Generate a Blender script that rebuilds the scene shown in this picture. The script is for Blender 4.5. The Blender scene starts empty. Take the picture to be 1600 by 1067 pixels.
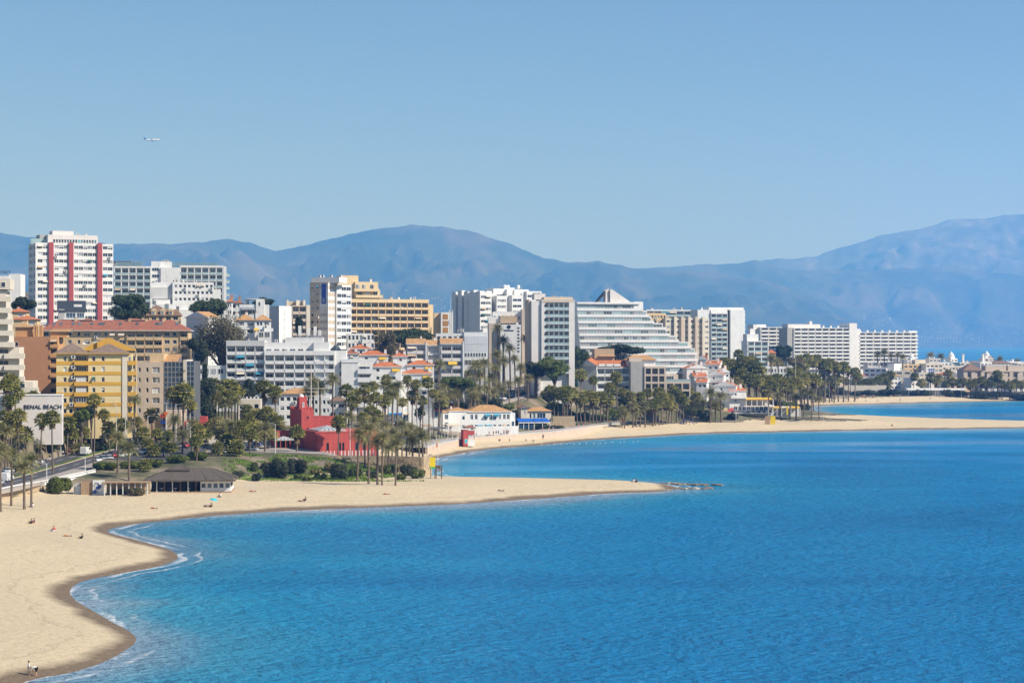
import bpy, bmesh, math, random
import numpy as np
from mathutils import Vector, Matrix
random.seed(7)
rng = np.random.default_rng(11)
R = math.radians
sc = bpy.context.scene
COL = sc.collection

# ------------------------------------------------------------------ camera, sky, sun, exposure
F = 3111.0            # focal length in photo pixels (1600 wide): a 70 mm lens
HY = 537.0            # row of the horizon
CZ = 38.0             # camera height above the sea
cam_d = bpy.data.cameras.new('camera')
cam = bpy.data.objects.new('camera', cam_d); COL.objects.link(cam)
cam.location = (0, 0, CZ); cam.rotation_euler = (R(90), 0, 0)
cam_d.sensor_width = 36; cam_d.lens = 70.0
cam_d.shift_y = (HY - 533.5) / 1600.0
cam_d.clip_start = 1; cam_d.clip_end = 120000
sc.camera = cam

SUN_EL, SUN_AZ = 40.0, 66.0     # azimuth from "behind the camera" towards the right
sdir = Vector((math.cos(R(SUN_EL)) * math.sin(R(SUN_AZ)), -math.cos(R(SUN_EL)) * math.cos(R(SUN_AZ)), math.sin(R(SUN_EL))))
w = bpy.data.worlds.new('World'); sc.world = w; w.use_nodes = True
nt = w.node_tree; nt.nodes.clear()
sky = nt.nodes.new('ShaderNodeTexSky'); sky.sky_type = 'NISHITA'; sky.sun_disc = False
sky.sun_elevation = R(SUN_EL)
sky.sun_rotation = math.atan2(sdir.x, sdir.y)
sky.altitude = 0; sky.air_density = 1.0; sky.dust_density = 0.0; sky.ozone_density = 5.0
bg = nt.nodes.new('ShaderNodeBackground'); bg.inputs['Strength'].default_value = 0.076
wo = nt.nodes.new('ShaderNodeOutputWorld')
nt.links.new(sky.outputs[0], bg.inputs[0]); nt.links.new(bg.outputs[0], wo.inputs[0])
sun_d = bpy.data.lights.new('sun', 'SUN'); sun_d.energy = 5.0; sun_d.angle = R(0.53); sun_d.color = (1.0, 0.97, 0.94)
sun = bpy.data.objects.new('sun', sun_d); COL.objects.link(sun)
sun.rotation_euler = sdir.to_track_quat('Z', 'Y').to_euler()
sc.view_settings.view_transform = 'Standard'; sc.view_settings.look = 'None'
sc.view_settings.exposure = 0.28; sc.view_settings.gamma = 1.0
sc.view_settings.use_curve_mapping = False
cy = sc.cycles
cy.use_denoising = True; cy.max_bounces = 5; cy.diffuse_bounces = 2; cy.glossy_bounces = 2
cy.transmission_bounces = 3; cy.transparent_max_bounces = 8; cy.volume_bounces = 1
cy.caustics_reflective = False; cy.caustics_refractive = False
cy.sample_clamp_indirect = 4.0

# ------------------------------------------------------------------ materials
M = {}
def _new(name):
    m = bpy.data.materials.new(name); m.use_nodes = True
    n = m.node_tree; b = n.nodes['Principled BSDF']
    M[name] = m
    return m, n, b
def N(n, t, **kw):
    nd = n.nodes.new(t)
    for k, v in kw.items():
        if k in nd.inputs: nd.inputs[k].default_value = v
        else: setattr(nd, k, v)
    return nd
def ramp(n, stops, src, interp='LINEAR'):
    r = n.nodes.new('ShaderNodeValToRGB'); r.color_ramp.interpolation = interp
    e = r.color_ramp.elements
    while len(e) < len(stops): e.new(0.5)
    for i, (p, c) in enumerate(stops):
        e[i].position = p; e[i].color = tuple(c) + (1,) if len(c) == 3 else c
    n.links.new(src, r.inputs[0]); return r
def sc3(c, k): return tuple(min(1, max(0, v * k)) for v in c)
def mat(name, col, rough=0.85, var=0.12, scale=0.35, streak=0.0, bump=0.0, bscale=4.0, metal=0.0, spec=0.3, fine=2.5):
    """painted / mineral surface: two noise scales in the colour, optional rain streaks and fine relief"""
    m, n, b = _new(name)
    b.inputs['Roughness'].default_value = rough; b.inputs['Metallic'].default_value = metal
    b.inputs['Specular IOR Level'].default_value = spec
    tc = N(n, 'ShaderNodeNewGeometry')
    n1 = N(n, 'ShaderNodeTexNoise', Scale=scale, Detail=4.0); n.links.new(tc.outputs['Position'], n1.inputs['Vector'])
    n2 = N(n, 'ShaderNodeTexNoise', Scale=fine, Detail=3.0); n.links.new(tc.outputs['Position'], n2.inputs['Vector'])
    mx = N(n, 'ShaderNodeMath', operation='ADD'); n.links.new(n1.outputs['Fac'], mx.inputs[0]); n.links.new(n2.outputs['Fac'], mx.inputs[1])
    src = mx.outputs[0]
    if streak:
        mp = N(n, 'ShaderNodeMapping'); mp.inputs['Scale'].default_value = (1.6, 1.6, 0.09)
        n.links.new(tc.outputs['Position'], mp.inputs['Vector'])
        n3 = N(n, 'ShaderNodeTexNoise', Scale=1.0, Detail=3.0); n.links.new(mp.outputs[0], n3.inputs['Vector'])
        k = N(n, 'ShaderNodeMath', operation='MULTIPLY_ADD'); k.inputs[1].default_value = streak
        n.links.new(n3.outputs['Fac'], k.inputs[0]); n.links.new(src, k.inputs[2])
        sb = N(n, 'ShaderNodeMath', operation='SUBTRACT'); n.links.new(k.outputs[0], sb.inputs[0]); sb.inputs[1].default_value = streak * 0.5
        src = sb.outputs[0]
    hf = N(n, 'ShaderNodeMath', operation='MULTIPLY'); n.links.new(src, hf.inputs[0]); hf.inputs[1].default_value = 0.5
    rp = ramp(n, [(0.3, sc3(col, 1 - var)), (0.5, col), (0.72, sc3(col, 1 + var * 0.8))], hf.outputs[0])
    n.links.new(rp.outputs[0], b.inputs['Base Color'])
    if bump:
        bn = N(n, 'ShaderNodeTexNoise', Scale=bscale, Detail=4.0); n.links.new(tc.outputs['Position'], bn.inputs['Vector'])
        bp = N(n, 'ShaderNodeBump', Strength=bump, Distance=0.1); n.links.new(bn.outputs['Fac'], bp.inputs['Height'])
        n.links.new(bp.outputs[0], b.inputs['Normal'])
    return m
def glass(name, col, rough=0.06, var=0.4):
    m, n, b = _new(name)
    oi = N(n, 'ShaderNodeObjectInfo')
    rp = ramp(n, [(0, sc3(col, 1 - var)), (1, sc3(col, 1 + var))], oi.outputs['Random'])
    n.links.new(rp.outputs[0], b.inputs['Base Color'])
    b.inputs['Roughness'].default_value = rough; b.inputs['Specular IOR Level'].default_value = 0.6
    return m
def leaf(name, c1, c2, c3, scale=0.9):
    m, n, b = _new(name)
    g = N(n, 'ShaderNodeNewGeometry'); oi = N(n, 'ShaderNodeObjectInfo')
    nz = N(n, 'ShaderNodeTexNoise', Scale=scale, Detail=2.0); n.links.new(g.outputs['Position'], nz.inputs['Vector'])
    a = N(n, 'ShaderNodeMath', operation='MULTIPLY_ADD'); a.inputs[1].default_value = 0.45
    n.links.new(g.outputs['Random Per Island'], a.inputs[0]); n.links.new(nz.outputs['Fac'], a.inputs[2])
    a2 = N(n, 'ShaderNodeMath', operation='MULTIPLY_ADD'); a2.inputs[1].default_value = 0.22
    n.links.new(oi.outputs['Random'], a2.inputs[0]); n.links.new(a.outputs[0], a2.inputs[2])
    rp = ramp(n, [(0.35, c1), (0.72, c2), (1.0, c3)], a2.outputs[0])
    n.links.new(rp.outputs[0], b.inputs['Base Color'])
    b.inputs['Roughness'].default_value = 0.6; b.inputs['Specular IOR Level'].default_value = 0.25
    tr = N(n, 'ShaderNodeBsdfTranslucent'); n.links.new(rp.outputs[0], tr.inputs['Color'])
    mix = N(n, 'ShaderNodeMixShader'); mix.inputs[0].default_value = 0.25
    n.links.new(b.outputs[0], mix.inputs[1]); n.links.new(tr.outputs[0], mix.inputs[2])
    n.links.new(mix.outputs[0], n.nodes['Material Output'].inputs['Surface'])
    return m
def tiles(name, col, var=0.35, pitch=0.45):
    """clay roof tiles too far away to tell apart: rows as fine relief, each row and patch its own tone"""
    m, n, b = _new(name)
    g = N(n, 'ShaderNodeTexCoord')
    wv = N(n, 'ShaderNodeTexWave', Scale=1.0 / pitch * 0.5, Distortion=0.6); wv.bands_direction = 'X'
    n.links.new(g.outputs['Object'], wv.inputs['Vector'])
    nz = N(n, 'ShaderNodeTexNoise', Scale=0.8, Detail=6.0, Roughness=0.7); n.links.new(g.outputs['Object'], nz.inputs['Vector'])
    rp = ramp(n, [(0.28, sc3(col, 1 - var)), (0.5, col), (0.75, sc3(col, 1 + var))], nz.outputs['Fac'])
    n.links.new(rp.outputs[0], b.inputs['Base Color']); b.inputs['Roughness'].default_value = 0.9
    bp = N(n, 'ShaderNodeBump', Strength=0.6, Distance=0.08); n.links.new(wv.outputs['Fac'], bp.inputs['Height'])
    n.links.new(bp.outputs[0], b.inputs['Normal'])
    return m

mat('white', (0.78, 0.77, 0.75), streak=0.9, var=0.12)
mat('white_pink', (0.72, 0.67, 0.63), streak=0.5, var=0.10)
mat('cream', (0.70, 0.63, 0.52), streak=0.5, var=0.10)
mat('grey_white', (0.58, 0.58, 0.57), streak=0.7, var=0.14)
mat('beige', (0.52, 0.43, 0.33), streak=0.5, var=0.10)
mat('tan', (0.50, 0.37, 0.24), streak=0.4, var=0.10)
mat('tan_pale', (0.60, 0.50, 0.40), streak=0.4, var=0.10)
mat('peach', (0.66, 0.49, 0.29), streak=0.4, var=0.10)
mat('apricot', (0.74, 0.57, 0.34), streak=0.4, var=0.10)
mat('terracotta_wall', (0.50, 0.25, 0.13), streak=0.4, var=0.12, fine=6.0)
mat('orange_wall', (0.62, 0.34, 0.15), streak=0.4, var=0.10)
mat('pale_yellow', (0.74, 0.60, 0.33), streak=0.4, var=0.07)
mat('mustard', (0.64, 0.37, 0.06), streak=0.3, var=0.08)
mat('red_fin', (0.40, 0.085, 0.09), streak=0.6, var=0.10)
mat('castle_red', (0.46, 0.085, 0.072), streak=1.0, var=0.22, bump=0.2)
mat('brick_brown', (0.34, 0.16, 0.09), var=0.15)
mat('ochre_panel', (0.42, 0.22, 0.07), var=0.1)
mat('concrete', (0.42, 0.41, 0.39), streak=0.8, var=0.15)
mat('grey_dark', (0.12, 0.125, 0.13), var=0.15)
mat('soffit', (0.22, 0.18, 0.16), var=0.15)
mat('pavement', (0.38, 0.34, 0.30), var=0.12, fine=5.0)
mat('asphalt', (0.085, 0.085, 0.09), var=0.2, fine=6.0)
mat('marking', (0.72, 0.72, 0.70), var=0.1)
mat('stone_tan', (0.44, 0.34, 0.22), var=0.3, scale=1.2, bump=0.6, bscale=2.5)
mat('stone_pale', (0.58, 0.46, 0.36), var=0.2, scale=0.8, bump=0.4, bscale=2.0)
mat('rock', (0.22, 0.17, 0.12), var=0.4, scale=0.9, bump=0.8, bscale=3.0)
mat('rock_pale', (0.46, 0.38, 0.29), var=0.35, scale=0.9, bump=0.8, bscale=3.0)
mat('thatch', (0.12, 0.10, 0.082), var=0.35, scale=1.5, fine=8.0, bump=0.7, bscale=12.0)
mat('wood', (0.16, 0.10, 0.06), var=0.25, fine=6.0)
mat('wood_pale', (0.38, 0.26, 0.16), var=0.25, fine=6.0)
mat('trunk', (0.17, 0.13, 0.095), var=0.3, scale=1.2, fine=7.0, bump=0.7, bscale=7.0)
mat('bark', (0.13, 0.10, 0.075), var=0.3, fine=6.0, bump=0.6)
mat('metal_grey', (0.45, 0.46, 0.47), rough=0.45, metal=0.6, var=0.08)
mat('metal_white', (0.74, 0.74, 0.73), rough=0.45, var=0.05)
mat('metal_dark', (0.05, 0.05, 0.055), rough=0.5, var=0.1)
mat('rail', (0.62, 0.66, 0.67), rough=0.4, var=0.05)
mat('yellow_paint', (0.78, 0.58, 0.02), rough=0.5, var=0.06)
mat('yellow_awning', (0.70, 0.45, 0.06), rough=0.8, var=0.1)
mat('cream_awning', (0.66, 0.58, 0.47), rough=0.85, var=0.1)
mat('blue_awning', (0.02, 0.13, 0.50), rough=0.75, var=0.1)
mat('teal_awning', (0.05, 0.28, 0.42), rough=0.75, var=0.12)
mat('turquoise', (0.03, 0.48, 0.60), rough=0.7, var=0.08)
mat('green_panel', (0.03, 0.10, 0.07), var=0.15)
mat('green_paint', (0.10, 0.42, 0.10), var=0.12)
mat('cobalt', (0.02, 0.06, 0.32), rough=0.3, var=0.1)
mat('letter_dark', (0.02, 0.02, 0.03), var=0.05)
mat('orange_paint', (0.75, 0.16, 0.02), rough=0.5, var=0.06)
mat('red_paint', (0.55, 0.04, 0.03), rough=0.5, var=0.06)
mat('solar', (0.16, 0.24, 0.27), rough=0.15, var=0.2)
mat('tyre', (0.02, 0.02, 0.02), rough=0.8)
mat('shutter', (0.66, 0.67, 0.68), rough=0.6, var=0.08)
mat('curtain', (0.36, 0.37, 0.37), rough=0.5, var=0.2)
mat('frame_white', (0.74, 0.74, 0.74), rough=0.5, var=0.04)
mat('frame_dark', (0.06, 0.06, 0.065), rough=0.5, var=0.04)
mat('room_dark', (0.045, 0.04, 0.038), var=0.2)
tiles('tile_orange', (0.52, 0.17, 0.065)); tiles('tile_red', (0.34, 0.125, 0.075)); tiles('tile_tan', (0.50, 0.28, 0.12))
tiles('tile_brown', (0.24, 0.15, 0.10)); tiles('tile_grey', (0.23, 0.165, 0.125)); tiles('tile_dark', (0.035, 0.045, 0.06))
glass('glass_dark', (0.030, 0.042, 0.055)); glass('glass_blue', (0.025, 0.055, 0.10)); glass('glass_grey', (0.12, 0.14, 0.155))
glass('glass_green', (0.20, 0.30, 0.29), rough=0.1); glass('glass_rail', (0.34, 0.45, 0.46), rough=0.08, var=0.15)
glass('glass_teal', (0.05, 0.26, 0.28), rough=0.08)
leaf('palm_leaf', (0.047, 0.068, 0.019), (0.169, 0.196, 0.049), (0.405, 0.351, 0.101))
leaf('palm_date', (0.061, 0.078, 0.032), (0.182, 0.196, 0.078), (0.405, 0.351, 0.149))
leaf('palm_dead', (0.10, 0.065, 0.03), (0.20, 0.13, 0.06), (0.33, 0.23, 0.11))
leaf('pine_leaf', (0.013, 0.026, 0.016), (0.042, 0.068, 0.031), (0.085, 0.114, 0.042))
leaf('eucalyptus_leaf', (0.046, 0.052, 0.029), (0.124, 0.114, 0.058), (0.247, 0.195, 0.098))
leaf('shrub_leaf', (0.031, 0.055, 0.019), (0.094, 0.133, 0.035), (0.203, 0.234, 0.062))
leaf('shrub_dark', (0.018, 0.029, 0.018), (0.049, 0.068, 0.039), (0.098, 0.111, 0.058))
leaf('hedge_leaf', (0.033, 0.052, 0.013), (0.098, 0.130, 0.026), (0.195, 0.221, 0.039))
leaf('olive_leaf', (0.075, 0.075, 0.030), (0.194, 0.179, 0.067), (0.329, 0.284, 0.120))
leaf('grass_leaf', (0.051, 0.086, 0.014), (0.122, 0.215, 0.029), (0.229, 0.329, 0.057), scale=0.3)
leaf('cypress_leaf', (0.010, 0.020, 0.012), (0.024, 0.042, 0.018), (0.05, 0.07, 0.025))

# ------------------------------------------------------------------ mesh building
class MB:
    def __init__(s): s.v = []; s.f = []; s.m = []
    def quad(s, a, b, c, d, m=0):
        i = len(s.v); s.v += [tuple(a), tuple(b), tuple(c), tuple(d)]; s.f.append((i, i + 1, i + 2, i + 3)); s.m.append(m)
    def tri(s, a, b, c, m=0):
        i = len(s.v); s.v += [tuple(a), tuple(b), tuple(c)]; s.f.append((i, i + 1, i + 2)); s.m.append(m)
    def hexa(s, p, m=0):       # 4 bottom (ccw from above) + 4 top
        i = len(s.v); s.v += [tuple(q) for q in p]
        for q in ((3, 2, 1, 0), (4, 5, 6, 7), (0, 1, 5, 4), (1, 2, 6, 5), (2, 3, 7, 6), (3, 0, 4, 7)):
            s.f.append(tuple(i + k for k in q)); s.m.append(m)
    def box(s, x0, x1, y0, y1, z0, z1, m=0, fr=None):
        p = [(x0, y0), (x1, y0), (x1, y1), (x0, y1)]
        if fr: p = [fr.xy(*q) for q in p]
        s.hexa([(q[0], q[1], z0) for q in p] + [(q[0], q[1], z1) for q in p], m)
    def poly(s, pts, z0, z1, m=0):   # vertical prism over a ccw outline
        n = len(pts); i = len(s.v)
        s.v += [(p[0], p[1], z0) for p in pts] + [(p[0], p[1], z1) for p in pts]
        s.f.append(tuple(i + n + k for k in range(n))); s.m.append(m)
        s.f.append(tuple(i + n - 1 - k for k in range(n))); s.m.append(m)
        for k in range(n):
            j = (k + 1) % n; s.f.append((i + k, i + j, i + n + j, i + n + k)); s.m.append(m)
    def tube(s, p0, p1, r0, r1=None, n=6, m=0, cap=True):
        r1 = r0 if r1 is None else r1
        a = Vector(p0); b = Vector(p1); d = (b - a).normalized()
        x = d.orthogonal().normalized(); y = d.cross(x); i = len(s.v)
        for q, r in ((a, r0), (b, r1)):
            for k in range(n):
                t = 2 * math.pi * k / n; s.v.append(tuple(q + (x * math.cos(t) + y * math.sin(t)) * r))
        for k in range(n):
            j = (k + 1) % n; s.f.append((i + k, i + j, i + n + j, i + n + k)); s.m.append(m)
        if cap:
            s.f.append(tuple(i + n + k for k in range(n))); s.m.append(m)
            s.f.append(tuple(i + n - 1 - k for k in range(n))); s.m.append(m)
    def lathe(s, prof, c=(0, 0, 0), n=8, m=0):
        i = len(s.v)
        for r, z in prof:
            for k in range(n):
                t = 2 * math.pi * k / n; s.v.append((c[0] + r * math.cos(t), c[1] + r * math.sin(t), c[2] + z))
        for q in range(len(prof) - 1):
            for k in range(n):
                j = (k + 1) % n; o = i + q * n; s.f.append((o + k, o + j, o + n + j, o + n + k)); s.m.append(m)
    def mesh(s, name, mats, smooth=False):
        me = bpy.data.meshes.new(name); me.from_pydata(s.v, [], s.f)
        for k in mats: me.materials.append(M[k] if isinstance(k, str) else k)
        if len(mats) > 1: me.polygons.foreach_set('material_index', s.m)
        if smooth: me.polygons.foreach_set('use_smooth', [True] * len(s.f))
        me.update(); return me
    def obj(s, name, mats, parent=None, smooth=False, loc=None):
        if isinstance(mats, str): mats = [mats]
        return link(name, s.mesh(name, mats, smooth), parent, loc)
def link(name, me, parent=None, loc=None, rz=0, scale=None):
    o = bpy.data.objects.new(name, me); COL.objects.link(o)
    if parent is not None: o.parent = parent
    if loc is not None: o.location = loc
    if rz: o.rotation_euler = (0, 0, rz)
    if scale is not None: o.scale = scale
    return o
def tag(o, label, cat=None, group=None, kind=None):
    o['label'] = label
    if cat: o['category'] = cat
    if group: o['group'] = group
    if kind: o['kind'] = kind
    return o
def thing(name, label, cat, loc, rz=0, group=None, scale=None):
    o = bpy.data.objects.new(name, None); COL.objects.link(o); o.empty_display_size = 0.5
    o.location = loc; o.rotation_euler = (0, 0, rz)
    if scale is not None: o.scale = scale
    return tag(o, label, cat, group)
ORD = ['first', 'second', 'third', 'fourth', 'fifth', 'sixth', 'seventh', 'eighth', 'ninth', 'tenth', 'eleventh', 'twelfth',
       'thirteenth', 'fourteenth', 'fifteenth', 'sixteenth', 'seventeenth', 'eighteenth', 'nineteenth', 'twentieth', 'twenty-first',
       'twenty-second', 'twenty-third', 'twenty-fourth', 'twenty-fifth', 'twenty-sixth', 'twenty-seventh', 'twenty-eighth',
       'twenty-ninth', 'thirtieth', 'thirty-first', 'thirty-second', 'thirty-third', 'thirty-fourth', 'thirty-fifth', 'thirty-sixth']
def P(px, py, d):            # photo pixel at a depth -> point in the place
    return Vector(((px - 800) / F * d, d, CZ - (py - HY) / F * d))
def sea_pt(px, py):
    d = CZ * F / (py - HY); return ((px - 800) / F * d, d)
def smooth(a, b, x):
    t = np.clip((x - a) / (b - a), 0, 1); return t * t * (3 - 2 * t)

# ------------------------------------------------------------------ the lie of the land
SHORE_PX = [(-260, 1180), (-60, 1105), (40, 1064), (110, 1050), (165, 1032), (203, 1010), (212, 998), (200, 985), (175, 972), (150, 957), (118, 938),
            (109, 922), (128, 908), (180, 897), (240, 886), (272, 876), (277, 869), (268, 860), (240, 851), (205, 841), (172, 833),
            (170, 827), (200, 820), (250, 814), (330, 806), (430, 799), (560, 793), (700, 788), (850, 778), (950, 771), (1030, 768),
            (1052, 764), (1046, 758), (1000, 754), (950, 752), (850, 749.5), (750, 747.5), (700, 746.5), (676, 744), (664, 735), (662, 725), (676, 717),
            (700, 712), (760, 702), (850, 694.5), (920, 687.5), (1000, 683), (1100, 677.5), (1200, 675), (1300, 673), (1450, 670.5), (1600, 668.5),
            (1690, 667), (1730, 664), (1690, 661.5), (1600, 659.5), (1500, 657.5), (1400, 655.5), (1320, 653.5), (1285, 649), (1268, 643), (1262, 637),
            (1280, 634), (1320, 632.3), (1400, 630.3), (1500, 628.2), (1600, 626.5), (1800, 624)]
def _spline(p, k=4):
    p = np.array(p, float); out = []
    for i in range(len(p) - 1):
        a, b, c, d = p[max(i - 1, 0)], p[i], p[i + 1], p[min(i + 2, len(p) - 1)]
        for t in np.arange(k) / k:
            out.append(0.5 * (2 * b + (c - a) * t + (2 * a - 5 * b + 4 * c - d) * t * t + (3 * b - a - 3 * c + d) * t ** 3))
    out.append(p[-1]); return np.array(out)
_sh = np.array([sea_pt(*q) for q in _spline(SHORE_PX)])
LAND = np.vstack([_sh, [(800, 1500), (800, 2300), (700, 2700), (480, 2800), (700, 5000), (1500, 9000), (2500, 20000), (-30000, 20000), (-30000, 100)]])
def shore_dist(X, Y):
    """signed distance to the water line, positive on land"""
    X = np.asarray(X, float).ravel(); Y = np.asarray(Y, float).ravel()
    best = np.full(X.shape, 1e9); ins = np.zeros(X.shape, bool)
    n = len(LAND)
    for i in range(n):
        ax, ay = LAND[i]; bx, by = LAND[(i + 1) % n]
        dx, dy = bx - ax, by - ay; L = dx * dx + dy * dy + 1e-9
        t = np.clip(((X - ax) * dx + (Y - ay) * dy) / L, 0, 1)
        best = np.minimum(best, (X - ax - t * dx) ** 2 + (Y - ay - t * dy) ** 2)
        c = ((ay > Y) != (by > Y)) & (X < (bx - ax) * (Y - ay) / (by - ay + 1e-12) + ax)
        ins ^= c
    return np.where(ins, 1, -1) * np.sqrt(best)
# roads: (px, depth, height) along the centre line, width
ROADS = {
    'shore_road': ([(-150, 425, 5.0), (-60, 450, 5.1), (20, 484, 5.4), (75, 512, 6.0), (130, 543, 6.9), (190, 580, 8.0), (240, 612, 8.6), (300, 648, 9.0), (380, 690, 9.2), (470, 722, 9.4), (560, 745, 9.8), (630, 762, 10.3)], 15.0),
    'hill_road': ([(630, 762, 10.3), (690, 796, 11.4), (740, 820, 13.0), (790, 848, 15.6), (835, 888, 18.6), (862, 932, 20.7), (872, 975, 22.3)], 13.0),
}
CTRL = [  # px, depth, height
    (-100, 560, 16), (0, 560, 16), (60, 570, 15), (130, 590, 15), (200, 600, 15), (280, 610, 13), (-60, 524, 17), (-20, 525, 17), (20, 526, 17), (60, 528, 17), (95, 532, 16), (100, 566, 16), (130, 567, 16), (165, 569, 16), (200, 572, 15.5), (215, 590, 15), (250, 594, 14.5), (285, 594, 14), (85, 562, 16), (180, 585, 15), (230, 596, 14), (260, 604, 13.5), (300, 640, 14), (340, 660, 12), (400, 668, 11), (480, 672, 11), (540, 680, 11), (600, 720, 11),
    (0, 700, 26), (100, 700, 26), (200, 700, 25), (300, 690, 20), (60, 780, 34), (160, 790, 34), (260, 800, 34), (0, 860, 44), (100, 880, 46), (200, 900, 46), (300, 940, 47),
    (360, 720, 14), (450, 720, 14), (540, 720, 14), (360, 800, 27), (440, 830, 31), (520, 860, 33), (620, 890, 34), (420, 900, 42),
    (330, 560, 7.5), (400, 572, 7.6), (480, 575, 7.6), (560, 575, 7.6), (640, 570, 7.4), (680, 566, 6.5), (420, 620, 8.2), (520, 640, 8.6), (600, 650, 8.6), (650, 690, 7.5),
    (250, 535, 7.2), (300, 545, 7.3), (210, 520, 5.5), (170, 505, 5.0), (-20, 432, 2.0), (2, 442, 2.0), (25, 451, 2.0), (48, 460, 2.0), (72, 467, 2.0), (95, 477, 2.2), (118, 484, 2.3), (150, 484, 2.3), (230, 489, 2.2), (300, 488, 2.2), (370, 500, 2.2), (120, 462, 2.2), (60, 447, 2.2), (0, 432, 2.2),
    (430, 520, 2.2), (520, 520, 2.2), (610, 524, 2.2), (660, 530, 2.2), (700, 540, 2.0), (300, 455, 2), (150, 440, 2), (50, 380, 2), (50, 300, 2), (50, 250, 2), (-100, 300, 3), (-100, 380, 4),
    (560, 735, 12), (600, 750, 13), (650, 765, 13.5), (680, 790, 24), (740, 805, 27), (620, 800, 22), (560, 790, 22), (780, 850, 24), (830, 870, 24), (790, 1000, 30), (700, 950, 34),
    (700, 712, 3.0), (750, 745, 3.6), (700, 742, 4.2), (720, 752, 4.2), (740, 760, 4.2), (760, 766, 4.2), (780, 774, 4.2), (800, 782, 4.2), (820, 792, 4.2), (840, 802, 4.2), (860, 814, 4.2), (700, 757, 4.4), (740, 773, 4.4), (780, 787, 4.4), (820, 805, 4.6), (685, 735, 4.8), (660, 730, 6.5), (875, 795, 4.0), (905, 806, 4.0), (925, 824, 4.0), (945, 840, 4.0), (968, 860, 3.8), (900, 845, 4.6), (955, 872, 4.6), (700, 690, 2.2), (760, 720, 2.2), (850, 765, 2.0),
    (900, 880, 9.0), (960, 890, 10), (1030, 895, 11), (1080, 910, 9), (980, 868, 3.5), (1050, 874, 3.2), (1100, 890, 3.2), (1150, 895, 3.2), (900, 920, 17), (980, 930, 16), (1060, 950, 16), (1000, 985, 22), (920, 960, 22),
    (1100, 970, 18), (1150, 960, 8), (1130, 1100, 18), (1180, 940, 4), (1250, 945, 3.6), (1210, 1000, 5), (1260, 1060, 4), (1200, 1200, 10), (1300, 1250, 5), (1300, 1500, 6), (1400, 1500, 5), (1400, 1330, 3.2), (1500, 1320, 3.0), (1600, 1310, 3), (1500, 1500, 6), (1600, 1500, 6),
    (1280, 960, 3), (1340, 945, 1.6), (1450, 930, 1.6), (1600, 930, 1.6), (1200, 900, 2), (1100, 872, 2), (1000, 850, 2), (850, 552, 1.6), (950, 540, 1.5), (750, 540, 1.7), (1000, 2000, 12), (1400, 2200, 4), (600, 2000, 60), (200, 2000, 90), (-200, 900, 60), (-300, 600, 30)]
def _road_pts(rd, step=8.0):
    p = np.array([((a - 800) / F * d, d, z) for a, d, z in ROADS[rd][0]])
    p = _spline(p, 6); seg = np.linalg.norm(np.diff(p[:, :2], axis=0), axis=1); s = np.concatenate([[0], np.cumsum(seg)])
    t = np.arange(0, s[-1], step); return np.stack([np.interp(t, s, p[:, k]) for k in range(3)], 1)
_c = [((a - 800) / F * d, d, z, 5.0) for a, d, z in CTRL]
for _r in ROADS:
    q = _road_pts(_r); T = np.gradient(q[:, :2], axis=0); T /= np.linalg.norm(T, axis=1)[:, None]; Nn = np.stack([-T[:, 1], T[:, 0]], 1)
    for off in (-0.55, 0, 0.55):
        for a, b in zip(q, Nn): _c.append((a[0] + b[0] * off * ROADS[_r][1], a[1] + b[1] * off * ROADS[_r][1], a[2] - 0.25, 2.5))
_c = np.array(_c)
_ROADQ = [(_road_pts(r_, 7.0), ROADS[r_][1] / 2) for r_ in ROADS]
def ground_np(X, Y, sd=None, clip_roads=True):
    X = np.asarray(X, float).ravel(); Y = np.asarray(Y, float).ravel()
    if sd is None: sd = shore_dist(X, Y)
    num = np.zeros(X.shape); den = np.zeros(X.shape)
    for x, y, z, kw in _c:
        wgt = kw / (((X - x) ** 2 + ((Y - y)) ** 2 + 45.0) ** 2.0); num += wgt * z; den += wgt
    h = num / den
    if clip_roads:
        for q, hw in _ROADQ:
            for x, y, z in q: h = np.where((X - x) ** 2 + (Y - y) ** 2 < (hw + 1.5) ** 2, np.clip(h, z - 1.2, z - 0.16), h)
    land = 1.9 * (1 - np.exp(-np.maximum(sd, 0) / 11.0))
    z = land + smooth(10, 34, sd) * np.maximum(0, h - 1.9)
    return np.where(sd > 0, z, np.maximum(sd * 0.07, -2.5))
def gz(x, y): return float(ground_np([x], [y])[0])
def hit(px, py, dmin=200, dmax=1700):
    """where the line of sight through a photo pixel meets the ground"""
    d = np.arange(dmin, dmax, 1.5); X = (px - 800) / F * d
    below = (CZ - (py - HY) / F * d) <= ground_np(X, d)
    i = int(np.argmax(below)) if below.any() else len(d) - 1
    return Vector((X[i], d[i], gz(X[i], d[i])))
# ------------------------------------------------------------------ ground, sea, hills, haze
def vnoise(x, y, seed=0):
    xi = np.floor(x).astype(np.int64); yi = np.floor(y).astype(np.int64); fx = x - xi; fy = y - yi
    fx = fx * fx * (3 - 2 * fx); fy = fy * fy * (3 - 2 * fy)
    def h(a, b):
        n = (a * 374761393 + b * 668265263 + seed * 1274126177) & 0x7fffffff
        n = ((n ^ (n >> 13)) * 1274126177) & 0x7fffffff
        return ((n ^ (n >> 16)) & 0xffff) / 65535.0
    return (h(xi, yi) * (1 - fx) + h(xi + 1, yi) * fx) * (1 - fy) + (h(xi, yi + 1) * (1 - fx) + h(xi + 1, yi + 1) * fx) * fy
def fbm(x, y, o=5, seed=0, ridged=False):
    a, s, t = 1.0, 0.0, 0.0
    for k in range(o):
        v = vnoise(x * 2 ** k, y * 2 ** k, seed + k)
        if ridged: v = 1 - abs(2 * v - 1)
        s += a * v; t += a; a *= 0.5
    return s / t
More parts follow.
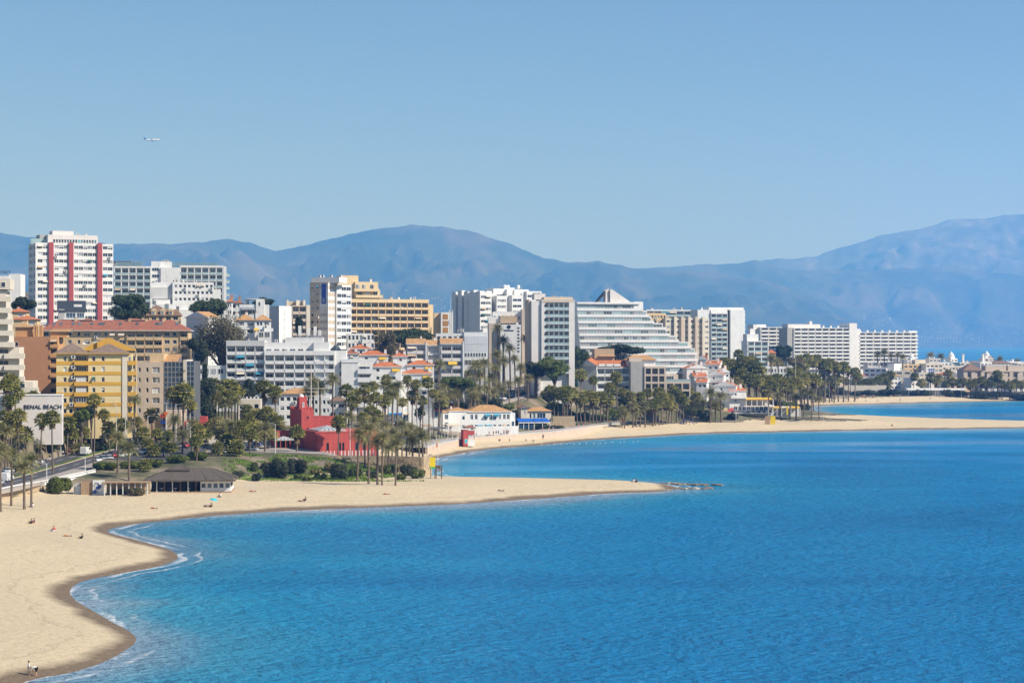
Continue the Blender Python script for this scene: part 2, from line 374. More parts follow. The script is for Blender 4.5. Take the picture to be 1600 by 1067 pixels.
def grid_mesh(name, X, Y, Z, keep, mats, attrs=None, smooth_=True):
    """rows x cols grid of points, only the quads in keep"""
    r, c = X.shape; idx = np.arange(r * c).reshape(r, c)
    q = np.stack([idx[:-1, :-1], idx[:-1, 1:], idx[1:, 1:], idx[1:, :-1]], -1)[keep]
    used = np.unique(q); rm = np.full(r * c, -1); rm[used] = np.arange(len(used)); q = rm[q]
    me = bpy.data.meshes.new(name)
    me.vertices.add(len(used)); me.vertices.foreach_set('co', np.stack([X.ravel()[used], Y.ravel()[used], Z.ravel()[used]], 1).astype(np.float32).ravel())
    me.loops.add(q.size); me.loops.foreach_set('vertex_index', q.ravel().astype(np.int32))
    me.polygons.add(len(q)); me.polygons.foreach_set('loop_start', np.arange(0, q.size, 4, dtype=np.int32))
    me.polygons.foreach_set('use_smooth', np.ones(len(q), bool))
    for k, v in (attrs or {}).items():
        at = me.attributes.new(k, 'FLOAT', 'POINT'); at.data.foreach_set('value', v.ravel()[used].astype(np.float32))
    for k in mats: me.materials.append(M[k])
    me.update(calc_edges=True); me.validate()
    return link(name, me)

# sand: pale when dry, dark where the water reaches
m, n, b = _new('sand')
g = N(n, 'ShaderNodeNewGeometry'); at = N(n, 'ShaderNodeAttribute', attribute_name='shore')
nz = N(n, 'ShaderNodeTexNoise', Scale=0.05, Detail=5.0, Roughness=0.65); n.links.new(g.outputs['Position'], nz.inputs['Vector'])
nf = N(n, 'ShaderNodeTexNoise', Scale=0.9, Detail=6.0, Roughness=0.75); n.links.new(g.outputs['Position'], nf.inputs['Vector'])
wet = N(n, 'ShaderNodeMath', operation='MULTIPLY_ADD'); n.links.new(nz.outputs['Fac'], wet.inputs[0]); wet.inputs[1].default_value = -7.5
n.links.new(at.outputs['Fac'], wet.inputs[2])
wr = N(n, 'ShaderNodeMapRange'); n.links.new(wet.outputs[0], wr.inputs['Value'])
wr.inputs['From Min'].default_value = -1.9; wr.inputs['From Max'].default_value = 0.6
dry = ramp(n, [(0.28, (0.52, 0.42, 0.27)), (0.5, (0.64, 0.52, 0.345)), (0.75, (0.71, 0.59, 0.405))], nf.outputs['Fac'])
damp = ramp(n, [(0.3, (0.15, 0.11, 0.072)), (0.62, (0.235, 0.175, 0.115)), (0.68, (0.42, 0.36, 0.29))], nf.outputs['Fac'])
mx = N(n, 'ShaderNodeMix', data_type='RGBA'); n.links.new(wr.outputs[0], mx.inputs['Factor'])
n.links.new(damp.outputs[0], mx.inputs['A']); n.links.new(dry.outputs[0], mx.inputs['B'])
# wrack line: dark weed and shell left by the last high water, and trampled tracks
wk = N(n, 'ShaderNodeMath', operation='MULTIPLY_ADD'); n.links.new(nz.outputs['Fac'], wk.inputs[0]); wk.inputs[1].default_value = -16.0; n.links.new(at.outputs['Fac'], wk.inputs[2])
wk2 = N(n, 'ShaderNodeMath', operation='MULTIPLY_ADD'); n.links.new(nf.outputs['Fac'], wk2.inputs[0]); wk2.inputs[1].default_value = 3.0; n.links.new(wk.outputs[0], wk2.inputs[2])
wl = ramp(n, [(0.0, (0, 0, 0)), (0.45, (0, 0, 0)), (0.5, (1, 1, 1)), (0.55, (0, 0, 0))], N(n, 'ShaderNodeMapRange').outputs[0]); wlm = wl.inputs[0].links[0].from_node; n.links.new(wk2.outputs[0], wlm.inputs['Value']); wlm.inputs['From Min'].default_value = -2.0; wlm.inputs['From Max'].default_value = 6.0
trk = N(n, 'ShaderNodeTexNoise', Scale=0.35, Detail=7.0, Roughness=0.8, Distortion=1.5); n.links.new(g.outputs['Position'], trk.inputs['Vector'])
tr2 = ramp(n, [(0.56, (0, 0, 0)), (0.64, (0.35, 0.35, 0.35))], trk.outputs['Fac'])
dk = N(n, 'ShaderNodeMath', operation='MULTIPLY'); n.links.new(wl.outputs[0], dk.inputs[0]); n.links.new(trk.outputs['Fac'], dk.inputs[1])
dm = N(n, 'ShaderNodeMath', operation='MAXIMUM'); n.links.new(dk.outputs[0], dm.inputs[0]); n.links.new(tr2.outputs[0], dm.inputs[1])
mx2 = N(n, 'ShaderNodeMix', data_type='RGBA'); n.links.new(dm.outputs[0], mx2.inputs['Factor']); n.links.new(mx.outputs['Result'], mx2.inputs['A']); mx2.inputs['B'].default_value = (0.34, 0.26, 0.17, 1); mx = mx2
n.links.new(mx.outputs['Result'], b.inputs['Base Color']); b.inputs['Roughness'].default_value = 0.9; b.inputs['Specular IOR Level'].default_value = 0.2
bp = N(n, 'ShaderNodeBump', Strength=0.9, Distance=0.35); nb = N(n, 'ShaderNodeTexNoise', Scale=0.8, Detail=8.0, Roughness=0.75)
n.links.new(g.outputs['Position'], nb.inputs['Vector']); n.links.new(nb.outputs['Fac'], bp.inputs['Height']); n.links.new(bp.outputs[0], b.inputs['Normal'])

m, n, b = _new('town_ground')
g = N(n, 'ShaderNodeNewGeometry')
nz = N(n, 'ShaderNodeTexNoise', Scale=0.06, Detail=6.0, Roughness=0.7); n.links.new(g.outputs['Position'], nz.inputs['Vector'])
rp = ramp(n, [(0.32, (0.045, 0.06, 0.02)), (0.48, (0.11, 0.105, 0.05)), (0.58, (0.24, 0.19, 0.13)), (0.72, (0.34, 0.30, 0.25))], nz.outputs['Fac'])
n.links.new(rp.outputs[0], b.inputs['Base Color']); b.inputs['Roughness'].default_value = 0.95

px_ = np.arange(-330, 1850, 4.0); dd = np.concatenate([np.arange(170, 470, 1.6), np.arange(470, 700, 2.0), np.arange(700, 1000, 3.0), np.arange(1000, 1500, 6), np.geomspace(1500, 19500, 40)])
PX, DD = np.meshgrid(px_, dd); GX = (PX - 800) / F * DD; GY = DD
SD = shore_dist(GX, GY).reshape(GX.shape); GZ = ground_np(GX, GY, SD.ravel()).reshape(GX.shape)
GZ = GZ + np.where((SD > 3) & (GZ < 2.3), (fbm(GX / 9, GY / 9, 4, 3) - 0.5) * 0.34 * smooth(3, 16, SD), 0)
fz = 0.25 * (GZ[:-1, :-1] + GZ[1:, :-1] + GZ[:-1, 1:] + GZ[1:, 1:]); fs = 0.25 * (SD[:-1, :-1] + SD[1:, :-1] + SD[:-1, 1:] + SD[1:, 1:])
fd = 0.5 * (DD[:-1, :-1] + DD[1:, 1:]); fx = 0.5 * (PX[:-1, :-1] + PX[1:, 1:])
sandy = (fz < 3.1) & (fd < 1420) | ((fd < 425) & (fx < 400))
seen = fs > -45
o = grid_mesh('beach', GX, GY, GZ, sandy & seen, ['sand'], {'shore': SD}); tag(o, 'pale sandy beach curving round two coves with damp dark sand at the water', kind='structure')
o = grid_mesh('ground', GX, GY, GZ, ~sandy & seen, ['town_ground'], {'shore': SD}); tag(o, 'rising town ground of dry earth and paving behind the beach', kind='structure')

for nm_, a0, a1, d0, d1, mt, lb in (('car_park', 150, 322, 531, 572, 'asphalt', 'asphalt car park behind the thatched beach bar'), ('forecourt', 326, 668, 557, 602, 'pavement', 'paved forecourt around the red castle')):
    A_, D_ = np.meshgrid(np.linspace(a0, a1, 40), np.linspace(d0, d1, 16)); X_ = (A_ - 800) / F * D_; Z_ = ground_np(X_, D_).reshape(X_.shape) + 0.09
    o = grid_mesh(nm_, X_, D_, Z_, np.ones((15, 39), bool), [mt]); tag(o, lb, kind='structure')
# sea
m, n, b = _new('sea_water')
g = N(n, 'ShaderNodeNewGeometry'); at = N(n, 'ShaderNodeAttribute', attribute_name='shore')
big = N(n, 'ShaderNodeTexNoise', Scale=0.012, Detail=3.0, Roughness=0.55, Distortion=0.6)
mp = N(n, 'ShaderNodeMapping'); mp.inputs['Scale'].default_value = (0.55, 1.0, 1.0); n.links.new(g.outputs['Position'], mp.inputs['Vector']); n.links.new(mp.outputs[0], big.inputs['Vector'])
ad = N(n, 'ShaderNodeMath', operation='MULTIPLY_ADD'); n.links.new(big.outputs['Fac'], ad.inputs[0]); ad.inputs[1].default_value = 70.0; n.links.new(at.outputs['Fac'], ad.inputs[2])
# attribute counts metres off shore as negative: turn round
ng = N(n, 'ShaderNodeMath', operation='MULTIPLY_ADD'); n.links.new(at.outputs['Fac'], ng.inputs[0]); ng.inputs[1].default_value = -1.0
k1 = N(n, 'ShaderNodeMath', operation='MULTIPLY_ADD'); n.links.new(big.outputs['Fac'], k1.inputs[0]); k1.inputs[1].default_value = 56.0; k1.inputs[2].default_value = -28.0
n.links.new(k1.outputs[0], ng.inputs[2])
mr = N(n, 'ShaderNodeMapRange'); n.links.new(ng.outputs[0], mr.inputs['Value']); mr.inputs['From Min'].default_value = -5; mr.inputs['From Max'].default_value = 95
colr = ramp(n, [(0.0, (0.30, 0.40, 0.50)), (0.07, (0.17, 0.34, 0.46)), (0.15, (0.05, 0.30, 0.47)), (0.30, (0.016, 0.27, 0.49)), (0.6, (0.009, 0.235, 0.49)), (1.0, (0.008, 0.215, 0.47))], mr.outputs[0])
# weed beds and sand patches on the bottom
bed = N(n, 'ShaderNodeTexNoise', Scale=0.0075, Detail=5.0, Roughness=0.6, Distortion=0.8); mpb = N(n, 'ShaderNodeMapping'); mpb.inputs['Scale'].default_value = (0.8, 1.0, 1.0); mpb.inputs['Location'].default_value = (5, 1.5, 0); n.links.new(g.outputs['Position'], mpb.inputs['Vector']); n.links.new(mpb.outputs[0], bed.inputs['Vector'])
bedr = ramp(n, [(0.36, (0.7, 0.82, 0.88)), (0.5, (1.0, 1.02, 1.04)), (0.66, (1.15, 1.2, 1.12))], bed.outputs['Fac'])
bmx = N(n, 'ShaderNodeMix', data_type='RGBA', blend_type='MULTIPLY'); bmx.inputs['Factor'].default_value = 1.0; n.links.new(colr.outputs[0], bmx.inputs['A']); n.links.new(bedr.outputs[0], bmx.inputs['B'])
# foam: a broken line where the wash runs up
wv = N(n, 'ShaderNodeTexNoise', Scale=0.055, Detail=4.0, Roughness=0.55); n.links.new(g.outputs['Position'], wv.inputs['Vector'])
fm = N(n, 'ShaderNodeMath', operation='MULTIPLY_ADD'); n.links.new(wv.outputs['Fac'], fm.inputs[0]); fm.inputs[1].default_value = 9.0; n.links.new(at.outputs['Fac'], fm.inputs[2])
fo = ramp(n, [(0.50, (0, 0, 0)), (0.515, (0.7, 0.7, 0.7)), (0.54, (0.2, 0.2, 0.2)), (0.57, (0, 0, 0)), (0.655, (0, 0, 0)), (0.68, (1, 1, 1)), (0.715, (0.5, 0.5, 0.5)), (0.77, (0, 0, 0))], None or N(n, 'ShaderNodeMath', operation='MULTIPLY_ADD').outputs[0])
sc_ = fo.inputs[0].links[0].from_node; n.links.new(fm.outputs[0], sc_.inputs[0]); sc_.inputs[1].default_value = 0.05; sc_.inputs[2].default_value = 0.5
fn = N(n, 'ShaderNodeTexNoise', Scale=0.05, Detail=2.0); n.links.new(g.outputs['Position'], fn.inputs['Vector'])
fg = N(n, 'ShaderNodeMapRange'); n.links.new(fn.outputs['Fac'], fg.inputs['Value']); fg.inputs['From Min'].default_value = 0.41; fg.inputs['From Max'].default_value = 0.54
fmul = N(n, 'ShaderNodeMath', operation='MULTIPLY'); n.links.new(fo.outputs[0], fmul.inputs[0]); n.links.new(fg.outputs[0], fmul.inputs[1])
mx = N(n, 'ShaderNodeMix', data_type='RGBA'); n.links.new(fmul.outputs[0], mx.inputs['Factor']); n.links.new(bmx.outputs['Result'], mx.inputs['A']); mx.inputs['B'].default_value = (0.8, 0.82, 0.82, 1)
n.links.new(mx.outputs['Result'], b.inputs['Base Color'])
b.inputs['IOR'].default_value = 1.33; b.inputs['Specular IOR Level'].default_value = 0.1
rr = N(n, 'ShaderNodeMapRange'); n.links.new(fmul.outputs[0], rr.inputs['Value']); rr.inputs['To Min'].default_value = 0.12; rr.inputs['To Max'].default_value = 0.8
n.links.new(rr.outputs[0], b.inputs['Roughness'])
def wav(scale, sx, sy, det=3.0):
    mp = N(n, 'ShaderNodeMapping'); mp.inputs['Scale'].default_value = (sx, sy, 1); mp.inputs['Rotation'].default_value = (0, 0, 0.5)
    n.links.new(g.outputs['Position'], mp.inputs['Vector'])
    t = N(n, 'ShaderNodeTexNoise', Scale=scale, Detail=det, Roughness=0.62); n.links.new(mp.outputs[0], t.inputs['Vector']); return t
w1 = wav(0.7, 0.75, 1.0, 5.0); w2 = wav(0.10, 0.6, 1.0, 3.0)
a1 = N(n, 'ShaderNodeMath', operation='MULTIPLY_ADD'); n.links.new(w2.outputs['Fac'], a1.inputs[0]); a1.inputs[1].default_value = 1.6; n.links.new(w1.outputs['Fac'], a1.inputs[2])
slk = N(n, 'ShaderNodeTexNoise', Scale=0.010, Detail=3.0, Distortion=1.0); mp = N(n, 'ShaderNodeMapping'); mp.inputs['Scale'].default_value = (0.35, 1.0, 1.0); mp.inputs['Location'].default_value = (37, 11, 0)
n.links.new(g.outputs['Position'], mp.inputs['Vector']); n.links.new(mp.outputs[0], slk.inputs['Vector'])
ss = N(n, 'ShaderNodeMapRange'); n.links.new(slk.outputs['Fac'], ss.inputs['Value']); ss.inputs['From Min'].default_value = 0.36; ss.inputs['From Max'].default_value = 0.58; ss.inputs['To Min'].default_value = 0.25; ss.inputs['To Max'].default_value = 1.0
ss.inputs['From Min'].default_value = 0.44; ss.inputs['From Max'].default_value = 0.56; ss.inputs['To Min'].default_value = 0.05
sy = N(n, 'ShaderNodeSeparateXYZ'); n.links.new(g.outputs['Position'], sy.inputs[0]); lee = N(n, 'ShaderNodeMapRange'); n.links.new(sy.outputs['Y'], lee.inputs['Value']); lee.inputs['From Min'].default_value = 500; lee.inputs['From Max'].default_value = 640   # the far bay lies in the lee
lm = N(n, 'ShaderNodeMix', data_type='FLOAT'); n.links.new(lee.outputs[0], lm.inputs['Factor']); lm.inputs['A'].default_value = 1.0; n.links.new(ss.outputs[0], lm.inputs['B'])
bp = N(n, 'ShaderNodeBump', Distance=2.1); n.links.new(lm.outputs[0], bp.inputs['Strength']); n.links.new(a1.outputs[0], bp.inputs['Height']); n.links.new(bp.outputs[0], b.inputs['Normal'])
b.inputs['Specular IOR Level'].default_value = 0.0; b.inputs['Roughness'].default_value = 0.9
for l in list(b.inputs['Roughness'].links): n.links.remove(l)
fr_ = N(n, 'ShaderNodeFresnel', IOR=1.33); n.links.new(bp.outputs[0], fr_.inputs['Normal'])
fk = N(n, 'ShaderNodeMath', operation='MULTIPLY'); n.links.new(fr_.outputs[0], fk.inputs[0]); fk.inputs[1].default_value = 0.6
gl = N(n, 'ShaderNodeBsdfGlossy'); n.links.new(rr.outputs[0], gl.inputs['Roughness']); n.links.new(bp.outputs[0], gl.inputs['Normal'])
ms = N(n, 'ShaderNodeMixShader'); n.links.new(fk.outputs[0], ms.inputs[0]); n.links.new(b.outputs[0], ms.inputs[1]); n.links.new(gl.outputs[0], ms.inputs[2])
n.links.new(ms.outputs[0], n.nodes['Material Output'].inputs['Surface'])
spx = np.concatenate([np.arange(-700, -300, 50), np.arange(-300, 1900, 5.0), np.geomspace(1900, 14000, 30)]); sdp = np.concatenate([np.arange(60, 170, 10), np.arange(170, 900, 2.5), np.arange(900, 1450, 6), np.geomspace(1450, 35000, 60)])
PX2, DD2 = np.meshgrid(spx, sdp); SX = (PX2 - 800) / F * DD2; SS = shore_dist(SX, DD2).reshape(SX.shape)
fs2 = np.maximum(np.maximum(SS[:-1, :-1], SS[1:, 1:]), np.maximum(SS[:-1, 1:], SS[1:, :-1])); fs2 = np.minimum(np.minimum(SS[:-1, :-1], SS[1:, 1:]), np.minimum(SS[:-1, 1:], SS[1:, :-1]))
o = grid_mesh('sea', SX, DD2, np.zeros_like(SX), fs2 < 25, ['sea_water'], {'shore': SS}); tag(o, 'calm blue sea with fine ripples and paler shallows along the sand', kind='structure')

# hills
def hill_mat(name, c1, c2, c3, sc=0.0012):
    m, n, b = _new(name)
    g = N(n, 'ShaderNodeNewGeometry')
    nz = N(n, 'ShaderNodeTexNoise', Scale=sc, Detail=9.0, Roughness=0.68); n.links.new(g.outputs['Position'], nz.inputs['Vector'])
    rp = ramp(n, [(0.40, c1), (0.52, c2), (0.62, c3)], nz.outputs['Fac']); n.links.new(rp.outputs[0], b.inputs['Base Color']); b.inputs['Roughness'].default_value = 1.0; b.inputs['Specular IOR Level'].default_value = 0.0
hill_mat('scrub', (0.022, 0.032, 0.014), (0.055, 0.060, 0.030), (0.115, 0.098, 0.062))
hill_mat('scrub_dry', (0.035, 0.042, 0.020), (0.070, 0.072, 0.038), (0.12, 0.105, 0.07))
hill_mat('limestone', (0.07, 0.07, 0.05), (0.115, 0.11, 0.092), (0.20, 0.188, 0.17), 0.0035)
def ridge(name, label, prof, d0, d1, mt, seed, amp, cell):
    p = np.array(prof, float); px = np.arange(-500, 2101, 5.0); py = np.interp(px, p[:, 0], p[:, 1])
    py = py - (fbm(px / 17, px * 0 + 3, 4, seed) - 0.5) * 5.0
    t = np.concatenate([np.linspace(0, 1, 110), 1 + np.linspace(0.05, 0.6, 8)])
    A, T = np.meshgrid(px, t); D = d0 + (d1 - d0) * T; X = (A - 800) / F * D
    H = np.maximum((HY - np.interp(A, px, py)) / F * d1 + CZ, -5)
    wx = (fbm(X / 900, D / 900, 3, seed + 50) - 0.5) * 900; rid = 0.6 * fbm((X + wx) / cell, (D + wx) / cell, 7, seed, True) + 0.4 * fbm((X + wx) / (cell * 0.3), D / (cell * 0.5), 5, seed + 9, True); prof_t = np.where(T <= 1, T ** 1.15, 1 - (T - 1) * 0.9)
    Z = H * prof_t + (rid - 0.70) * amp * 2.6 * H * np.clip(4 * T * (1 - T), 0, 1) * 1.0
    lim = (HY - np.interp(A, px, py)) / F * D + CZ      # a spur never tops the crest line
    Z = np.where(T < 1, np.minimum(Z, lim - 4 - (1 - T) * H * 0.12), Z); Z = np.where(H < 1, -5, np.maximum(Z, -5 + 0 * Z)); Z[0, :] = -5
    o = grid_mesh(name, X, D, Z, np.ones((len(t) - 1, len(px) - 1), bool), [mt]); tag(o, label, kind='structure'); return (X, D, Z)
HA = ridge('hills', 'long dark scrub hill with a rounded summit behind the town',
      [(-500, 372), (0, 365), (60, 371), (180, 381), (270, 381), (320, 378), (345, 373), (390, 378), (430, 392), (470, 385), (530, 371), (580, 360), (640, 352), (690, 353), (730, 360), (790, 379), (850, 403), (895, 411), (935, 408), (965, 414), (1000, 421), (1100, 425), (1200, 440), (1290, 470), (1370, 515), (1425, 560), (2100, 560)], 12500, 17000, 'scrub', 5, 0.55, 1500)
HB = ridge('mountains', 'low hazy coastal range across the bay',
      [(-500, 470), (600, 450), (900, 430), (1000, 419), (1035, 417), (1090, 414), (1150, 411), (1180, 406), (1225, 421), (1300, 421), (1375, 421), (1425, 420), (1455, 413), (1500, 416), (1550, 426), (1600, 431), (1700, 440), (2100, 500)], 17500, 19500, 'scrub_dry', 21, 0.5, 2300)
ridge('mountains', 'high pale limestone mountain rising behind the coastal range',
      [(-500, 560), (1000, 470), (1150, 415), (1185, 408), (1215, 403), (1240, 406), (1275, 400), (1325, 384), (1375, 369), (1430, 359), (1490, 342), (1540, 341), (1570, 335), (1600, 334), (1700, 330), (1900, 350), (2100, 380)], 20000, 22500, 'limestone', 42, 0.5, 2600)
# white villages on the far slopes: tiny houses that read as specks
def village(spots, S, seed, size):
    X, D, Z = S; mb = MB(); r = random.Random(seed)
    for cx, cy, k, sx, sy in spots:
        for _ in range(k):
            a = cx + r.gauss(0, sx); b_ = cy + r.gauss(0, sy)
            j = int(np.clip((a + 500) / 5, 0, X.shape[1] - 1)); sl = 537 - (Z[:110, j] - CZ) / D[:110, j] * F
            i = int(np.argmin(abs(sl - b_)))
            x, y, z = X[i, j], D[i, j], Z[i, j]; s = size * r.uniform(0.6, 1.5)
            mb.box(x - s, x + s, y - s, y + s, z - 30, z + s * r.uniform(0.5, 0.9))
    return mb
o = village([(330, 440, 14, 60, 18), (560, 445, 10, 30, 12), (648, 456, 30, 12, 5), (680, 468, 22, 14, 5), (690, 490, 26, 10, 8), (600, 400, 8, 60, 12), (820, 440, 14, 20, 12), (900, 440, 10, 40, 14), (60, 430, 10, 30, 15), (420, 470, 8, 30, 6)], HA, 3, 3.6).obj('village_houses', 'grey_white'); tag(o, 'scattered white village houses dotted over the scrub hill', kind='stuff')
o = village([(1045, 470, 26, 18, 4), (1130, 455, 14, 40, 12), (1380, 500, 24, 30, 8), (1450, 527, 60, 40, 5), (1510, 530, 60, 30, 4), (1560, 520, 30, 30, 8), (1470, 512, 24, 40, 6), (1300, 470, 16, 60, 14), (1465, 415, 8, 12, 2), (1590, 536, 20, 20, 3), (1400, 535, 30, 30, 3)], HB, 4, 4.0).obj('village_houses', 'grey_white'); tag(o, 'scattered white seaside houses along the coast across the bay', kind='stuff')

# the air (scatters blue most)
m = bpy.data.materials.new('air'); m.use_nodes = True; n = m.node_tree; n.nodes.clear()
pv = N(n, 'ShaderNodeVolumePrincipled'); pv.inputs['Color'].default_value = (0.142, 0.42, 1.0, 1); pv.inputs['Absorption Color'].default_value = (0.69, 0.67, 1, 1); pv.inputs['Density'].default_value = 9.4e-5; pv.inputs['Anisotropy'].default_value = 0.0
out = N(n, 'ShaderNodeOutputMaterial'); n.links.new(pv.outputs[0], out.inputs['Volume'])
M['air'] = m
hz = MB(); hz.box(-26000, 26000, -3000, 36000, -6, 1720); o = hz.obj('haze', ['air']); tag(o, 'thin blue sea haze lying over the whole bay', kind='stuff')
# ------------------------------------------------------------------ building kit
class Fr:
    """a vertical face in a building's own frame: a runs along it, b goes inwards"""
    def __init__(s, ox=0.0, oy=0.0, ang=0.0): s.ox, s.oy, s.a = ox, oy, R(ang); s.c, s.s = math.cos(s.a), math.sin(s.a)
    def xy(s, a, b): return (s.ox + a * s.c - b * s.s, s.oy + a * s.s + b * s.c)
FR0 = Fr()
_wc, _bc = {}, {}
def window_mesh(w_, h_, var, frame, nm):
    w_, h_ = round(w_, 1), round(h_, 1); k = (w_, h_, var, frame, nm)
    if k in _wc: return _wc[k]
    mb = MB(); t = 0.09
    mb.box(0, w_, 0.0, 0.10, 0, t, 0); mb.box(0, w_, 0.0, 0.10, h_ - t, h_, 0)
    for x in (0, w_ - t): mb.box(x, x + t, 0.0, 0.10, t, h_ - t, 0)
    for i in range(1, nm): x = w_ * i / nm; mb.box(x - t / 2, x + t / 2, 0.0, 0.10, t, h_ - t, 0)
    zs = t
    mats = [frame, 'glass_dark']
    if var == 'half': mb.quad((t, 0.03, h_ * 0.5), (w_ - t, 0.03, h_ * 0.5), (w_ - t, 0.03, h_ - t), (t, 0.03, h_ - t), 2); mats = [frame, 'glass_dark', 'shutter']
    elif var == 'shut': mats = [frame, 'shutter']
    elif var == 'curtain': mats = [frame, 'curtain']
    elif var == 'mixed': mb.quad((w_ * 0.5, 0.03, t), (w_ - t, 0.03, t), (w_ - t, 0.03, h_ - t), (w_ * 0.5, 0.03, h_ - t), 2); mats = [frame, 'glass_grey', 'curtain']
    elif var != 'dark': mats = [frame, var]
    mb.quad((t, 0.06, t), (w_ - t, 0.06, t), (w_ - t, 0.06, h_ - t), (t, 0.06, h_ - t), 1)
    _wc[k] = mb.mesh('window', mats); return _wc[k]
VARS = ['dark'] * 5 + ['glass_blue'] * 2 + ['glass_grey'] * 3 + ['half'] * 2 + ['mixed'] * 3 + ['curtain'] * 2 + ['shut']
VDARK = ['dark'] * 6 + ['glass_blue'] * 2 + ['mixed'] + ['half']
VHOTEL = ['dark'] * 2 + ['curtain'] + ['glass_grey'] * 3 + ['mixed'] * 2 + ['glass_blue']
def balcony_mesh(w_, proj, h, style, slab=0.22):
    w_, proj = round(w_, 1), round(proj, 1); k = (w_, proj, h, style, slab)
    if k in _bc: return _bc[k]
    mb = MB(); body, par = style
    mb.box(0, w_, 0, proj, -slab, 0, 0); t = 0.12
    if par == 'rail':
        for zz in (h - 0.06, h * 0.66, h * 0.33): mb.box(0, w_, 0, 0.05, zz, zz + 0.05, 1)
        nn = max(2, int(w_ / 0.7))
        for i in range(nn + 1): x = (w_ - 0.05) * i / nn; mb.box(x, x + 0.05, 0, 0.05, 0, h - 0.06, 1)
        mats = [body, 'rail']
    else:
        mb.box(0, w_, 0, t, 0.002, h, 1)
        if proj > 0.5:
            mb.box(0, t, t, proj, 0.002, h, 1); mb.box(w_ - t, w_, t, proj, 0.002, h, 1)
        mats = [body, par]
    _bc[k] = mb.mesh('balcony', mats); return _bc[k]
class Bld:
    def __init__(s, name, label, px, d, yaw, z0=None, cat='building', group=None):
        s.x0, s.y0 = (px - 800) / F * d, d; s.c, s.s = math.cos(R(yaw)), math.sin(R(yaw))
        s.z0 = gz(s.x0, s.y0) - 0.4 if z0 is None else z0
        s.root = thing(name, label, cat, (s.x0, s.y0, s.z0), R(yaw), group)
        s.w = MB(); s.mats = []; s.r = random.Random(name + str(px)); s.extra = {}
    def mi(s, m):
        if m not in s.mats: s.mats.append(m)
        return s.mats.index(m)
    def u(s, px, v=0.0):
        t = (px - 800) / F; X, Y = s.x0 - v * s.s, s.y0 + v * s.c
        return (t * Y - X) / (s.c - t * s.s)
    def z(s, py, u, v=0.0):
        D = s.y0 + u * s.s + v * s.c; return CZ - (py - HY) / F * D - s.z0
    def box(s, px0, px1, py0, py1, v0, v1, m):        # front face drawn from photo pixels; py1 None = to the ground
        a, b = s.u(px0, v0), s.u(px1, v0); um = 0.5 * (a + b)
        s.w.box(a, b, v0, v1, -3 if py1 is None else s.z(py1, um, v0), s.z(py0, um, v0), s.mi(m)); return a, b
    def mbox(s, u0, u1, v0, v1, z0, z1, m, fr=None): s.w.box(u0, u1, v0, v1, z0, z1, s.mi(m), fr)
    def pbox(s, name, u0, u1, v0, v1, z0, z1, m):
        mb = MB(); mb.box(u0, u1, v0, v1, z0, z1); return mb.obj(name, m, s.root)
    def win(s, fr, a0, a1, z0, z1, b=0.2, var=None, frame='frame_white', nm=None, pool=VARS, name='window'):
        var = var or s.r.choice(pool); w_ = a1 - a0
        nm = nm or max(1, int(round(w_ / 1.1)))
        me = window_mesh(w_, z1 - z0, var, frame, nm); x, y = fr.xy(a0, b)
        return link(name, me, s.root, (x, y, z0), fr.a)
    def balc(s, fr, a0, a1, z, b, proj, h=1.0, style=('white', 'white'), slab=0.22, name='balcony'):
        me = balcony_mesh(a1 - a0, proj, h, style, slab); x, y = fr.xy(a0, b); return link(name, me, s.root, (x, y, z), fr.a)
    def facade(s, fr, a0, a1, zt, nf, fh, m, cols, v=0.0, D=12.0, top=0.9, head=0.35, wh=1.5, t=0.35, band=None, frame='frame_white', pool=VARS, zb=-3, nm=None, skip=()):
        """pierced wall: spandrels and piers stand in front of the panes; cols = list of (a,b) or a count"""
        if isinstance(cols, int):
            g = (a1 - a0) / cols; cols = [(a0 + g * (i + 0.18), a0 + g * (i + 0.82)) for i in range(cols)]
        mi = s.mi(m); bi = s.mi(band) if band else mi
        s.w.box(a0, a1, v + t, v + D, zb, zt, mi, fr)
        z = zt; hi = zt
        for k in range(nf):
            wt = zt - top - k * fh - head; wb = wt - wh
            s.w.box(a0, a1, v, v + t, wt, hi, bi, fr); e = a0
            for j, (p, q) in enumerate(cols):
                if p - e > 0.02: s.w.box(e, p, v, v + t, wb, wt, mi, fr)
                if (k, j) in skip: s.w.box(p, q, v, v + t, wb, wt, mi, fr)
                else:
                    s.win(fr, p, q, wb, wt, v + 0.18, frame=frame, pool=pool, nm=nm)
                    if fr.a == 0 and q - p > 0.9 and s.r.random() < 0.10: s.sunblind(p, q, v, wt) if s.r.random() < 0.5 else s.ac(p + 0.1, v - 0.62, wb - 0.95)
                e = q
            if a1 - e > 0.02: s.w.box(e, a1, v, v + t, wb, wt, mi, fr)
            hi = wb
        s.w.box(a0, a1, v, v + t, zb, hi, bi, fr)
    def loggia(s, fr, a0, a1, zt, nf, fh, n, m, v=0.0, dep=1.5, D=12.0, top=0.5, ph=1.0, style=('white', 'white'), fin=0.25, frame='frame_white', pool=VHOTEL, zb=-3, core=None, wf=(0.12, 0.88), gapb=0.0, wh=2.1):
        """floors of recessed balconies: dividing fins, one balcony and one glazed door per bay"""
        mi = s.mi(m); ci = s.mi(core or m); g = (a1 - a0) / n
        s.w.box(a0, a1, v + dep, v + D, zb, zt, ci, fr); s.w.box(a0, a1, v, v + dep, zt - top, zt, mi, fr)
        zlow = zt - top - nf * fh
        for i in range(n + 1):
            x = min(max(a0 + g * i - fin / 2, a0), a1 - fin)
            s.w.box(x, x + fin, v + 0.13, v + dep, max(zlow, zb), zt - top, mi, fr)
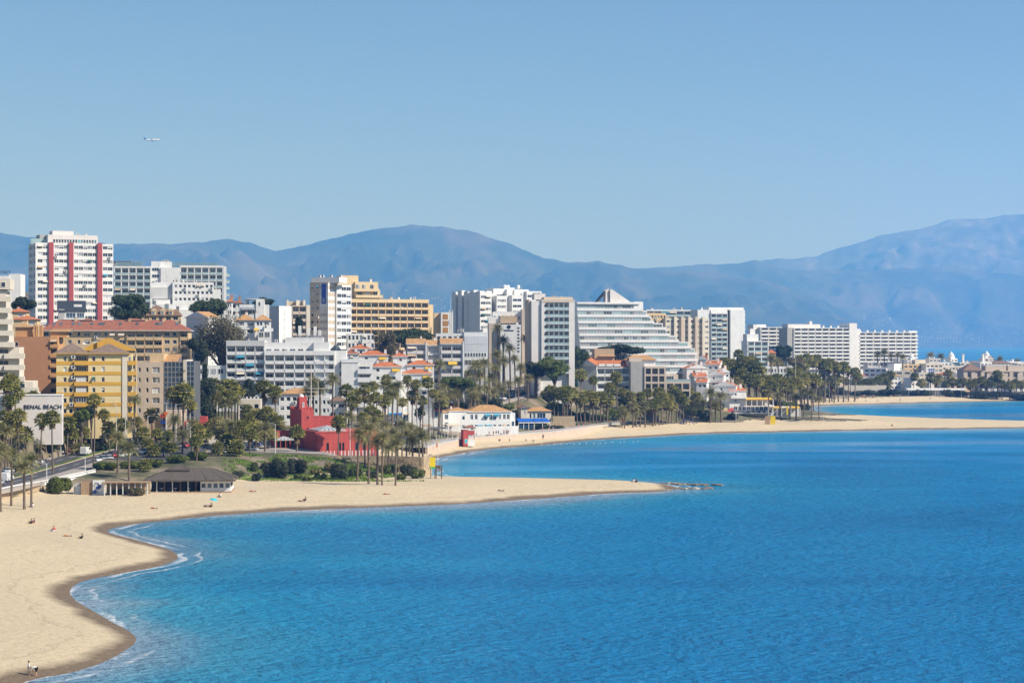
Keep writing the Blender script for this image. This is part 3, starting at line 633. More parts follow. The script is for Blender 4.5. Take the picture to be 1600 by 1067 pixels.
        for k in range(nf):
            zf = zt - top - (k + 1) * fh
            for i in range(n):
                x0, x1 = a0 + g * i, a0 + g * (i + 1)
                s.balc(fr, x0 + gapb * 0.5, x1 - gapb * 0.5, zf, v, dep, ph, style) if False else s.balc(fr, x0 + fin / 2 + 0.01, x1 - fin / 2 - 0.01, zf, v, dep - 0.01, ph, style)
                s.win(fr, x0 + g * wf[0] + fin * 0.3, x0 + g * wf[1] - fin * 0.3, zf + 0.1, min(zf + 0.1 + wh, zf + fh - 0.3), v + dep - 0.11, frame=frame, pool=pool)
                if fr.a == 0 and s.r.random() < 0.07: s.sunblind(x0 + fin, x1 - fin, v + 0.1, zf + fh - 0.5)
    def roof(s, u0, u1, v0, v1, z, h, m, kind='hip', ov=0.5, th=0.2, name='roof', trim=None):
        mb = MB(); u0 -= ov; u1 += ov; v0 -= ov; v1 += ov; W, D = u1 - u0, v1 - v0
        b4 = [(u0, v0), (u1, v0), (u1, v1), (u0, v1)]
        mb.box(u0, u1, v0, v1, z, z + th, 1); zz = z + th + 0.003; c = [(p[0], p[1], zz) for p in b4]; zr = z + h
        if kind == 'hip':
            if W >= D: p, q = (u0 + D / 2, (v0 + v1) / 2, zr), (u1 - D / 2, (v0 + v1) / 2, zr); mb.quad(c[0], c[1], q, p); mb.tri(c[1], c[2], q); mb.quad(c[2], c[3], p, q); mb.tri(c[3], c[0], p)
            else: p, q = ((u0 + u1) / 2, v0 + W / 2, zr), ((u0 + u1) / 2, v1 - W / 2, zr); mb.tri(c[0], c[1], p); mb.quad(c[1], c[2], q, p); mb.tri(c[2], c[3], q); mb.quad(c[3], c[0], p, q)
        elif kind == 'ridge_u':
            p, q = (u0, (v0 + v1) / 2, zr), (u1, (v0 + v1) / 2, zr); mb.quad(c[0], c[1], q, p); mb.quad(c[2], c[3], p, q); mb.tri(c[3], c[0], p, 1); mb.tri(c[1], c[2], q, 1)
        elif kind == 'ridge_v':
            p, q = ((u0 + u1) / 2, v0, zr), ((u0 + u1) / 2, v1, zr); mb.quad(c[1], c[2], q, p); mb.quad(c[3], c[0], p, q); mb.tri(c[0], c[1], p, 1); mb.tri(c[2], c[3], q, 1)
        elif kind == 'shed':
            p, q = (u0, v1, zr), (u1, v1, zr); mb.quad(c[0], c[1], q, p); mb.quad(c[2], c[3], p, q, 1); mb.tri(c[3], c[0], p, 1); mb.tri(c[1], c[2], q, 1)
        return mb.obj(name, [m, trim or 'soffit'], s.root)
    def chimney(s, u, v, z, h=1.6, w_=0.7, m='white', cap='tile_orange'):
        mb = MB(); mb.box(u, u + w_, v, v + w_, z, z + h, 0); mb.box(u - 0.1, u + w_ + 0.1, v - 0.1, v + w_ + 0.1, z + h + 0.25, z + h + 0.4, 1)
        for x in (u + 0.02, u + w_ - 0.14): mb.box(x, x + 0.12, v + 0.05, v + w_ - 0.05, z + h, z + h + 0.25, 0)
        return mb.obj('chimney', [m, cap], s.root)
    def antenna(s, u, v, z, h=3.0):
        mb = MB(); mb.tube((u, v, z), (u, v, z + h), 0.06, 0.04, 5)
        for k in range(3): mb.tube((u - 0.6 + 0.12 * k, v, z + h - 0.15 - 0.4 * k), (u + 0.6 - 0.12 * k, v, z + h - 0.15 - 0.4 * k), 0.03, n=4)
        return mb.obj('antenna', 'metal_grey', s.root)
    def ac(s, u, v, z):
        mb = MB(); mb.box(u, u + 1.1, v, v + 0.6, z, z + 0.95, 0); mb.tube((u + 0.55, v - 0.03, z + 0.48), (u + 0.55, v + 0.02, z + 0.48), 0.36, n=10, m=1)
        for x in (u + 0.1, u + 0.9): mb.box(x, x + 0.1, v, v + 0.5, z - 0.15, z, 1)
        return mb.obj('air_conditioner', ['metal_white', 'metal_dark'], s.root)
    def awning(s, u0, u1, v, z, out=1.6, drop=0.6, m='yellow_awning', name='awning'):
        mb = MB(); mb.hexa([(u0, v - out, z - drop - 0.06), (u1, v - out, z - drop - 0.06), (u1, v, z - 0.06), (u0, v, z - 0.06), (u0, v - out, z - drop), (u1, v - out, z - drop), (u1, v, z), (u0, v, z)])
        mb.box(u0, u1, v - out - 0.03, v - out, z - drop - 0.35, z - drop); return mb.obj(name, m, s.root)
    def sunblind(s, a, b, v, z):
        k = ('sb', round(b - a, 1)); m_ = s.r.choice(['cream_awning', 'teal_awning', 'green_panel', 'cream_awning', 'tan'])
        mb = MB(); w_ = b - a; mb.hexa([(0, -0.8, -0.75), (w_, -0.8, -0.75), (w_, 0, -0.05), (0, 0, -0.05), (0, -0.8, -0.7), (w_, -0.8, -0.7), (w_, 0, 0), (0, 0, 0)]); return mb.obj('sun_blind', m_, s.root, loc=(a, v - 0.01, z + 0.1))
    def clutter(s, u0, u1, v0, v1, z, k=5):
        for _ in range(k):
            u, v = s.r.uniform(u0, u1 - 1.5), s.r.uniform(v0, v1 - 1); t = s.r.random()
            if t < 0.4: s.chimney(u, v, z, s.r.uniform(0.8, 1.8), s.r.uniform(0.6, 1.2), s.r.choice(['white', 'beige', 'white_pink']), 'concrete')
            elif t < 0.7: s.antenna(u, v, z, s.r.uniform(2, 4))
            else: s.ac(u, v, z + 0.16)
    def text(s, txt, u, v, z, size, m, depth=0.08, name='lettering', ang=0.0):
        c = bpy.data.curves.new('lettering', 'FONT'); c.body = txt; c.size = size; c.extrude = depth / 2; c.align_x = 'CENTER'
        o = bpy.data.objects.new(name, c); COL.objects.link(o)
        dg = bpy.context.evaluated_depsgraph_get(); me = bpy.data.meshes.new_from_object(o.evaluated_get(dg)); bpy.data.objects.remove(o)
        me.materials.clear(); me.materials.append(M[m]); o = link(name, me, s.root, (u, v, z)); o.rotation_euler = (R(90), 0, R(ang)); return o
    def done(s, name='wall'):
        if s.w.f: s.w.obj(name, s.mats, s.root)
        return s
# ------------------------------------------------------------------ buildings, back of the town first
# the tall tower with three red fins
B = Bld('apartment_tower', 'tall white apartment tower with three red vertical fins', 57, 850, 24)
zt = B.z(380, 10); U = B.u; W1 = U(177)
cols = []
for a, b, k in ((58.5, 75, 2), (84.5, 107, 3), (115.5, 151.5, 5), (160.5, 176, 2)):
    a, b = U(a), U(b); g = (b - a) / k; cols += [(a + g * i + 0.08, a + g * (i + 1) - 0.08) for i in range(k)]
B.facade(FR0, 0, W1, zt, 12, 3.02, 'white', cols, D=16, top=0.75, head=0.25, wh=1.45)
for a, b in ((76, 83.2), (107.3, 114.3), (152, 159.2)):
    mb = MB(); mb.box(U(a), U(b), -0.9, -0.002, -3, zt + 0.3); mb.obj('fin', 'red_fin', B.root)
L = Fr(-0.4, 16, -90)
B.facade(L, 0, 16, zt - 0.2, 12, 3.02, 'white', [(1, 4), (5, 7.5), (9.5, 11), (12.5, 15.2)], D=0.39, top=0.75, head=0.25, wh=1.5)
a, b = B.box(75, 153, 367.5, 381, 1.2, 14, 'white_pink'); z = B.z(374, 15)
for i in range(16): p = U(83 + i * 4.3, 1.2); B.win(FR0, p, U(86.2 + i * 4.3, 1.2), z - 1.5, z, 1.05, pool=['dark', 'dark', 'glass_teal'], nm=1)
B.box(82, 115, 361, 367.5, 3, 10, 'white_pink'); B.box(62, 74, 367, 381, 6, 14, 'concrete')
zz = B.z(381, 2); B.pbox('glass_screen', U(48, 4), U(74, 4), 4, 4.15, zz, zz + 2.4, 'glass_rail')
B.clutter(U(90), U(150), 3, 12, B.z(367.5, 15), 6); B.clutter(2, W1 - 2, 12, 15, zt, 3)
B.done()
# white hotel behind, with glass balconies and a grid front
B = Bld('hotel', 'white hotel with glass balconies and solar panels behind the red-finned tower', 178, 960, 8)
z1 = B.z(416, 10); fl = FR0
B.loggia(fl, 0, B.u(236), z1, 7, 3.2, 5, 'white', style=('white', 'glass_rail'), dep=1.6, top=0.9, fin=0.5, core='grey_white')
B.mbox(B.u(236), B.u(251), 3, 14, -3, z1 + 2.5, 'white')
for k in range(6): B.win(FR0, B.u(237), B.u(248), z1 - 0.6 - k * 3.2 - 1.6, z1 - 0.6 - k * 3.2, 2.9, var='glass_blue')
B.loggia(fl, B.u(281), B.u(349), B.z(415, 55), 8, 3.2, 6, 'white', v=2.0, style=('white', 'glass_rail'), dep=1.6, top=1.0, fin=0.5, core='grey_white')
B.mbox(B.u(251), B.u(281) - 0.01, 2.0, 14, -3, B.z(418, 40), 'white'); B.mbox(B.u(349) + 0.01, B.u(353.5), 2.0, 14, -3, B.z(416, 58), 'white')
for k in range(8): B.balc(FR0, B.u(353.5) + 0.02, B.u(353.5) + 1.6, B.z(416, 58) - 1.2 - 3.2 * (k + 1), 6, 4, 1.0, ('white', 'glass_rail'))
B.box(236, 268, 409, 420, 4, 13, 'white'); B.box(178, 203, 409, 417, 9, 16, 'orange_wall'); B.roof(B.u(178, 9), B.u(203, 9), 9, 16, B.z(409, 5, 9), 0.4, 'tile_brown', 'hip', 0.6)
for q0, q1, k in ((180, 222, 9), (252, 340, 18)):
    for i in range(k):
        p = B.u(q0 + (q1 - q0) * i / k, 5); mb = MB(); zz = (z1 if q0 < 200 else B.z(417, 45)) + 0.3
        mb.hexa([(p, 5, zz), (p + 1.9, 5, zz), (p + 1.9, 8, zz + 1.9), (p, 8, zz + 1.9), (p, 5, zz + 0.1), (p + 1.9, 5, zz + 0.1), (p + 1.9, 8, zz + 2.0), (p, 8, zz + 2.0)]); mb.box(p + 0.8, p + 1.0, 7.8, 7.95, zz - 0.6, zz + 1.85)
        mb.obj('solar_panel', 'solar', B.root)
B.clutter(B.u(240), B.u(265), 5, 10, B.z(409, 20), 4); B.done()
B = Bld('hotel_annex', 'lower white hotel wing with a grid of small square windows', 262, 925, 10)
zt = B.z(441, 10); g0, g1 = B.u(272), B.u(334)
cols = [(g0 + (g1 - g0) * (i + 0.12) / 9, g0 + (g1 - g0) * (i + 0.74) / 9) for i in range(9)]
B.facade(FR0, g0 - 0.7, g1, zt, 4, 3.0, 'white', cols, D=12, top=0.7, head=0.5, wh=1.35, t=0.6, pool=VDARK, nm=1)
B.box(334.2, 345, 452, None, 0.3, 11, 'white'); B.box(238, 271, 441, None, 3.2, 12, 'white'); B.box(235, 270, 449, 467, 1.5, 3.1, 'grey_white')
B.box(240, 266, 468, 483, -3, 1.3, 'white'); B.box(245, 300, 475, None, -5.5, -3.1, 'white'); B.box(268, 305, 484, None, -8, -5.6, 'white')
for p, q, y0, y1, v in ((258, 264, 475, 483, -5.7), (275, 280, 479, 489, -8.2), (238, 244, 470, 476, -3.2)): B.win(FR0, B.u(p, v), B.u(q, v), B.z(y1, 3), B.z(y0, 3), v, var='glass_grey')
B.clutter(B.u(240), B.u(330), 3, 10, zt, 7); B.done()
# hotel with roof letters at the picture's edge
B = Bld('hotel', 'plain white hotel block with dark roof letters beside the red-finned tower', -40, 790, 6)
B.facade(FR0, 0, B.u(14), B.z(431, 10), 6, 3.1, 'white', 5, D=14, top=1.0); B.box(14, 32, 428, None, 0.5, 14, 'white')
B.text('FAKT', B.u(8), 1.0, B.z(427.5, 12), 1.7, 'letter_dark'); B.done()
# cream terraced apartments on the edge of the frame
B = Bld('apartment_building', 'cream apartment block stepping down in deep terraces above the seafront', -60, 540, 8)
zt = B.z(452, 10); fh = 3.1
ends = [17, 17, 20, 20, 22, 38, 38, 38, 60, 64]
for k, e in enumerate(ends):
    zf = zt - fh * (k + 1); v = -0.2 * k; u1 = B.u(e, v)
    B.mbox(0, u1 - 1.6, v + 1.7, 14, zf - 0.25, zf + fh - 0.25, 'cream')
    if u1 > 12.5:
        B.balc(FR0, 0, u1 - 5.4, zf, v, 1.7, 1.15, ('cream', 'cream')); B.balc(FR0, u1 - 5.3, u1, zf, v - 0.5, 2.2, 1.15, ('cream', 'cream'))
    else: B.balc(FR0, 0, u1, zf, v, 1.7, 1.15, ('cream', 'cream'))
    x = 1.0
    while x + 3 < u1 - 1.7: B.win(FR0, x, x + 2.6, zf + 0.15, zf + 2.35, v + 1.6, pool=VDARK); x += 4.4
B.mbox(0, B.u(15), 1.0, 12, zt, zt + 2.9, 'cream'); B.win(FR0, B.u(1), B.u(8), zt + 0.6, zt + 2.0, 0.9, var='dark'); B.done()
B = Bld('sign_wall', 'long white wall lettered BENAL BEACH beneath the cream terraces', -60, 527, 8, cat='wall')
B.mbox(0, B.u(97), 0, 4, -5, B.z(618, 25), 'white_pink'); B.mbox(0, B.u(97) + 0.1, -0.15, 4.1, B.z(618, 25), B.z(617, 25) + 0.15, 'white')
B.text('BENAL BEACH', B.u(67), -0.12, B.z(638.5, 22), 1.55, 'letter_dark'); B.done()
# small red-roofed houses by the tower
for px0, px1, y0, y1, d, lab in ((14, 41, 484, 497, 720, 'small cream house with orange tile roof below the dark tree'), (17, 58, 496, 512, 690, 'low house with orange roof and glazed porch above the brick block')):
    B = Bld('house', lab, px0, d, 5, cat='house'); u1 = B.u(px1); zt = B.z(y0 + 4, 4)
    B.facade(FR0, 0, u1, zt, 1, 3, 'peach', [(u1 * 0.5, u1 * 0.9)], D=8, top=0.1); B.roof(0, u1, 0, 8, zt, 1.6, 'tile_orange'); B.chimney(u1 * 0.4, 3, zt + 0.6, 1.2); B.done()
# brick block with corner balconies
B = Bld('apartment_building', 'terracotta brick apartment block with blind front and corner balconies', 39, 592, 3)
zt = B.z(526, 5); u1 = B.u(78); B.mbox(-3.2, u1, 0, 12, -3, zt, 'terracotta_wall')
B.facade(FR0, u1 + 0.01, B.u(90), zt, 6, 2.9, 'orange_wall', [(u1 + 0.15, B.u(89))], D=12, top=0.6, head=0.3, wh=1.3, t=1.2, pool=['room_dark'], frame='terracotta_wall', nm=1)
for k in range(6):
    B.win(FR0, -2.9, -1.9, zt - 1.6 - 2.9 * k - 1.3, zt - 1.6 - 2.9 * k, -0.06, var='dark')
    B.balc(FR0, u1 + 0.1, B.u(90) + 0.2, zt - 2.9 * (k + 1) - 0.2, -0.35, 0.34, 0.8, ('orange_wall', 'orange_wall'))
B.box(24, 50, 512, 527, 2, 9, 'orange_wall'); B.roof(B.u(24, 2), B.u(50, 2), 2, 9, B.z(512, 2), 1.2, 'tile_tan')
for p in (52, 56, 61, 64): B.box(p, p + 2.6, 508, 527, 1, 2.2, 'orange_wall')
B.roof(B.u(78), B.u(104), 2, 8, B.z(519, 12), 1.0, 'tile_tan', 'shed'); B.box(79, 103, 519, 527, 2, 8, 'orange_wall'); B.chimney(B.u(30), 4, B.z(512, 2) + 0.5, 1.4, 1.6, 'peach'); B.done()
# long terrace with the red roof
B = Bld('apartment_building', 'long peach apartment terrace under a red tiled roof with skylights', 62, 752, 3)
zt = B.z(517, 25); u1 = B.u(294); ur = B.u(198); fh = 3.0
def pc(*ps): return [(B.u(a), B.u(b)) for a, b in ps]
B.facade(FR0, 0, ur, zt, 7, fh, 'peach', pc((68, 76), (79, 88), (92, 99), (106, 112), (121, 125.5), (131, 140), (147, 158), (163, 168), (172, 180), (186, 196)), D=12, top=0.1, head=0.35, wh=1.5)
B.loggia(FR0, ur + 0.01, B.u(254), zt, 7, fh, 4, 'peach', v=-0.6, D=12.6, dep=1.6, top=0.3, style=('peach', 'peach'), pool=VARS)
B.facade(FR0, B.u(254) + 0.01, B.u(281), zt, 7, fh, 'peach', pc((257, 265), (270, 276)), D=12, top=0.1, head=0.4, wh=1.4)
B.loggia(FR0, B.u(281) + 0.01, u1, zt, 7, fh, 1, 'peach', v=-0.4, D=12.4, dep=1.5, top=0.3, style=('peach', 'peach'))
B.roof(0, u1, -0.6, 12, zt, 4.2, 'tile_red', ov=0.8, trim='white')
zr = zt
for p in (80, 91, 110, 120, 139, 152, 157, 184, 210, 241, 247, 273):
    a = B.u(p); mb = MB(); v0 = 2.2; s_ = 4.0 / 7.1; z0 = zr + 0.22 + (v0 + 1.4) * s_
    mb.hexa([(a, v0, z0), (a + 1.2, v0, z0), (a + 1.2, v0 + 1.5, z0 + 1.5 * s_), (a, v0 + 1.5, z0 + 1.5 * s_), (a, v0, z0 + 0.14), (a + 1.2, v0, z0 + 0.14), (a + 1.2, v0 + 1.5, z0 + 1.5 * s_ + 0.14), (a, v0 + 1.5, z0 + 1.5 * s_ + 0.14)])
    mb.obj('skylight', 'glass_grey', B.root)
for p in (113, 198, 224, 251): B.chimney(B.u(p), 4.5, zr + 2.2, 2.4, 0.9, 'peach')
for a, b in ((128, 143), (198, 222)): B.box(a, b, 501, 507, 5, 9, 'peach'); B.roof(B.u(a, 5), B.u(b, 5), 5, 9, B.z(501, 20, 5), 0.9, 'tile_red')
for a, b in ((172, 180), (185, 195)): B.awning(B.u(a), B.u(b), -0.05, zt - 0.5, 1.4, 1.0, 'cream_awning')
B.done()
# house with dormers, modern house with dark roof
B = Bld('house', 'ochre house with four arched dormers in a brown mansard roof', 212, 815, 4, cat='house')
zt = B.z(493, 8); u1 = B.u(280); B.facade(FR0, 0, u1, zt, 2, 3, 'apricot', 6, D=10, top=0.1, pool=VDARK)
mb = MB(); H = B.z(483, 8) - zt
for y0, y1, a, b in ((-0.6, 2.2, -0.6, u1 + 0.6),): mb.hexa([(a, y0, zt), (b, y0, zt), (b, 10.6, zt), (a, 10.6, zt), (a + 2, y1, zt + H), (b - 2, y1, zt + H), (b - 2, 8, zt + H), (a + 2, 8, zt + H)])
mb.hexa([(5, 3, zt + H), (u1 - 6, 3, zt + H), (u1 - 6, 7, zt + H), (5, 7, zt + H), (8, 4.9, zt + H + 1.6), (u1 - 9, 4.9, zt + H + 1.6), (u1 - 9, 5.1, zt + H + 1.6), (8, 5.1, zt + H + 1.6)]); mb.obj('roof', 'tile_brown', B.root)
for p in (226, 240, 254, 267):
    a = B.u(p); mb = MB(); mb.box(a - 0.9, a + 0.9, -0.4, 2.0, zt + 0.2, zt + 1.9, 0)
    mb.poly([(a - 1.1, -0.5), (a + 1.1, -0.5), (a + 1.1, 2), (a - 1.1, 2)], zt + 1.9, zt + 2.05, 0); mb.hexa([(a - 1.1, -0.5, zt + 2.05), (a + 1.1, -0.5, zt + 2.05), (a + 1.1, 2, zt + 2.05), (a - 1.1, 2, zt + 2.05), (a - 0.1, -0.5, zt + 2.9), (a + 0.1, -0.5, zt + 2.9), (a + 0.1, 2, zt + 2.9), (a - 0.1, 2, zt + 2.9)], 0)
    d_ = mb.obj('dormer', 'apricot', B.root); link('window', window_mesh(1.1, 1.5, 'glass_grey', 'frame_white', 2), d_, (a - 0.55, -0.5, zt + 0.35))
B.done()
B = Bld('house', 'modern white house with steep dark roof and solar panel in front of the tower', 101, 785, 14, cat='house')
zt = B.z(487, 5); u1 = B.u(133); B.mbox(0, u1, 0, 8, -3, zt, 'white'); B.mbox(-2.4, -0.01, 0, 8, -3, zt + 1, 'concrete')
B.win(FR0, 0.6, u1 * 0.55, zt - 2.6, zt - 0.4, -0.12, var='glass_blue'); B.win(FR0, u1 * 0.6, u1 - 0.4, zt - 2.6, zt - 0.4, -0.12, var='glass_blue')
B.balc(FR0, -0.5, u1 + 0.4, zt - 2.9, -1.8, 1.79, 0.9, ('white', 'rail')); B.roof(-2.4, u1, 0, 8, zt, 4.4, 'tile_dark', 'ridge_u', 0.4, trim='frame_dark')
B.pbox('skylight', u1 * 0.45, u1 * 0.85, 1.2, 1.4, zt + 1.9, zt + 2.9, 'frame_white'); B.done()
# yellow apartments
B = Bld('apartment_building', 'pale yellow apartment block with mustard bands and grey hipped roof', 88, 570, 9)
zt = B.z(553, 8); fh = 2.98; ul, um, uc, ue = B.u(116), B.u(138), B.u(191), B.u(199)
rows = [(zt - 2.6 - fh * k, zt - 1.2 - fh * k) for k in range(6)]
B.facade(FR0, 0, ul, zt, 6, fh, 'pale_yellow', pc((99, 104), (108, 113.5)), D=13, top=0.0, head=0.75, wh=1.35)
B.mbox(ul + 0.01, um - 0.01, 1.3, 13, -3, zt, 'pale_yellow'); B.mbox(ul + 0.01, um - 0.01, 0.0, 1.29, zt - 0.4, zt, 'pale_yellow')
for k in range(6):
    zf = zt - fh * (k + 1)
    B.balc(FR0, ul + 0.05, um - 0.05, zf, -0.9, 2.15, 1.0, ('mustard', 'mustard')); B.win(FR0, ul + 0.5, um - 0.6, zf + 1.02, zf + 2.4, -0.5 if k in (2, 3, 4) else 1.2, var='shut' if k in (2, 3) else 'dark', nm=4)
    if k < 3: B.ac(ul - 0.8, -0.62, zf + 1.7)
    mb = MB(); mb.box(-0.06, ul, -0.08, -0.003, zf - 0.1, zf + 0.9); mb.obj('band', 'mustard', B.root)
    mb = MB(); mb.box(um, uc, -0.08, -0.003, zf - 0.1, zf + 0.9); mb.obj('band', 'mustard', B.root)
B.facade(FR0, um, uc, zt, 6, fh, 'pale_yellow', pc((144, 149), (158.5, 163.5)), D=13, top=0.0, head=0.75, wh=1.35)
B.mbox(uc + 0.01, ue, -0.25, 12, -3, zt + 0.2, 'cream'); B.mbox(ue + 0.01, B.u(206), 1.4, 12, -3, zt, 'pale_yellow')
for k in range(6):
    zf = zt - fh * (k + 1); B.balc(FR0, ue + 0.05, B.u(213), zf, -0.3, 4.0, 1.0, ('mustard', 'mustard')); B.win(FR0, ue + 0.3, B.u(205), zf + 0.1, zf + 2.2, 1.28, var='mixed')
    B.mbox(B.u(212), B.u(212) + 0.3, 3.2, 3.6, zf, zf + fh, 'cream')
B.roof(0, ul + 3, 0, 13, zt + 0.003, 3.2, 'tile_grey', ov=0.9, trim='mustard'); B.roof(ul + 3.9, ue, 0.0, 12, zt + 0.008, 3.0, 'tile_grey', ov=0.85, trim='mustard')
za = B.z(527, 12, 9); B.roof(B.u(132, 9), B.u(206, 9), 9, 18, B.z(548, 12, 9), za - B.z(548, 12, 9), 'tile_grey', 'ridge_v', 0.8, 0.5, trim='mustard'); B.mbox(B.u(136, 9), B.u(200, 9), 9.5, 18, -3, B.z(548, 12, 9), 'pale_yellow')
B.mbox(B.u(152, 9), B.u(157, 9), 7.5, 8.1, zt + 1, B.z(533, 12, 8), 'mustard')
mb = MB(); c = (B.u(130), 3.0, zt + 2.9); mb.lathe([(0.05, 0.35), (0.5, 0.15), (0.75, -0.1)], c, 10); mb.tube((c[0], c[1], c[2] - 1.6), (c[0], c[1], c[2]), 0.05); mb.obj('satellite_dish', 'metal_white', B.root)
B.done()
# beige block with glass curtain
B = Bld('office_building', 'beige block with tall blue glass curtain walls beside the yellow apartments', 213.5, 598, 0)
zt = B.z(566, 8); fh = 3.05; ug = B.u(255)
B.facade(FR0, 0, B.u(234), zt, 5, fh, 'tan_pale', pc((216, 220), (228, 232)), D=14, top=0.7, head=0.9, wh=1.35, pool=VDARK)
B.facade(FR0, B.u(234), ug, zt, 5, fh, 'tan_pale', pc((238, 249.5)), D=14, top=0.7, head=0.75, wh=1.7)
B.box(234, 256, 553, 566.01, 2, 9, 'peach'); B.roof(B.u(256, 2), B.u(275, 2), 2, 9, B.z(566, 8), 2.4, 'tile_tan', 'shed')
for a, b, zc in ((256, 286, 565.5), (291.5, 303, 564)):
    ua, ub = B.u(a), B.u(b); z1 = B.z(zc, 12); B.mbox(ua + 0.1, ub - 0.1, 0.5, 13, -3, z1 - 0.1, 'grey_dark'); nc = max(2, int((ub - ua) / 1.15)); nr = 13
    for i in range(nc):
        for k in range(nr):
            g, q = (ub - ua) / nc, 1.53; zz = z1 - q * (k + 1)
            me = window_mesh(g - 0.02, q - 0.02, 'glass_blue' if B.r.random() < 0.8 else 'dark', 'metal_grey', 1); link('glass_pane', me, B.root, (ua + g * i, 0.3, zz))
B.mbox(B.u(286) + 0.05, B.u(291.5) - 0.05, 0.0, 12, -3, B.z(562, 14), 'cream')
for k in range(5): B.balc(FR0, B.u(287), B.u(291), B.z(566, 14) - 3.05 * (k + 1) + 0.9, -0.5, 0.49, 1.0, ('cream', 'cream'))
B.box(258, 283, 640, None, -2, 0.2, 'tan_pale'); B.mbox(0, ug, -0.5, 0, -3, B.z(657, 5), 'tan'); B.clutter(1, ug, 3, 12, zt, 4); B.done()
# ------------------------------------------------------------------ middle of the town
def scribble(B, u0, u1, v, z0, z1, n_, m):        # lettering too small to read: short lines
    for i in range(n_): z = z1 - (z1 - z0) * (i + 0.5) / n_; k = B.r.uniform(0.5, 1.0); B.pbox('lettering', u0, u0 + (u1 - u0) * k, v, v + 0.03, z, z + (z1 - z0) / n_ * 0.45, m)
def blobs_(B, u0, u1, v, z, h, n_, m):            # a row of letters too small to read
    g = (u1 - u0) / n_
    for i in range(n_): B.pbox('lettering', u0 + g * i, u0 + g * (i + 0.72), v, v + 0.06, z, z + h * B.r.uniform(0.7, 1.0), m)
# houses and blocks on the slope between the pines
B = Bld('house', 'white gabled house with blank shaded end wall behind the eucalyptus', 291, 778, -30, cat='house')
zt = B.z(497, 5); u1 = B.u(325); B.facade(FR0, 0, u1, zt, 1, 3, 'white', [(u1 * 0.35, u1 * 0.5)], D=7, top=2.5, wh=1.2); B.roof(0, u1, 0, 7, zt, 2.6, 'tile_tan', 'ridge_v', trim='white'); B.done()
B = Bld('villa', 'white villa with tan tiled hip roofs and a yellow awning', 368, 785, 6, cat='house')
zt = B.z(501, 10); u1 = B.u(423); B.facade(FR0, 0, B.u(398), zt, 2, 3, 'white', pc((373, 381), (386, 396)), D=10, top=0.1); B.facade(FR0, B.u(398) + 0.01, u1, zt, 3, 3.1, 'white', pc((401, 405), (406, 410), (413, 420)), v=-1.2, D=10, top=0.1)
B.roof(0, B.u(397), 0, 10, zt, 2.8, 'tile_tan'); B.roof(B.u(399), u1, -1.2, 9, zt, 2.5, 'tile_tan'); B.awning(B.u(397), B.u(404), -1.25, zt - 3.0, 1.4, 0.7)
B.balc(FR0, B.u(413), B.u(427), zt - 4.0, -3.0, 1.79, 1.0, ('white', 'white')); B.chimney(B.u(383), 3, zt + 1.2, 2.0, 1.0); B.chimney(B.u(399), 2, zt + 1.0, 2.0, 1.0); B.chimney(B.u(367), 2, zt + 0.4, 2.4, 1.4)
B.box(403, 424, 518, None, -5, -2.5, 'white'); zz = B.z(519, 14); B.win(FR0, B.u(405), B.u(412), zz - 2, zz, -5.1, var='glass_grey'); B.win(FR0, B.u(414), B.u(422), zz - 2, zz, -5.1, var='glass_grey'); B.done()
B = Bld('apartment_building', 'white apartments with roof terrace and grey awnings below the umbrella pine', 375, 832, 6)
zt = B.z(470, 8); B.box(374, 400, 476, None, 0, 9, 'white'); a, b = B.box(400, 413, 467, None, -0.5, 9, 'white'); B.box(413, 420, 476, None, 0, 9, 'white'); B.roof(B.u(382), B.u(414), 1, 8, B.z(468.5, 8), 0.5, 'white_pink', 'hip', 0.3)
zz = B.z(480, 6); B.awning(B.u(376), B.u(399), -0.05, zz, 2.2, 0.9, 'metal_grey'); B.win(FR0, B.u(386), B.u(398), zz - 2.9, zz - 1.0, -0.1, var='dark'); B.win(FR0, B.u(376), B.u(384), zz - 2.9, zz - 1.0, -0.1, var='glass_grey'); B.win(FR0, B.u(404), B.u(407), zz + 0.5, zz + 2.2, -0.6, var='dark'); B.clutter(B.u(376), B.u(398), 2, 8, B.z(476, 5), 4); B.done()
for px0, px1, y0, d, lab, m in ((355, 362, 469, 850, 'narrow white house with arched porch beside the round pine', 'tile_orange'), (361, 379, 471, 870, 'low house with red tile roof and brick chimney on the slope', 'tile_red')):
    B = Bld('house', lab, px0, d, 4, cat='house'); u1 = B.u(px1); zt = B.z(y0 + 3, 2); B.facade(FR0, 0, u1, zt, 2, 3, 'white', 2, D=7, top=0.2, pool=VDARK); B.roof(0, u1, 0, 7, zt, 1.3, m); B.chimney(u1 * 0.6, 3, zt + 0.6, 2.2, 1.0, 'terracotta_wall'); B.done()
B = Bld('apartment_building', 'slim white block with one column of narrow stair windows', 421, 812, -28)
zt = B.z(478, 3); u1 = B.u(436); B.mbox(0, u1, 0, 9, -3, zt, 'grey_white'); rr = Fr(u1 + 0.02, 0, 90)
B.facade(rr, 0, 9, zt, 6, 3, 'white', [(3.2, 4.3)], D=0.5, top=1.5, head=0.4, wh=2.2, pool=['dark']); B.done()
B = Bld('apartment_building', 'beige apartment block with rounded loggias beside the tall slab', 441, 842, 14)
zt = B.z(481, 5); B.loggia(FR0, 0, B.u(456), zt + 0.4, 6, 3, 2, 'tan_pale', style=('tan_pale', 'tan_pale'), core='beige', D=10); B.loggia(FR0, B.u(456) + 0.01, B.u(478), zt + 1.0, 6, 3.05, 2, 'tan_pale', v=-1.0, style=('tan_pale', 'tan_pale'), core='beige', D=11)
B.mbox(B.u(478) + 0.01, B.u(484), -1.2, 10, -3, zt + 1.2, 'cream')
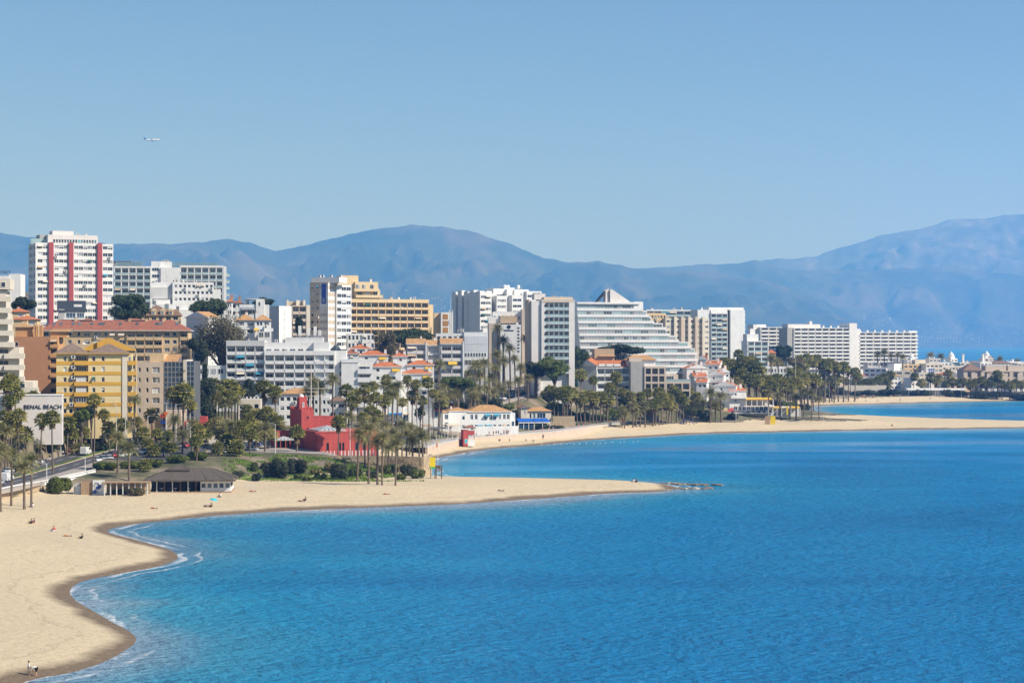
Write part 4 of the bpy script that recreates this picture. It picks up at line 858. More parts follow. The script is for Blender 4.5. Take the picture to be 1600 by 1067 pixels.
for a, b in ((448, 451), (463, 468), (474, 477)): B.box(a, b, 469, 482, 2, 5, 'cream')
B.box(449, 476, 471, 481, 5, 9, 'beige'); B.done()
# tall slab with banner and glazed corner
B = Bld('apartment_tower', 'tall beige and white slab with a dark vertical banner and glazed corner', 484, 860, -22)
zt = B.z(441, 5); u1 = B.u(512.5); B.facade(FR0, 0, u1, zt, 12, 3.0, 'beige', [(B.u(486), B.u(489.5)), (B.u(494.5), B.u(497.5))], D=13, top=0.9, head=0.6, wh=1.2, pool=VARS, nm=1)
B.pbox('banner', B.u(502.5), B.u(509.5), -0.12, -0.02, B.z(475, 7), B.z(443.5, 7), 'cobalt')
scribble(B, B.u(504.5), B.u(505.3), -0.16, B.z(455, 7), B.z(447, 7), 4, 'metal_grey'); scribble(B, B.u(504), B.u(508.5), -0.16, B.z(473, 7), B.z(466, 7), 5, 'metal_grey')
rr = Fr(u1 + 0.02, 0, 90); B.facade(rr, 0, 6.2, zt - 0.6, 13, 3.0, 'white', [(0.4, 3.1), (3.3, 6.0)], D=4.0, top=0.7, head=0.2, wh=1.6)
mb = MB(); cx, cy = u1 + 0.02, 6.2
r2 = Fr(u1 + 1.0, 6.22, 68); B.facade(r2, 0, 8.5, zt - 1.0, 13, 3.0, 'white', [(0.3, 2.7), (2.9, 5.5), (5.7, 8.2)], D=5.0, top=0.7, head=0.2, wh=1.6)
B.box(486.5, 530, 433.5, 442, 1.5, 9, 'white'); B.clutter(1, 18, 2, 8, B.z(433.5, 8), 6); B.done()
# yellow slab with penthouses
B = Bld('apartment_building', 'long apricot apartment slab with red-edged balconies and stepped penthouses', 546, 888, 22)
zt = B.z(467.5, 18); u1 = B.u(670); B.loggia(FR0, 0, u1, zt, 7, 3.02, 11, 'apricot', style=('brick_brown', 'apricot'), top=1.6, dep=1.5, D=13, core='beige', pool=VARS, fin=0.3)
B.box(670.3, 677, 476, None, 2, 12, 'apricot'); B.box(534, 560, 430.5, 470, 5, 12, 'apricot')
a, b = B.box(555, 591, 440.5, 470, 3.5, 12, 'apricot'); zz = B.z(443, 10)
for p, q in ((556, 562), (565.5, 571), (578, 584)): B.win(FR0, B.u(p, 3.5), B.u(q, 3.5), zz - 2.4, zz - 0.4, 3.4, pool=VARS)
B.balc(FR0, B.u(556), B.u(595), B.z(454.5, 10), 2.0, 1.4, 1.0, ('apricot', 'apricot')); B.balc(FR0, B.u(557), B.u(599), B.z(464.5, 10), 0.6, 2.8, 1.0, ('apricot', 'apricot')); B.box(555, 594, 453.5, 468, 3.4, 12, 'apricot')
for p, q in ((558, 566), (570, 577), (583, 590)): B.win(FR0, B.u(p, 3.4), B.u(q, 3.4), B.z(463, 10), B.z(456, 10), 3.25, pool=VARS)
for k in range(7):
    for p in (0.5, 5.6): B.win(FR0, p - 9, p - 6, zt - 2.5 - 3 * k, zt - 0.8 - 3 * k, 6.0) if False else None
B.clutter(B.u(600), u1 - 3, 3, 11, zt, 8); B.clutter(B.u(556), B.u(590), 5, 10, B.z(440.5, 10), 3); B.done()
B = Bld('shop_building', 'low white flat-roofed block with glazed front below the apricot slab', 543, 850, 8); zt = B.z(521, 8); B.facade(FR0, 0, B.u(585), zt, 2, 3.4, 'white', 7, D=10, top=0.5, wh=1.9, pool=VHOTEL); B.done()
B = Bld('apartment_building', 'narrow white block with ochre panels beside the telecom mast', 689, 930, 8); zt = B.z(488, 5); u1 = B.u(708); B.mbox(0, u1, 0, 9, -3, zt, 'white')
for k in range(5): B.pbox('panel', B.u(692), B.u(700), -0.1, -0.02, zt - 3.3 - 3.1 * k, zt - 0.9 - 3.1 * k, 'ochre_panel')
B.box(678, 690, 489, None, 3, 10, 'apricot'); B.done()
mb = MB(); p = P(704, 530, 900)
t = thing('telecom_mast', 'slender lattice telecom mast beside the white zigzag towers', 'mast', (p.x, p.y, gz(p.x, p.y)))
h = P(704, 464, 900).z - t.location.z
for sx, sy in ((-1, -1), (1, -1), (1, 1), (-1, 1)): mb.tube((sx * 0.6, sy * 0.6, -1), (sx * 0.35, sy * 0.35, h * 0.82), 0.07, n=4)
for k in range(20):
    z0, z1 = h * 0.8 * k / 20, h * 0.8 * (k + 1) / 20; mb.tube((-0.5, -0.5, z0), (0.5, -0.5, z1), 0.05, n=4); mb.tube((0.5, 0.5, z0), (-0.5, 0.5, z1), 0.05, n=4); mb.tube((0.5, -0.5, z0), (0.5, 0.5, z1), 0.05, n=4)
mb.obj('lattice', 'metal_grey', t); mb = MB(); mb.tube((0, 0, h * 0.82), (0, 0, h), 0.09, 0.04, 5); mb.obj('spike', 'metal_white', t)
for k, (a, zz) in enumerate(((0, 0.78), (2.1, 0.78), (4.2, 0.78), (1, 0.66), (3.1, 0.66), (5.2, 0.66))): mb = MB(); x, y = math.cos(a) * 0.9, math.sin(a) * 0.9; mb.box(x - 0.18, x + 0.18, y - 0.12, y + 0.12, h * zz, h * zz + 2.2); mb.obj('antenna_panel', 'metal_white', t)
# white zigzag towers
B = Bld('apartment_tower', 'cluster of white zigzag apartment towers with deep shaded slots', 706, 1010, -52)
zt = B.z(456, 5)
B.mbox(0, B.u(756), 2, 30, -3, zt, 'white'); n_ = 5; ue = B.u(756)
for i in range(n_):
    a = ue * i / n_; B.mbox(a, a + ue / n_ * 0.62, 0.0 - 0.2 * i, 1.99, -3, zt + (0.6 if i % 2 else 0), 'white')
    for k in range(13): B.win(FR0, a + ue / n_ * 0.68, a + ue / n_ * 0.94, zt - 2.6 - 3 * k, zt - 1.2 - 3 * k, 1.86, var='glass_grey', nm=1)
B.done()
B = Bld('apartment_tower', 'white stepped tower block with rows of white window bands on the skyline', 750, 985, 26)
zt = B.z(457, 5)
for a, b, y, v in ((750, 768, 456, 0), (776, 792, 462, -2), (800, 816, 461, -2.5), (823, 846, 455, 1)):
    ua, ub = B.u(a, v), B.u(b, v); zz = B.z(y, ua, v); B.facade(FR0, ua, ub, zz, 8, 3.0, 'white', [(ua + 0.5, (ua + ub) / 2 - 0.1), ((ua + ub) / 2 + 0.1, ub - 0.5)], v=v, D=14 - v, top=1.6, head=0.3, wh=1.3, pool=VHOTEL)
for a, b, y, v in ((768.2, 775.8, 459, 2.5), (792.2, 799.8, 452, 1.0), (816.2, 822.8, 458, 2.5)):
    ua, ub = B.u(a, v), B.u(b, v); B.mbox(ua, ub, v, 14, -3, B.z(y, ua, v), 'white')
B.box(771, 792, 451, 460, 3, 12, 'white'); B.box(788, 804, 449.5, 470, 5, 12, 'white'); B.box(804, 826, 452.5, 462, 4, 12, 'white')
for p in (790, 795, 811):
    mb = MB(); mb.lathe([(0.0, 1.9), (0.7, 1.7), (1.0, 1.0), (0.8, 0.2), (0.8, -0.5)], (B.u(p, 6), 7, B.z(451, 20, 6)), 10); mb.obj('water_tank', 'white', B.root, True)
blobs_(B, B.u(835), B.u(846), 0.88, B.z(461, 50), 1.0, 4, 'letter_dark'); B.clutter(8, 50, 4, 11, B.z(456, 20), 6); B.done()
B = Bld('hotel', 'white hotel block with a long glazed terrace and a tan upper wall', 763, 905, 3)
zt = B.z(487, 10); B.facade(FR0, B.u(770), B.u(815), zt, 2, 3.2, 'white', 7, v=1, D=12, top=1.5, wh=1.7, pool=VHOTEL); B.box(781.5, 808, 494, 505, -2, 0.98, 'tan'); B.box(763, 781, 495, None, -1, 8, 'white')
B.box(815.2, 831, 483, None, -1, 10, 'tan_pale')
for k in range(5): B.win(FR0, B.u(823, -1), B.u(829.5, -1), B.z(494 + 10.5 * k, 18), B.z(489.5 + 10.5 * k, 18), -1.12, var='dark')
a, b = B.box(782, 814, 507, None, -6, -2.02, 'white'); B.box(764, 782, 505, None, -4, -1.1, 'tan_pale'); zz = B.z(517.5, 10)
blobs_(B, B.u(788, -6), B.u(803, -6), -6.12, zz, 0.7, 9, 'letter_dark')
mb = MB(); ux = B.u(795, -6); mb.lathe([(0.1, 0), (0.9, 0)], (0, 0, 0), 10); o = mb.obj('emblem', 'letter_dark', B.root, loc=(ux, -6.1, zz + 1.9)); o.rotation_euler = (R(90), 0, 0)
for k in range(8): B.win(FR0, B.u(808.5, -6), B.u(812, -6), B.z(514 + 5.2 * k, 14), B.z(511 + 5.2 * k, 14), -6.12, var='dark', nm=1)
B.clutter(B.u(784), B.u(812), -5, -3, B.z(507, 10, -5), 4); B.done()
# office block and townhouses
B = Bld('office_building', 'pale grey office block with shuttered upper floors and ribbon windows', 681, 803, 2)
zt = B.z(521, 8); u2 = B.u(725); B.facade(FR0, 0, u2, zt, 3, 3.2, 'white', 5, D=12, top=0.8, wh=1.8, pool=VHOTEL)
ub = B.u(762); B.mbox(u2 + 0.01, ub, -1, 12, -3, zt + 0.5, 'white'); hh = 3.1
for k in range(2):
    for i in range(6): g = (ub - u2 - 0.6) / 6; B.win(FR0, u2 + 0.3 + g * i, u2 + 0.3 + g * (i + 1) - 0.04, zt - 1.0 - hh * (k + 1), zt - 1.2 - hh * k, -1.1, var='shutter', frame='metal_white', nm=2)
for i in range(8): g = (ub - u2 - 0.6) / 8; B.win(FR0, u2 + 0.3 + g * i, u2 + 0.3 + g * (i + 1) - 0.35, zt - 9.3, zt - 7.8, -1.1, var='dark', nm=1)
for i in range(3): g = (ub - u2 - 0.6) / 3; B.win(FR0, u2 + 0.3 + g * i, u2 + g * (i + 1), zt - 12.6, zt - 10.6, -1.1, var='glass_grey')
B.clutter(1, ub - 2, 2, 10, zt + 0.5, 4); B.done()
B = Bld('townhouses', 'row of white townhouses with tan tile roofs and stacked balconies', 636, 782, 4)
for a, b, y, v in ((636, 667, 538, 0), (668, 688.5, 540, 1.0), (689, 725, 537.5, -0.8)):
    ua, ub = B.u(a, v), B.u(b, v); zz = B.z(y, ua + 3, v); n2 = 2 if b - a > 22 else 1
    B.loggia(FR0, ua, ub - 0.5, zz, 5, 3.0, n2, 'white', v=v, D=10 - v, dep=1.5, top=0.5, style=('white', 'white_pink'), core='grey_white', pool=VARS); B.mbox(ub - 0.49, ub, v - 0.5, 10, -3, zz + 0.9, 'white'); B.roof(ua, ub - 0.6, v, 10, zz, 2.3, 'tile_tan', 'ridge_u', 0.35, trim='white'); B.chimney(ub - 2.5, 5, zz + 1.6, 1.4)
B.awning(B.u(642), B.u(660), -0.1, B.z(560, 5), 1.4, 0.8, 'cream_awning'); B.awning(B.u(700), B.u(714), -0.9, B.z(565, 16), 1.6, 0.9, 'yellow_awning'); B.done()
# white hotel with box balconies
B = Bld('hotel', 'long white hotel with rows of box balconies behind the red castle', 353, 718, 3)
zt = B.z(532, 5); u1 = B.u(413); fh = 3.0
B.loggia(FR0, 0, u1, zt, 6, fh, 4, 'grey_white', v=0.8, dep=1.4, D=14, top=2.0, style=('white', 'white'), fin=0.3); zt2 = B.z(535, 20); u2 = B.u(523)
B.mbox(u1 + 0.02, B.u(490), 1.6, 14, -3, zt2, 'white')
for i in range(6): g = (B.u(488) - u1) / 6; B.win(FR0, u1 + 0.5 + g * i, u1 + g * (i + 1) - 0.4, zt2 - 3.9, zt2 - 2.3, 1.5, pool=VHOTEL)
B.loggia(FR0, u1 + 0.02, u2, B.z(548, 20), 5, fh, 7, 'white', v=-0.6, dep=1.5, D=13, top=1.6, style=('white', 'white'), fin=0.35, core='grey_white')
B.mbox(B.u(490) + 0.01, B.u(514), 0.3, 13, -3, B.z(534.5, 25), 'white'); B.mbox(u2 + 0.02, B.u(541), 0.5, 12, -3, B.z(548, 28), 'white')
for k in range(5): B.win(FR0, B.u(530), B.u(534), B.z(575 + 13 * k, 28), B.z(567 + 13 * k, 28), 0.4, var='glass_grey', nm=1)
B.mbox(B.u(533.5), B.u(560), -1.2, 0.48, -3, B.z(562, 30), 'white'); B.mbox(B.u(533.5), B.u(583), 0.5 - 1.9, -1.21, B.z(566.5, 30), B.z(561, 30), 'white'); B.mbox(B.u(560), B.u(581), 0.3, 10, -3, B.z(562, 30), 'white')
for k in range(5): zz = B.z(583 + 13 * k, 32); B.balc(FR0, B.u(559), B.u(583), zz, -1.9, 2.2, 1.5, ('white', 'white')); B.win(FR0, B.u(562), B.u(578), zz + 1.5, zz + 2.4, 0.18, pool=VHOTEL)
B.box(447, 505, 527, 536, 4, 11, 'grey_white'); B.box(305, 353, 571, None, 2, 9, 'white')
for i in range(4): B.win(FR0, B.u(308 + 11 * i, 2), B.u(316 + 11 * i, 2), B.z(584, -5), B.z(576, -5), 1.88, pool=VHOTEL)
for p, y in ((466, 509), (490, 510), (480, 512), (497, 516)): B.box(p, p + 4.5, y, 536, 5, 6.5, 'white')
mb = MB(); zz = B.z(526.5, 25)
for k in range(3): mb.tube((B.u(455), 4 + k * 0.7, zz + 0.5), (B.u(503), 4 + k * 0.7, zz + 0.5), 0.12, n=6)
for k in range(9): a = B.u(456 + 5.5 * k); mb.box(a, a + 0.1, 3.9, 5.5, zz - 0.1, zz + 0.5)
mb.obj('roof_pipes', 'metal_grey', B.root); B.clutter(B.u(420), B.u(500), 4, 11, zt2, 8); B.done()
# small red-roofed houses among the palms
HS = [(547, 580, 541, 553, 770, 'tile_orange', 'white house with orange hip roof and twin chimneys above the hotel end', 4), (537, 560, 549, 562, 752, 'tile_red', 'small white house with red roof tucked behind the hotel end', 3),
      (561, 606, 551, 560, 755, 'tile_orange', 'white house with long orange roof and yellow eaves', 3), (614, 636, 553, 577, 765, 'tile_orange', 'square white house under a small orange pyramid roof', 3),
      (578, 627, 569, 600, 735, 'tile_orange', 'white two-storey house with long orange roof beside the hotel balconies', 2), (626, 675, 580, 610, 742, 'tile_orange', 'white two-storey house with orange roof and balcony above the parked cars', 2), (636, 678, 566, 584, 765, 'tile_orange', 'low white house with parapet behind the orange roofs', 2)]
for a, b, y0, y1, d, m, lab, yw in HS:
    B = Bld('house', lab, a, d, yw, cat='house'); u1 = B.u(b); zz = B.z(y0 + 4.5, u1 / 2); D = 8
    B.facade(FR0, 0, u1, zz, 3, 2.9, 'white', [(u1 * 0.45, u1 * 0.45 + 1.0)] if u1 < 9 else [(u1 * 0.2, u1 * 0.2 + 1.2), (u1 * 0.68, u1 * 0.68 + 1.6)], D=D, top=0.2, wh=1.2, pool=VDARK); B.roof(0, u1, 0, D, zz, 1.9, m, trim='white_pink')
    B.chimney(u1 - 1.4, 1.0, zz - 1.0, 3.2, 0.9); B.chimney(u1 * 0.2, 4.0, zz + 0.6, 1.8, 0.9)
    if u1 > 10: B.awning(u1 - 3.4, u1 - 0.6, -0.02, zz - 0.6, 1.2, 0.7); B.balc(FR0, u1 * 0.55, u1 - 0.2, zz - 5.6, -1.3, 1.29, 1.0, ('white', 'white'))
    B.done()
# shops along the street under the houses
B = Bld('shop_building', 'white street shops with blue and pink shopfronts below the orange-roofed houses', 620, 745, 3)
zt = B.z(628, 8); u1 = B.u(690); B.mbox(0, u1, 0, 8, -3, zt, 'white')
for i in range(6):
    g = u1 / 6; B.win(FR0, g * i + 0.3, g * (i + 1) - 0.3, 0.5, 3.0, -0.12, pool=['glass_dark', 'glass_blue', 'cobalt', 'glass_grey']); B.awning(g * i + 0.2, g * (i + 1) - 0.2, -0.02, 3.9, 1.5, 0.5, ['turquoise', 'blue_awning', 'white_pink', 'cream_awning', 'teal_awning', 'red_paint'][i])
for i in range(5): B.win(FR0, 1 + 3.2 * i, 2.6 + 3.2 * i, zt - 2.5, zt - 1.0, -0.12, pool=VDARK)
B.done()
B = Bld('shop_building', 'low white shop row with striped awnings beside the round street tree', 560, 735, 2); zt = B.z(652, 8); u1 = B.u(640); B.mbox(0, u1, 0, 7, -3, zt, 'white')
for i in range(7): g = u1 / 7; B.win(FR0, g * i + 0.3, g * (i + 1) - 0.3, 0.5, 2.6, -0.12, pool=['glass_dark', 'glass_blue', 'green_panel', 'glass_grey']); B.awning(g * i + 0.1, g * (i + 1) - 0.1, -0.02, 3.4, 1.6, 0.4, ['cream_awning', 'green_paint', 'yellow_awning', 'cream_awning', 'teal_awning', 'blue_awning', 'cream_awning'][i])
B.done()
# white houses behind the castle
B = Bld('house', 'white two-storey house with tan roof and arched windows behind the castle tower', 436, 668, 3, cat='house'); u1 = B.u(475); zz = B.z(616, 4); B.facade(FR0, 0, u1, zz, 3, 3.0, 'white', 4, D=9, top=0.6, wh=1.3, pool=VDARK); B.roof(0, u1 + 4, 0, 9, zz, 2.0, 'tile_tan'); B.chimney(1.5, 2, zz + 0.5, 2.2, 0.6); B.done()
B = Bld('house', 'white house with brown roof and small blue windows right of the castle', 514, 672, 0, cat='house'); u1 = B.u(540); zz = B.z(627, 4); B.facade(FR0, 0, u1, zz, 2, 2.9, 'white', 2, D=8, top=0.5, wh=1.2, pool=['glass_blue', 'dark']); B.roof(0, u1, 0, 8, zz, 1.6, 'tile_brown'); B.done()
B = Bld('house', 'white terrace house with rows of dark windows behind the mast rigging', 478, 690, 2, cat='house'); u1 = B.u(516); zz = B.z(620, 4); B.facade(FR0, 0, u1, zz, 3, 2.9, 'white', 6, D=8, top=0.8, wh=1.4, pool=VDARK); B.clutter(1, u1, 1, 6, zz, 3); B.done()
B = Bld('villa', 'pale villa with crenellated parapet and flat loggia among tall palms', 372, 652, 4, cat='house'); u1 = B.u(407); zz = B.z(624, 4); B.facade(FR0, 0, u1, zz, 2, 3.4, 'cream', pc((374, 384), (397, 404)), D=9, top=1.2, wh=1.7, pool=VDARK)
for k in range(6): a = u1 * (k + 0.15) / 6; B.mbox(a, a + 0.55, 0, 0.6, zz, zz + 0.9, 'white')
B.pbox('panel_screen', B.u(377), B.u(401), -6, -5.8, -1, B.z(640, 4, -6), 'wood_pale'); B.done()
B = Bld('house', 'small red rendered house with white window half hidden by palms', 286, 590, 2, cat='house'); u1 = B.u(322); zz = B.z(659, 4); B.facade(FR0, 0, u1, zz, 1, 3.0, 'castle_red', 3, D=8, top=0.6, wh=1.3); B.box(312, 322, 651, 660, 1, 6, 'castle_red'); B.pbox('wall_panel', 1, 3.2, -0.12, -0.02, 0.6, 2.6, 'white'); B.done()
# ------------------------------------------------------------------ right half of the town
def arc_pts(cx, cz, r, a0, a1, k=8): return [(cx + r * math.cos(R(a0 + (a1 - a0) * i / k)), cz + r * math.sin(R(a0 + (a1 - a0) * i / k))) for i in range(k + 1)]
# grey hotel with curved balcony ends
B = Bld('hotel', 'grey concrete hotel with deep balconies rounded at one end', 846, 850, 10)
zt = B.z(468, 5); u1 = B.u(898); fh = 3.02; u0 = B.u(849)
B.mbox(0, u1, 1.9, 13, -3, zt, 'white'); B.mbox(0, u1, 0, 1.89, zt - 1.2, zt, 'tan_pale'); B.mbox(u1 - 2.5, u1, 0, 1.88, -3, zt - 1.21, 'white_pink')
for k in range(10):
    zf = zt - 1.2 - fh * (k + 1); a = u0 + 0.3; g = (u1 - 2.6 - a) / 5
    for i in range(5): B.balc(FR0, a + g * i, a + g * (i + 1) - 0.03, zf, -0.2, 2.1, 0.95, ('white', 'glass_rail')); B.win(FR0, a + g * i + 0.5, a + g * (i + 1) - 0.4, zf + 0.1, zf + 2.2, 1.78, pool=['curtain', 'glass_grey', 'mixed', 'curtain']); B.mbox(a + g * i - 0.1, a + g * i + 0.1, 0.0, 1.88, zf, zf + fh - 0.23, 'grey_white')
    mb = MB(); pts = [(0, zf - 0.2), (0.9, zf - 0.2)] + [(0.9 + 1.1 * (1 - math.sin(R(t_))), zf + 0.2 + (fh - 0.6) * t_ / 180) for t_ in range(0, 181, 20)][::1] + [(0.9, zf + fh - 0.2), (0, zf + fh - 0.2)]
    n_ = len(pts); i0 = 0; mb.v = [(p[0], -0.25, p[1]) for p in pts] + [(p[0], 0.5, p[1]) for p in pts]; mb.f = [tuple(range(n_)), tuple(range(2 * n_ - 1, n_ - 1, -1))] + [(j, n_ + j, n_ + (j + 1) % n_, (j + 1) % n_) for j in range(n_)]; mb.m = [0] * len(mb.f)
    mb.obj('balcony_end', 'white_pink', B.root)
B.mbox(-4.2, -0.02, 0.6, 13, -3, zt - 0.6, 'white_pink'); B.mbox(-5.0, -4.22, 3, 12, -3, zt, 'tan_pale'); B.box(850, 895, 464, 469, 2.5, 10, 'tan_pale'); B.clutter(4, u1 - 3, 3, 9, zt, 7); B.box(835, 852, 459, 468, 5, 11, 'white_pink'); B.done()
# stepped white hotel with the triangular crown
B = Bld('hotel', 'broad white stepped hotel with long banded terraces and triangular roof crown', 902, 945, 14)
fh = 3.0; ends = [1005, 1015, 1022, 1040, 1046, 1061, 1080, 1090, 1091, 1092, 1093]; zt = B.z(475, 10)
for k, e in enumerate(ends):
    z1 = zt - fh * k; v = -0.9 * k; u1 = B.u(e, v)
    B.mbox(0, u1 - 1.0, v + 1.3, v + 16, z1 - fh, z1 - 0.02, 'white')
    mb = MB(); mb.box(0, u1, v, v + 0.25, z1 - 0.25 - fh + 0.002, z1 - fh + 1.05); mb.box(0, u1, v + 0.26, v + 1.29, z1 - fh - 0.25, z1 - fh - 0.05); mb.box(u1 - 0.25, u1, v + 0.26, v + 8, z1 - 0.25 - fh, z1 - fh + 1.0); mb.obj('terrace', 'white', B.root)
    nw = max(6, int(u1 / 4.4)); g = (u1 - 1.4) / nw
    for i in range(nw): B.win(FR0, 0.2 + g * i, 0.2 + g * (i + 1) - 0.1, z1 - fh + 0.1, z1 - 0.45, v + 1.18, pool=['glass_grey', 'glass_rail', 'glass_rail', 'curtain', 'glass_green', 'mixed'], nm=3)
B.mbox(0, B.u(1000), 0.3, 12, zt, zt + 0.9, 'white'); B.box(990, 1005, 471.5, 484, 1, 9, 'white')
a, b, c = B.u(936), B.u(957), B.u(989); za = zt + 0.9; zp = B.z(452, b)
mb = MB(); mb.hexa([(b - 0.2, 3, za), (c, 3, za), (c, 9, za), (b - 0.2, 9, za), (b - 0.2, 3, zp), (b + 0.8, 3, zp), (b + 0.8, 9, zp), (b - 0.2, 9, zp)]); mb.hexa([(b - 2.2, 4, za), (b - 0.7, 4, za), (b - 0.7, 8, za), (b - 2.2, 8, za), (b - 2.2, 4, zp - 0.5), (b - 0.7, 4, zp + 0.4), (b - 0.7, 8, zp + 0.4), (b - 2.2, 8, zp - 0.5)]); mb.obj('crown', 'white_pink', B.root)
mb = MB(); mb.hexa([(a, 4, za), (a + 1.0, 4, za), (a + 1.0, 8, za), (a, 8, za), (b - 2.3, 4, zp - 1.6), (b - 2.25, 4, zp - 1.0), (b - 2.25, 8, zp - 1.0), (b - 2.3, 8, zp - 1.6)]); mb.obj('crown_strut', 'grey_dark', B.root)
B.done()
# blocks behind it
B = Bld('apartment_building', 'cream apartment block with vertical piers behind the stepped hotel', 1005, 1090, 18)
zt = B.z(497, 10); B.facade(FR0, B.u(1012), B.u(1045), B.z(489, 10), 4, 3.0, 'peach', 7, v=4, D=12, top=1.0); B.facade(FR0, B.u(1040), B.u(1108), zt, 11, 3.0, 'cream', 9, D=13, top=0.8, wh=1.3, pool=VARS)
for i in range(5): a = B.u(1052 + 11 * i); B.mbox(a, a + 1.6, -1.4, -0.01, -3, zt + 0.8, 'tan_pale' if i % 2 else 'cream')
B.done()
B = Bld('hotel', 'white slab hotel with rooftop arches linking the cream block', 1010, 1230, 16); zt = B.z(484, 10); B.loggia(FR0, 0, B.u(1092), zt, 8, 3, 7, 'white', style=('white', 'glass_rail'), top=0.8, D=12); B.clutter(3, 30, 3, 9, zt, 6); B.done()
B = Bld('hotel', 'tall white hotel with blank end wall and glass balcony bays', 1091, 1195, 16)
zt = B.z(484, 10); ua, ub, uc, ue = B.u(1111), B.u(1137), B.u(1141), B.u(1163.5)
B.mbox(0, ua - 0.01, 1, 13, -3, zt, 'white'); B.loggia(FR0, ua, ub, zt - 1.5, 11, 2.85, 3, 'white', style=('white', 'glass_rail'), top=1.0, D=13); B.mbox(ua, ub, 0.5, 13, zt - 1.49, zt, 'white'); B.mbox(ub + 0.01, uc, 1.6, 13, -3, zt, 'grey_dark'); B.mbox(uc + 0.01, ue, -0.4, 13, -3, zt, 'white')
for k in range(11): B.balc(FR0, ue + 0.02, ue + 1.8, zt - 3.2 - 2.85 * k, 3, 6, 1.0, ('white', 'glass_rail'))
B.box(1108, 1162, 480.5, 485, 3, 12, 'white'); B.clutter(3, 14, 3, 9, zt, 4); B.done()
B = Bld('hotel', 'smaller white hotel with square framed balconies left of the palm grove', 1168, 1140, 12)
zt = B.z(532.5, 5); B.loggia(FR0, 0, B.u(1201), zt, 6, 2.95, 3, 'white', style=('white', 'glass_rail'), top=0.5, D=11, fin=0.5); B.box(1167, 1185, 522, 533, 2, 9, 'white'); B.box(1172, 1180, 513.5, 523, 4, 9, 'white'); B.mbox(-6, -0.01, -6, 5, -3, B.z(571, 5), 'white'); B.done()
# far hotel in three wings
B = Bld('hotel', 'huge white far hotel in three wings with rows of angular balconies', 1240, 1490, 20)
def wing(p0, p1, y, nf, n, v, fh=2.78):
    ua, ub = B.u(p0, v), B.u(p1, v); zz = B.z(y, ua, v); g = (ub - ua) / n; B.mbox(ua, ub, v + 1.6, v + 14, -3, zz, 'white'); B.mbox(ua, ub, v, v + 1.59, zz - 0.5, zz, 'white')
    for i in range(n):
        a = ua + g * i; B.mbox(a, a + 0.5, v - 0.3, v + 1.59, zz - 0.5 - nf * fh, zz - 0.51, 'white')
        for k in range(nf):
            zf = zz - 0.5 - fh * (k + 1); me = balcony_mesh(g - 0.6, 1.9, 1.0, ('white', 'white')); o = link('balcony', me, B.root, (a + 0.55, v - 0.5 - (0.0), zf)); B.win(FR0, a + g * 0.35, a + g * 0.85, zf + 0.1, zf + 2.1, v + 1.48, var='dark' if B.r.random() < 0.6 else 'glass_grey', nm=2)
    return ua, ub, zz
wing(1240, 1327, 512, 11, 8, 0.0); ua, ub, zz = wing(1340, 1434, 519, 9, 8, 2.0); wing(1188, 1225, 511, 6, 3, 26.0)
B.box(1327.2, 1339, 505, None, -0.6, 14, 'white'); B.box(1339.2, 1344, 514, None, 1.5, 12, 'white'); B.box(1231, 1282, 506.5, 513, 3, 12, 'white_pink'); B.box(1420, 1433, 517, 520, 4, 12, 'white'); B.box(1177, 1197, 507, 515, 30, 40, 'white'); B.box(1265, 1269, 502, 508, 4, 8, 'white')
B.mbox(-5, -0.02, 0.5, 14, -3, B.z(512, 2), 'concrete')  # shade of this end put into its colour, darker than the white wings
for i in range(16): a = B.u(1245 + 11.5 * i); B.chimney(a, 5, B.z(512 if i < 8 else 519, a), 1.3, 1.2, 'white', 'white')
B.done()
# villas on the garden slope
B = Bld('apartment_building', 'grey-white apartments with green panels and orange roof terrace above the garden palms', 896, 905, -20)
zt = B.z(572, 5); u1 = B.u(932); B.mbox(0, u1, 0, 14, -3, zt, 'grey_white'); B.roof(0, u1, 0, 14, zt, 3.6, 'tile_orange', 'ridge_v', 0.5, trim='grey_white')
for p, y0, y1 in ((914, 562, 566),): B.win(FR0, B.u(p), B.u(p + 3), B.z(y1, 8), B.z(y0, 8), -0.1, var='dark')
for y0, y1 in ((582, 596), (598, 610)): B.pbox('green_panel', B.u(897), B.u(903), -0.5, -0.02, B.z(y1, 1), B.z(y0, 1), 'green_panel')
B.done()
B = Bld('apartment_building', 'white balconied apartments with orange roof terrace and green screens', 932, 902, 8)
zt = B.z(574, 5); u1 = B.u(985); B.loggia(FR0, 0, u1, zt, 4, 3.3, 4, 'grey_white', style=('white', 'white'), dep=2.0, D=10, top=0.6, core='grey_white'); B.roof(0, u1, 1, 9, zt, 3.2, 'tile_orange', 'shed', 0.3)
for i in range(3): a = B.u(936 + 12 * i); B.balc(FR0, a, a + 3.0, zt + 0.7, 0.5, 2.5, 0.9, ('white', 'white'))
for i, k in ((0, 0), (2, 1), (4, 2)): B.pbox('privacy_screen', u1 * i / 4 - 0.1, u1 * i / 4 + 0.1, -0.5, 1.4, zt - 3.6 - 3.3 * k, zt - 1.6 - 3.3 * k, 'green_paint')
B.box(929, 960, 545, 575, 10.1, 17, 'tan'); B.roof(B.u(936, 10), B.u(960, 10), 9.5, 16, B.z(557, 12, 9), 2.2, 'tile_tan'); B.box(923, 938, 556, 575, 11, 15, 'tan_pale'); B.done()
B = Bld('apartment_building', 'tan concrete-framed apartments with large square openings facing the beach', 1003, 900, 5)
zt = B.z(572.5, 8); fh = 3.45; ua = B.u(1007); um = B.u(1040); u2 = B.u(1079)
B.mbox(-5, ua - 0.01, 0.5, 14, -3, zt + 2.2, 'concrete')  # side wall's shaded tone put into its colour, greyer than the tan front
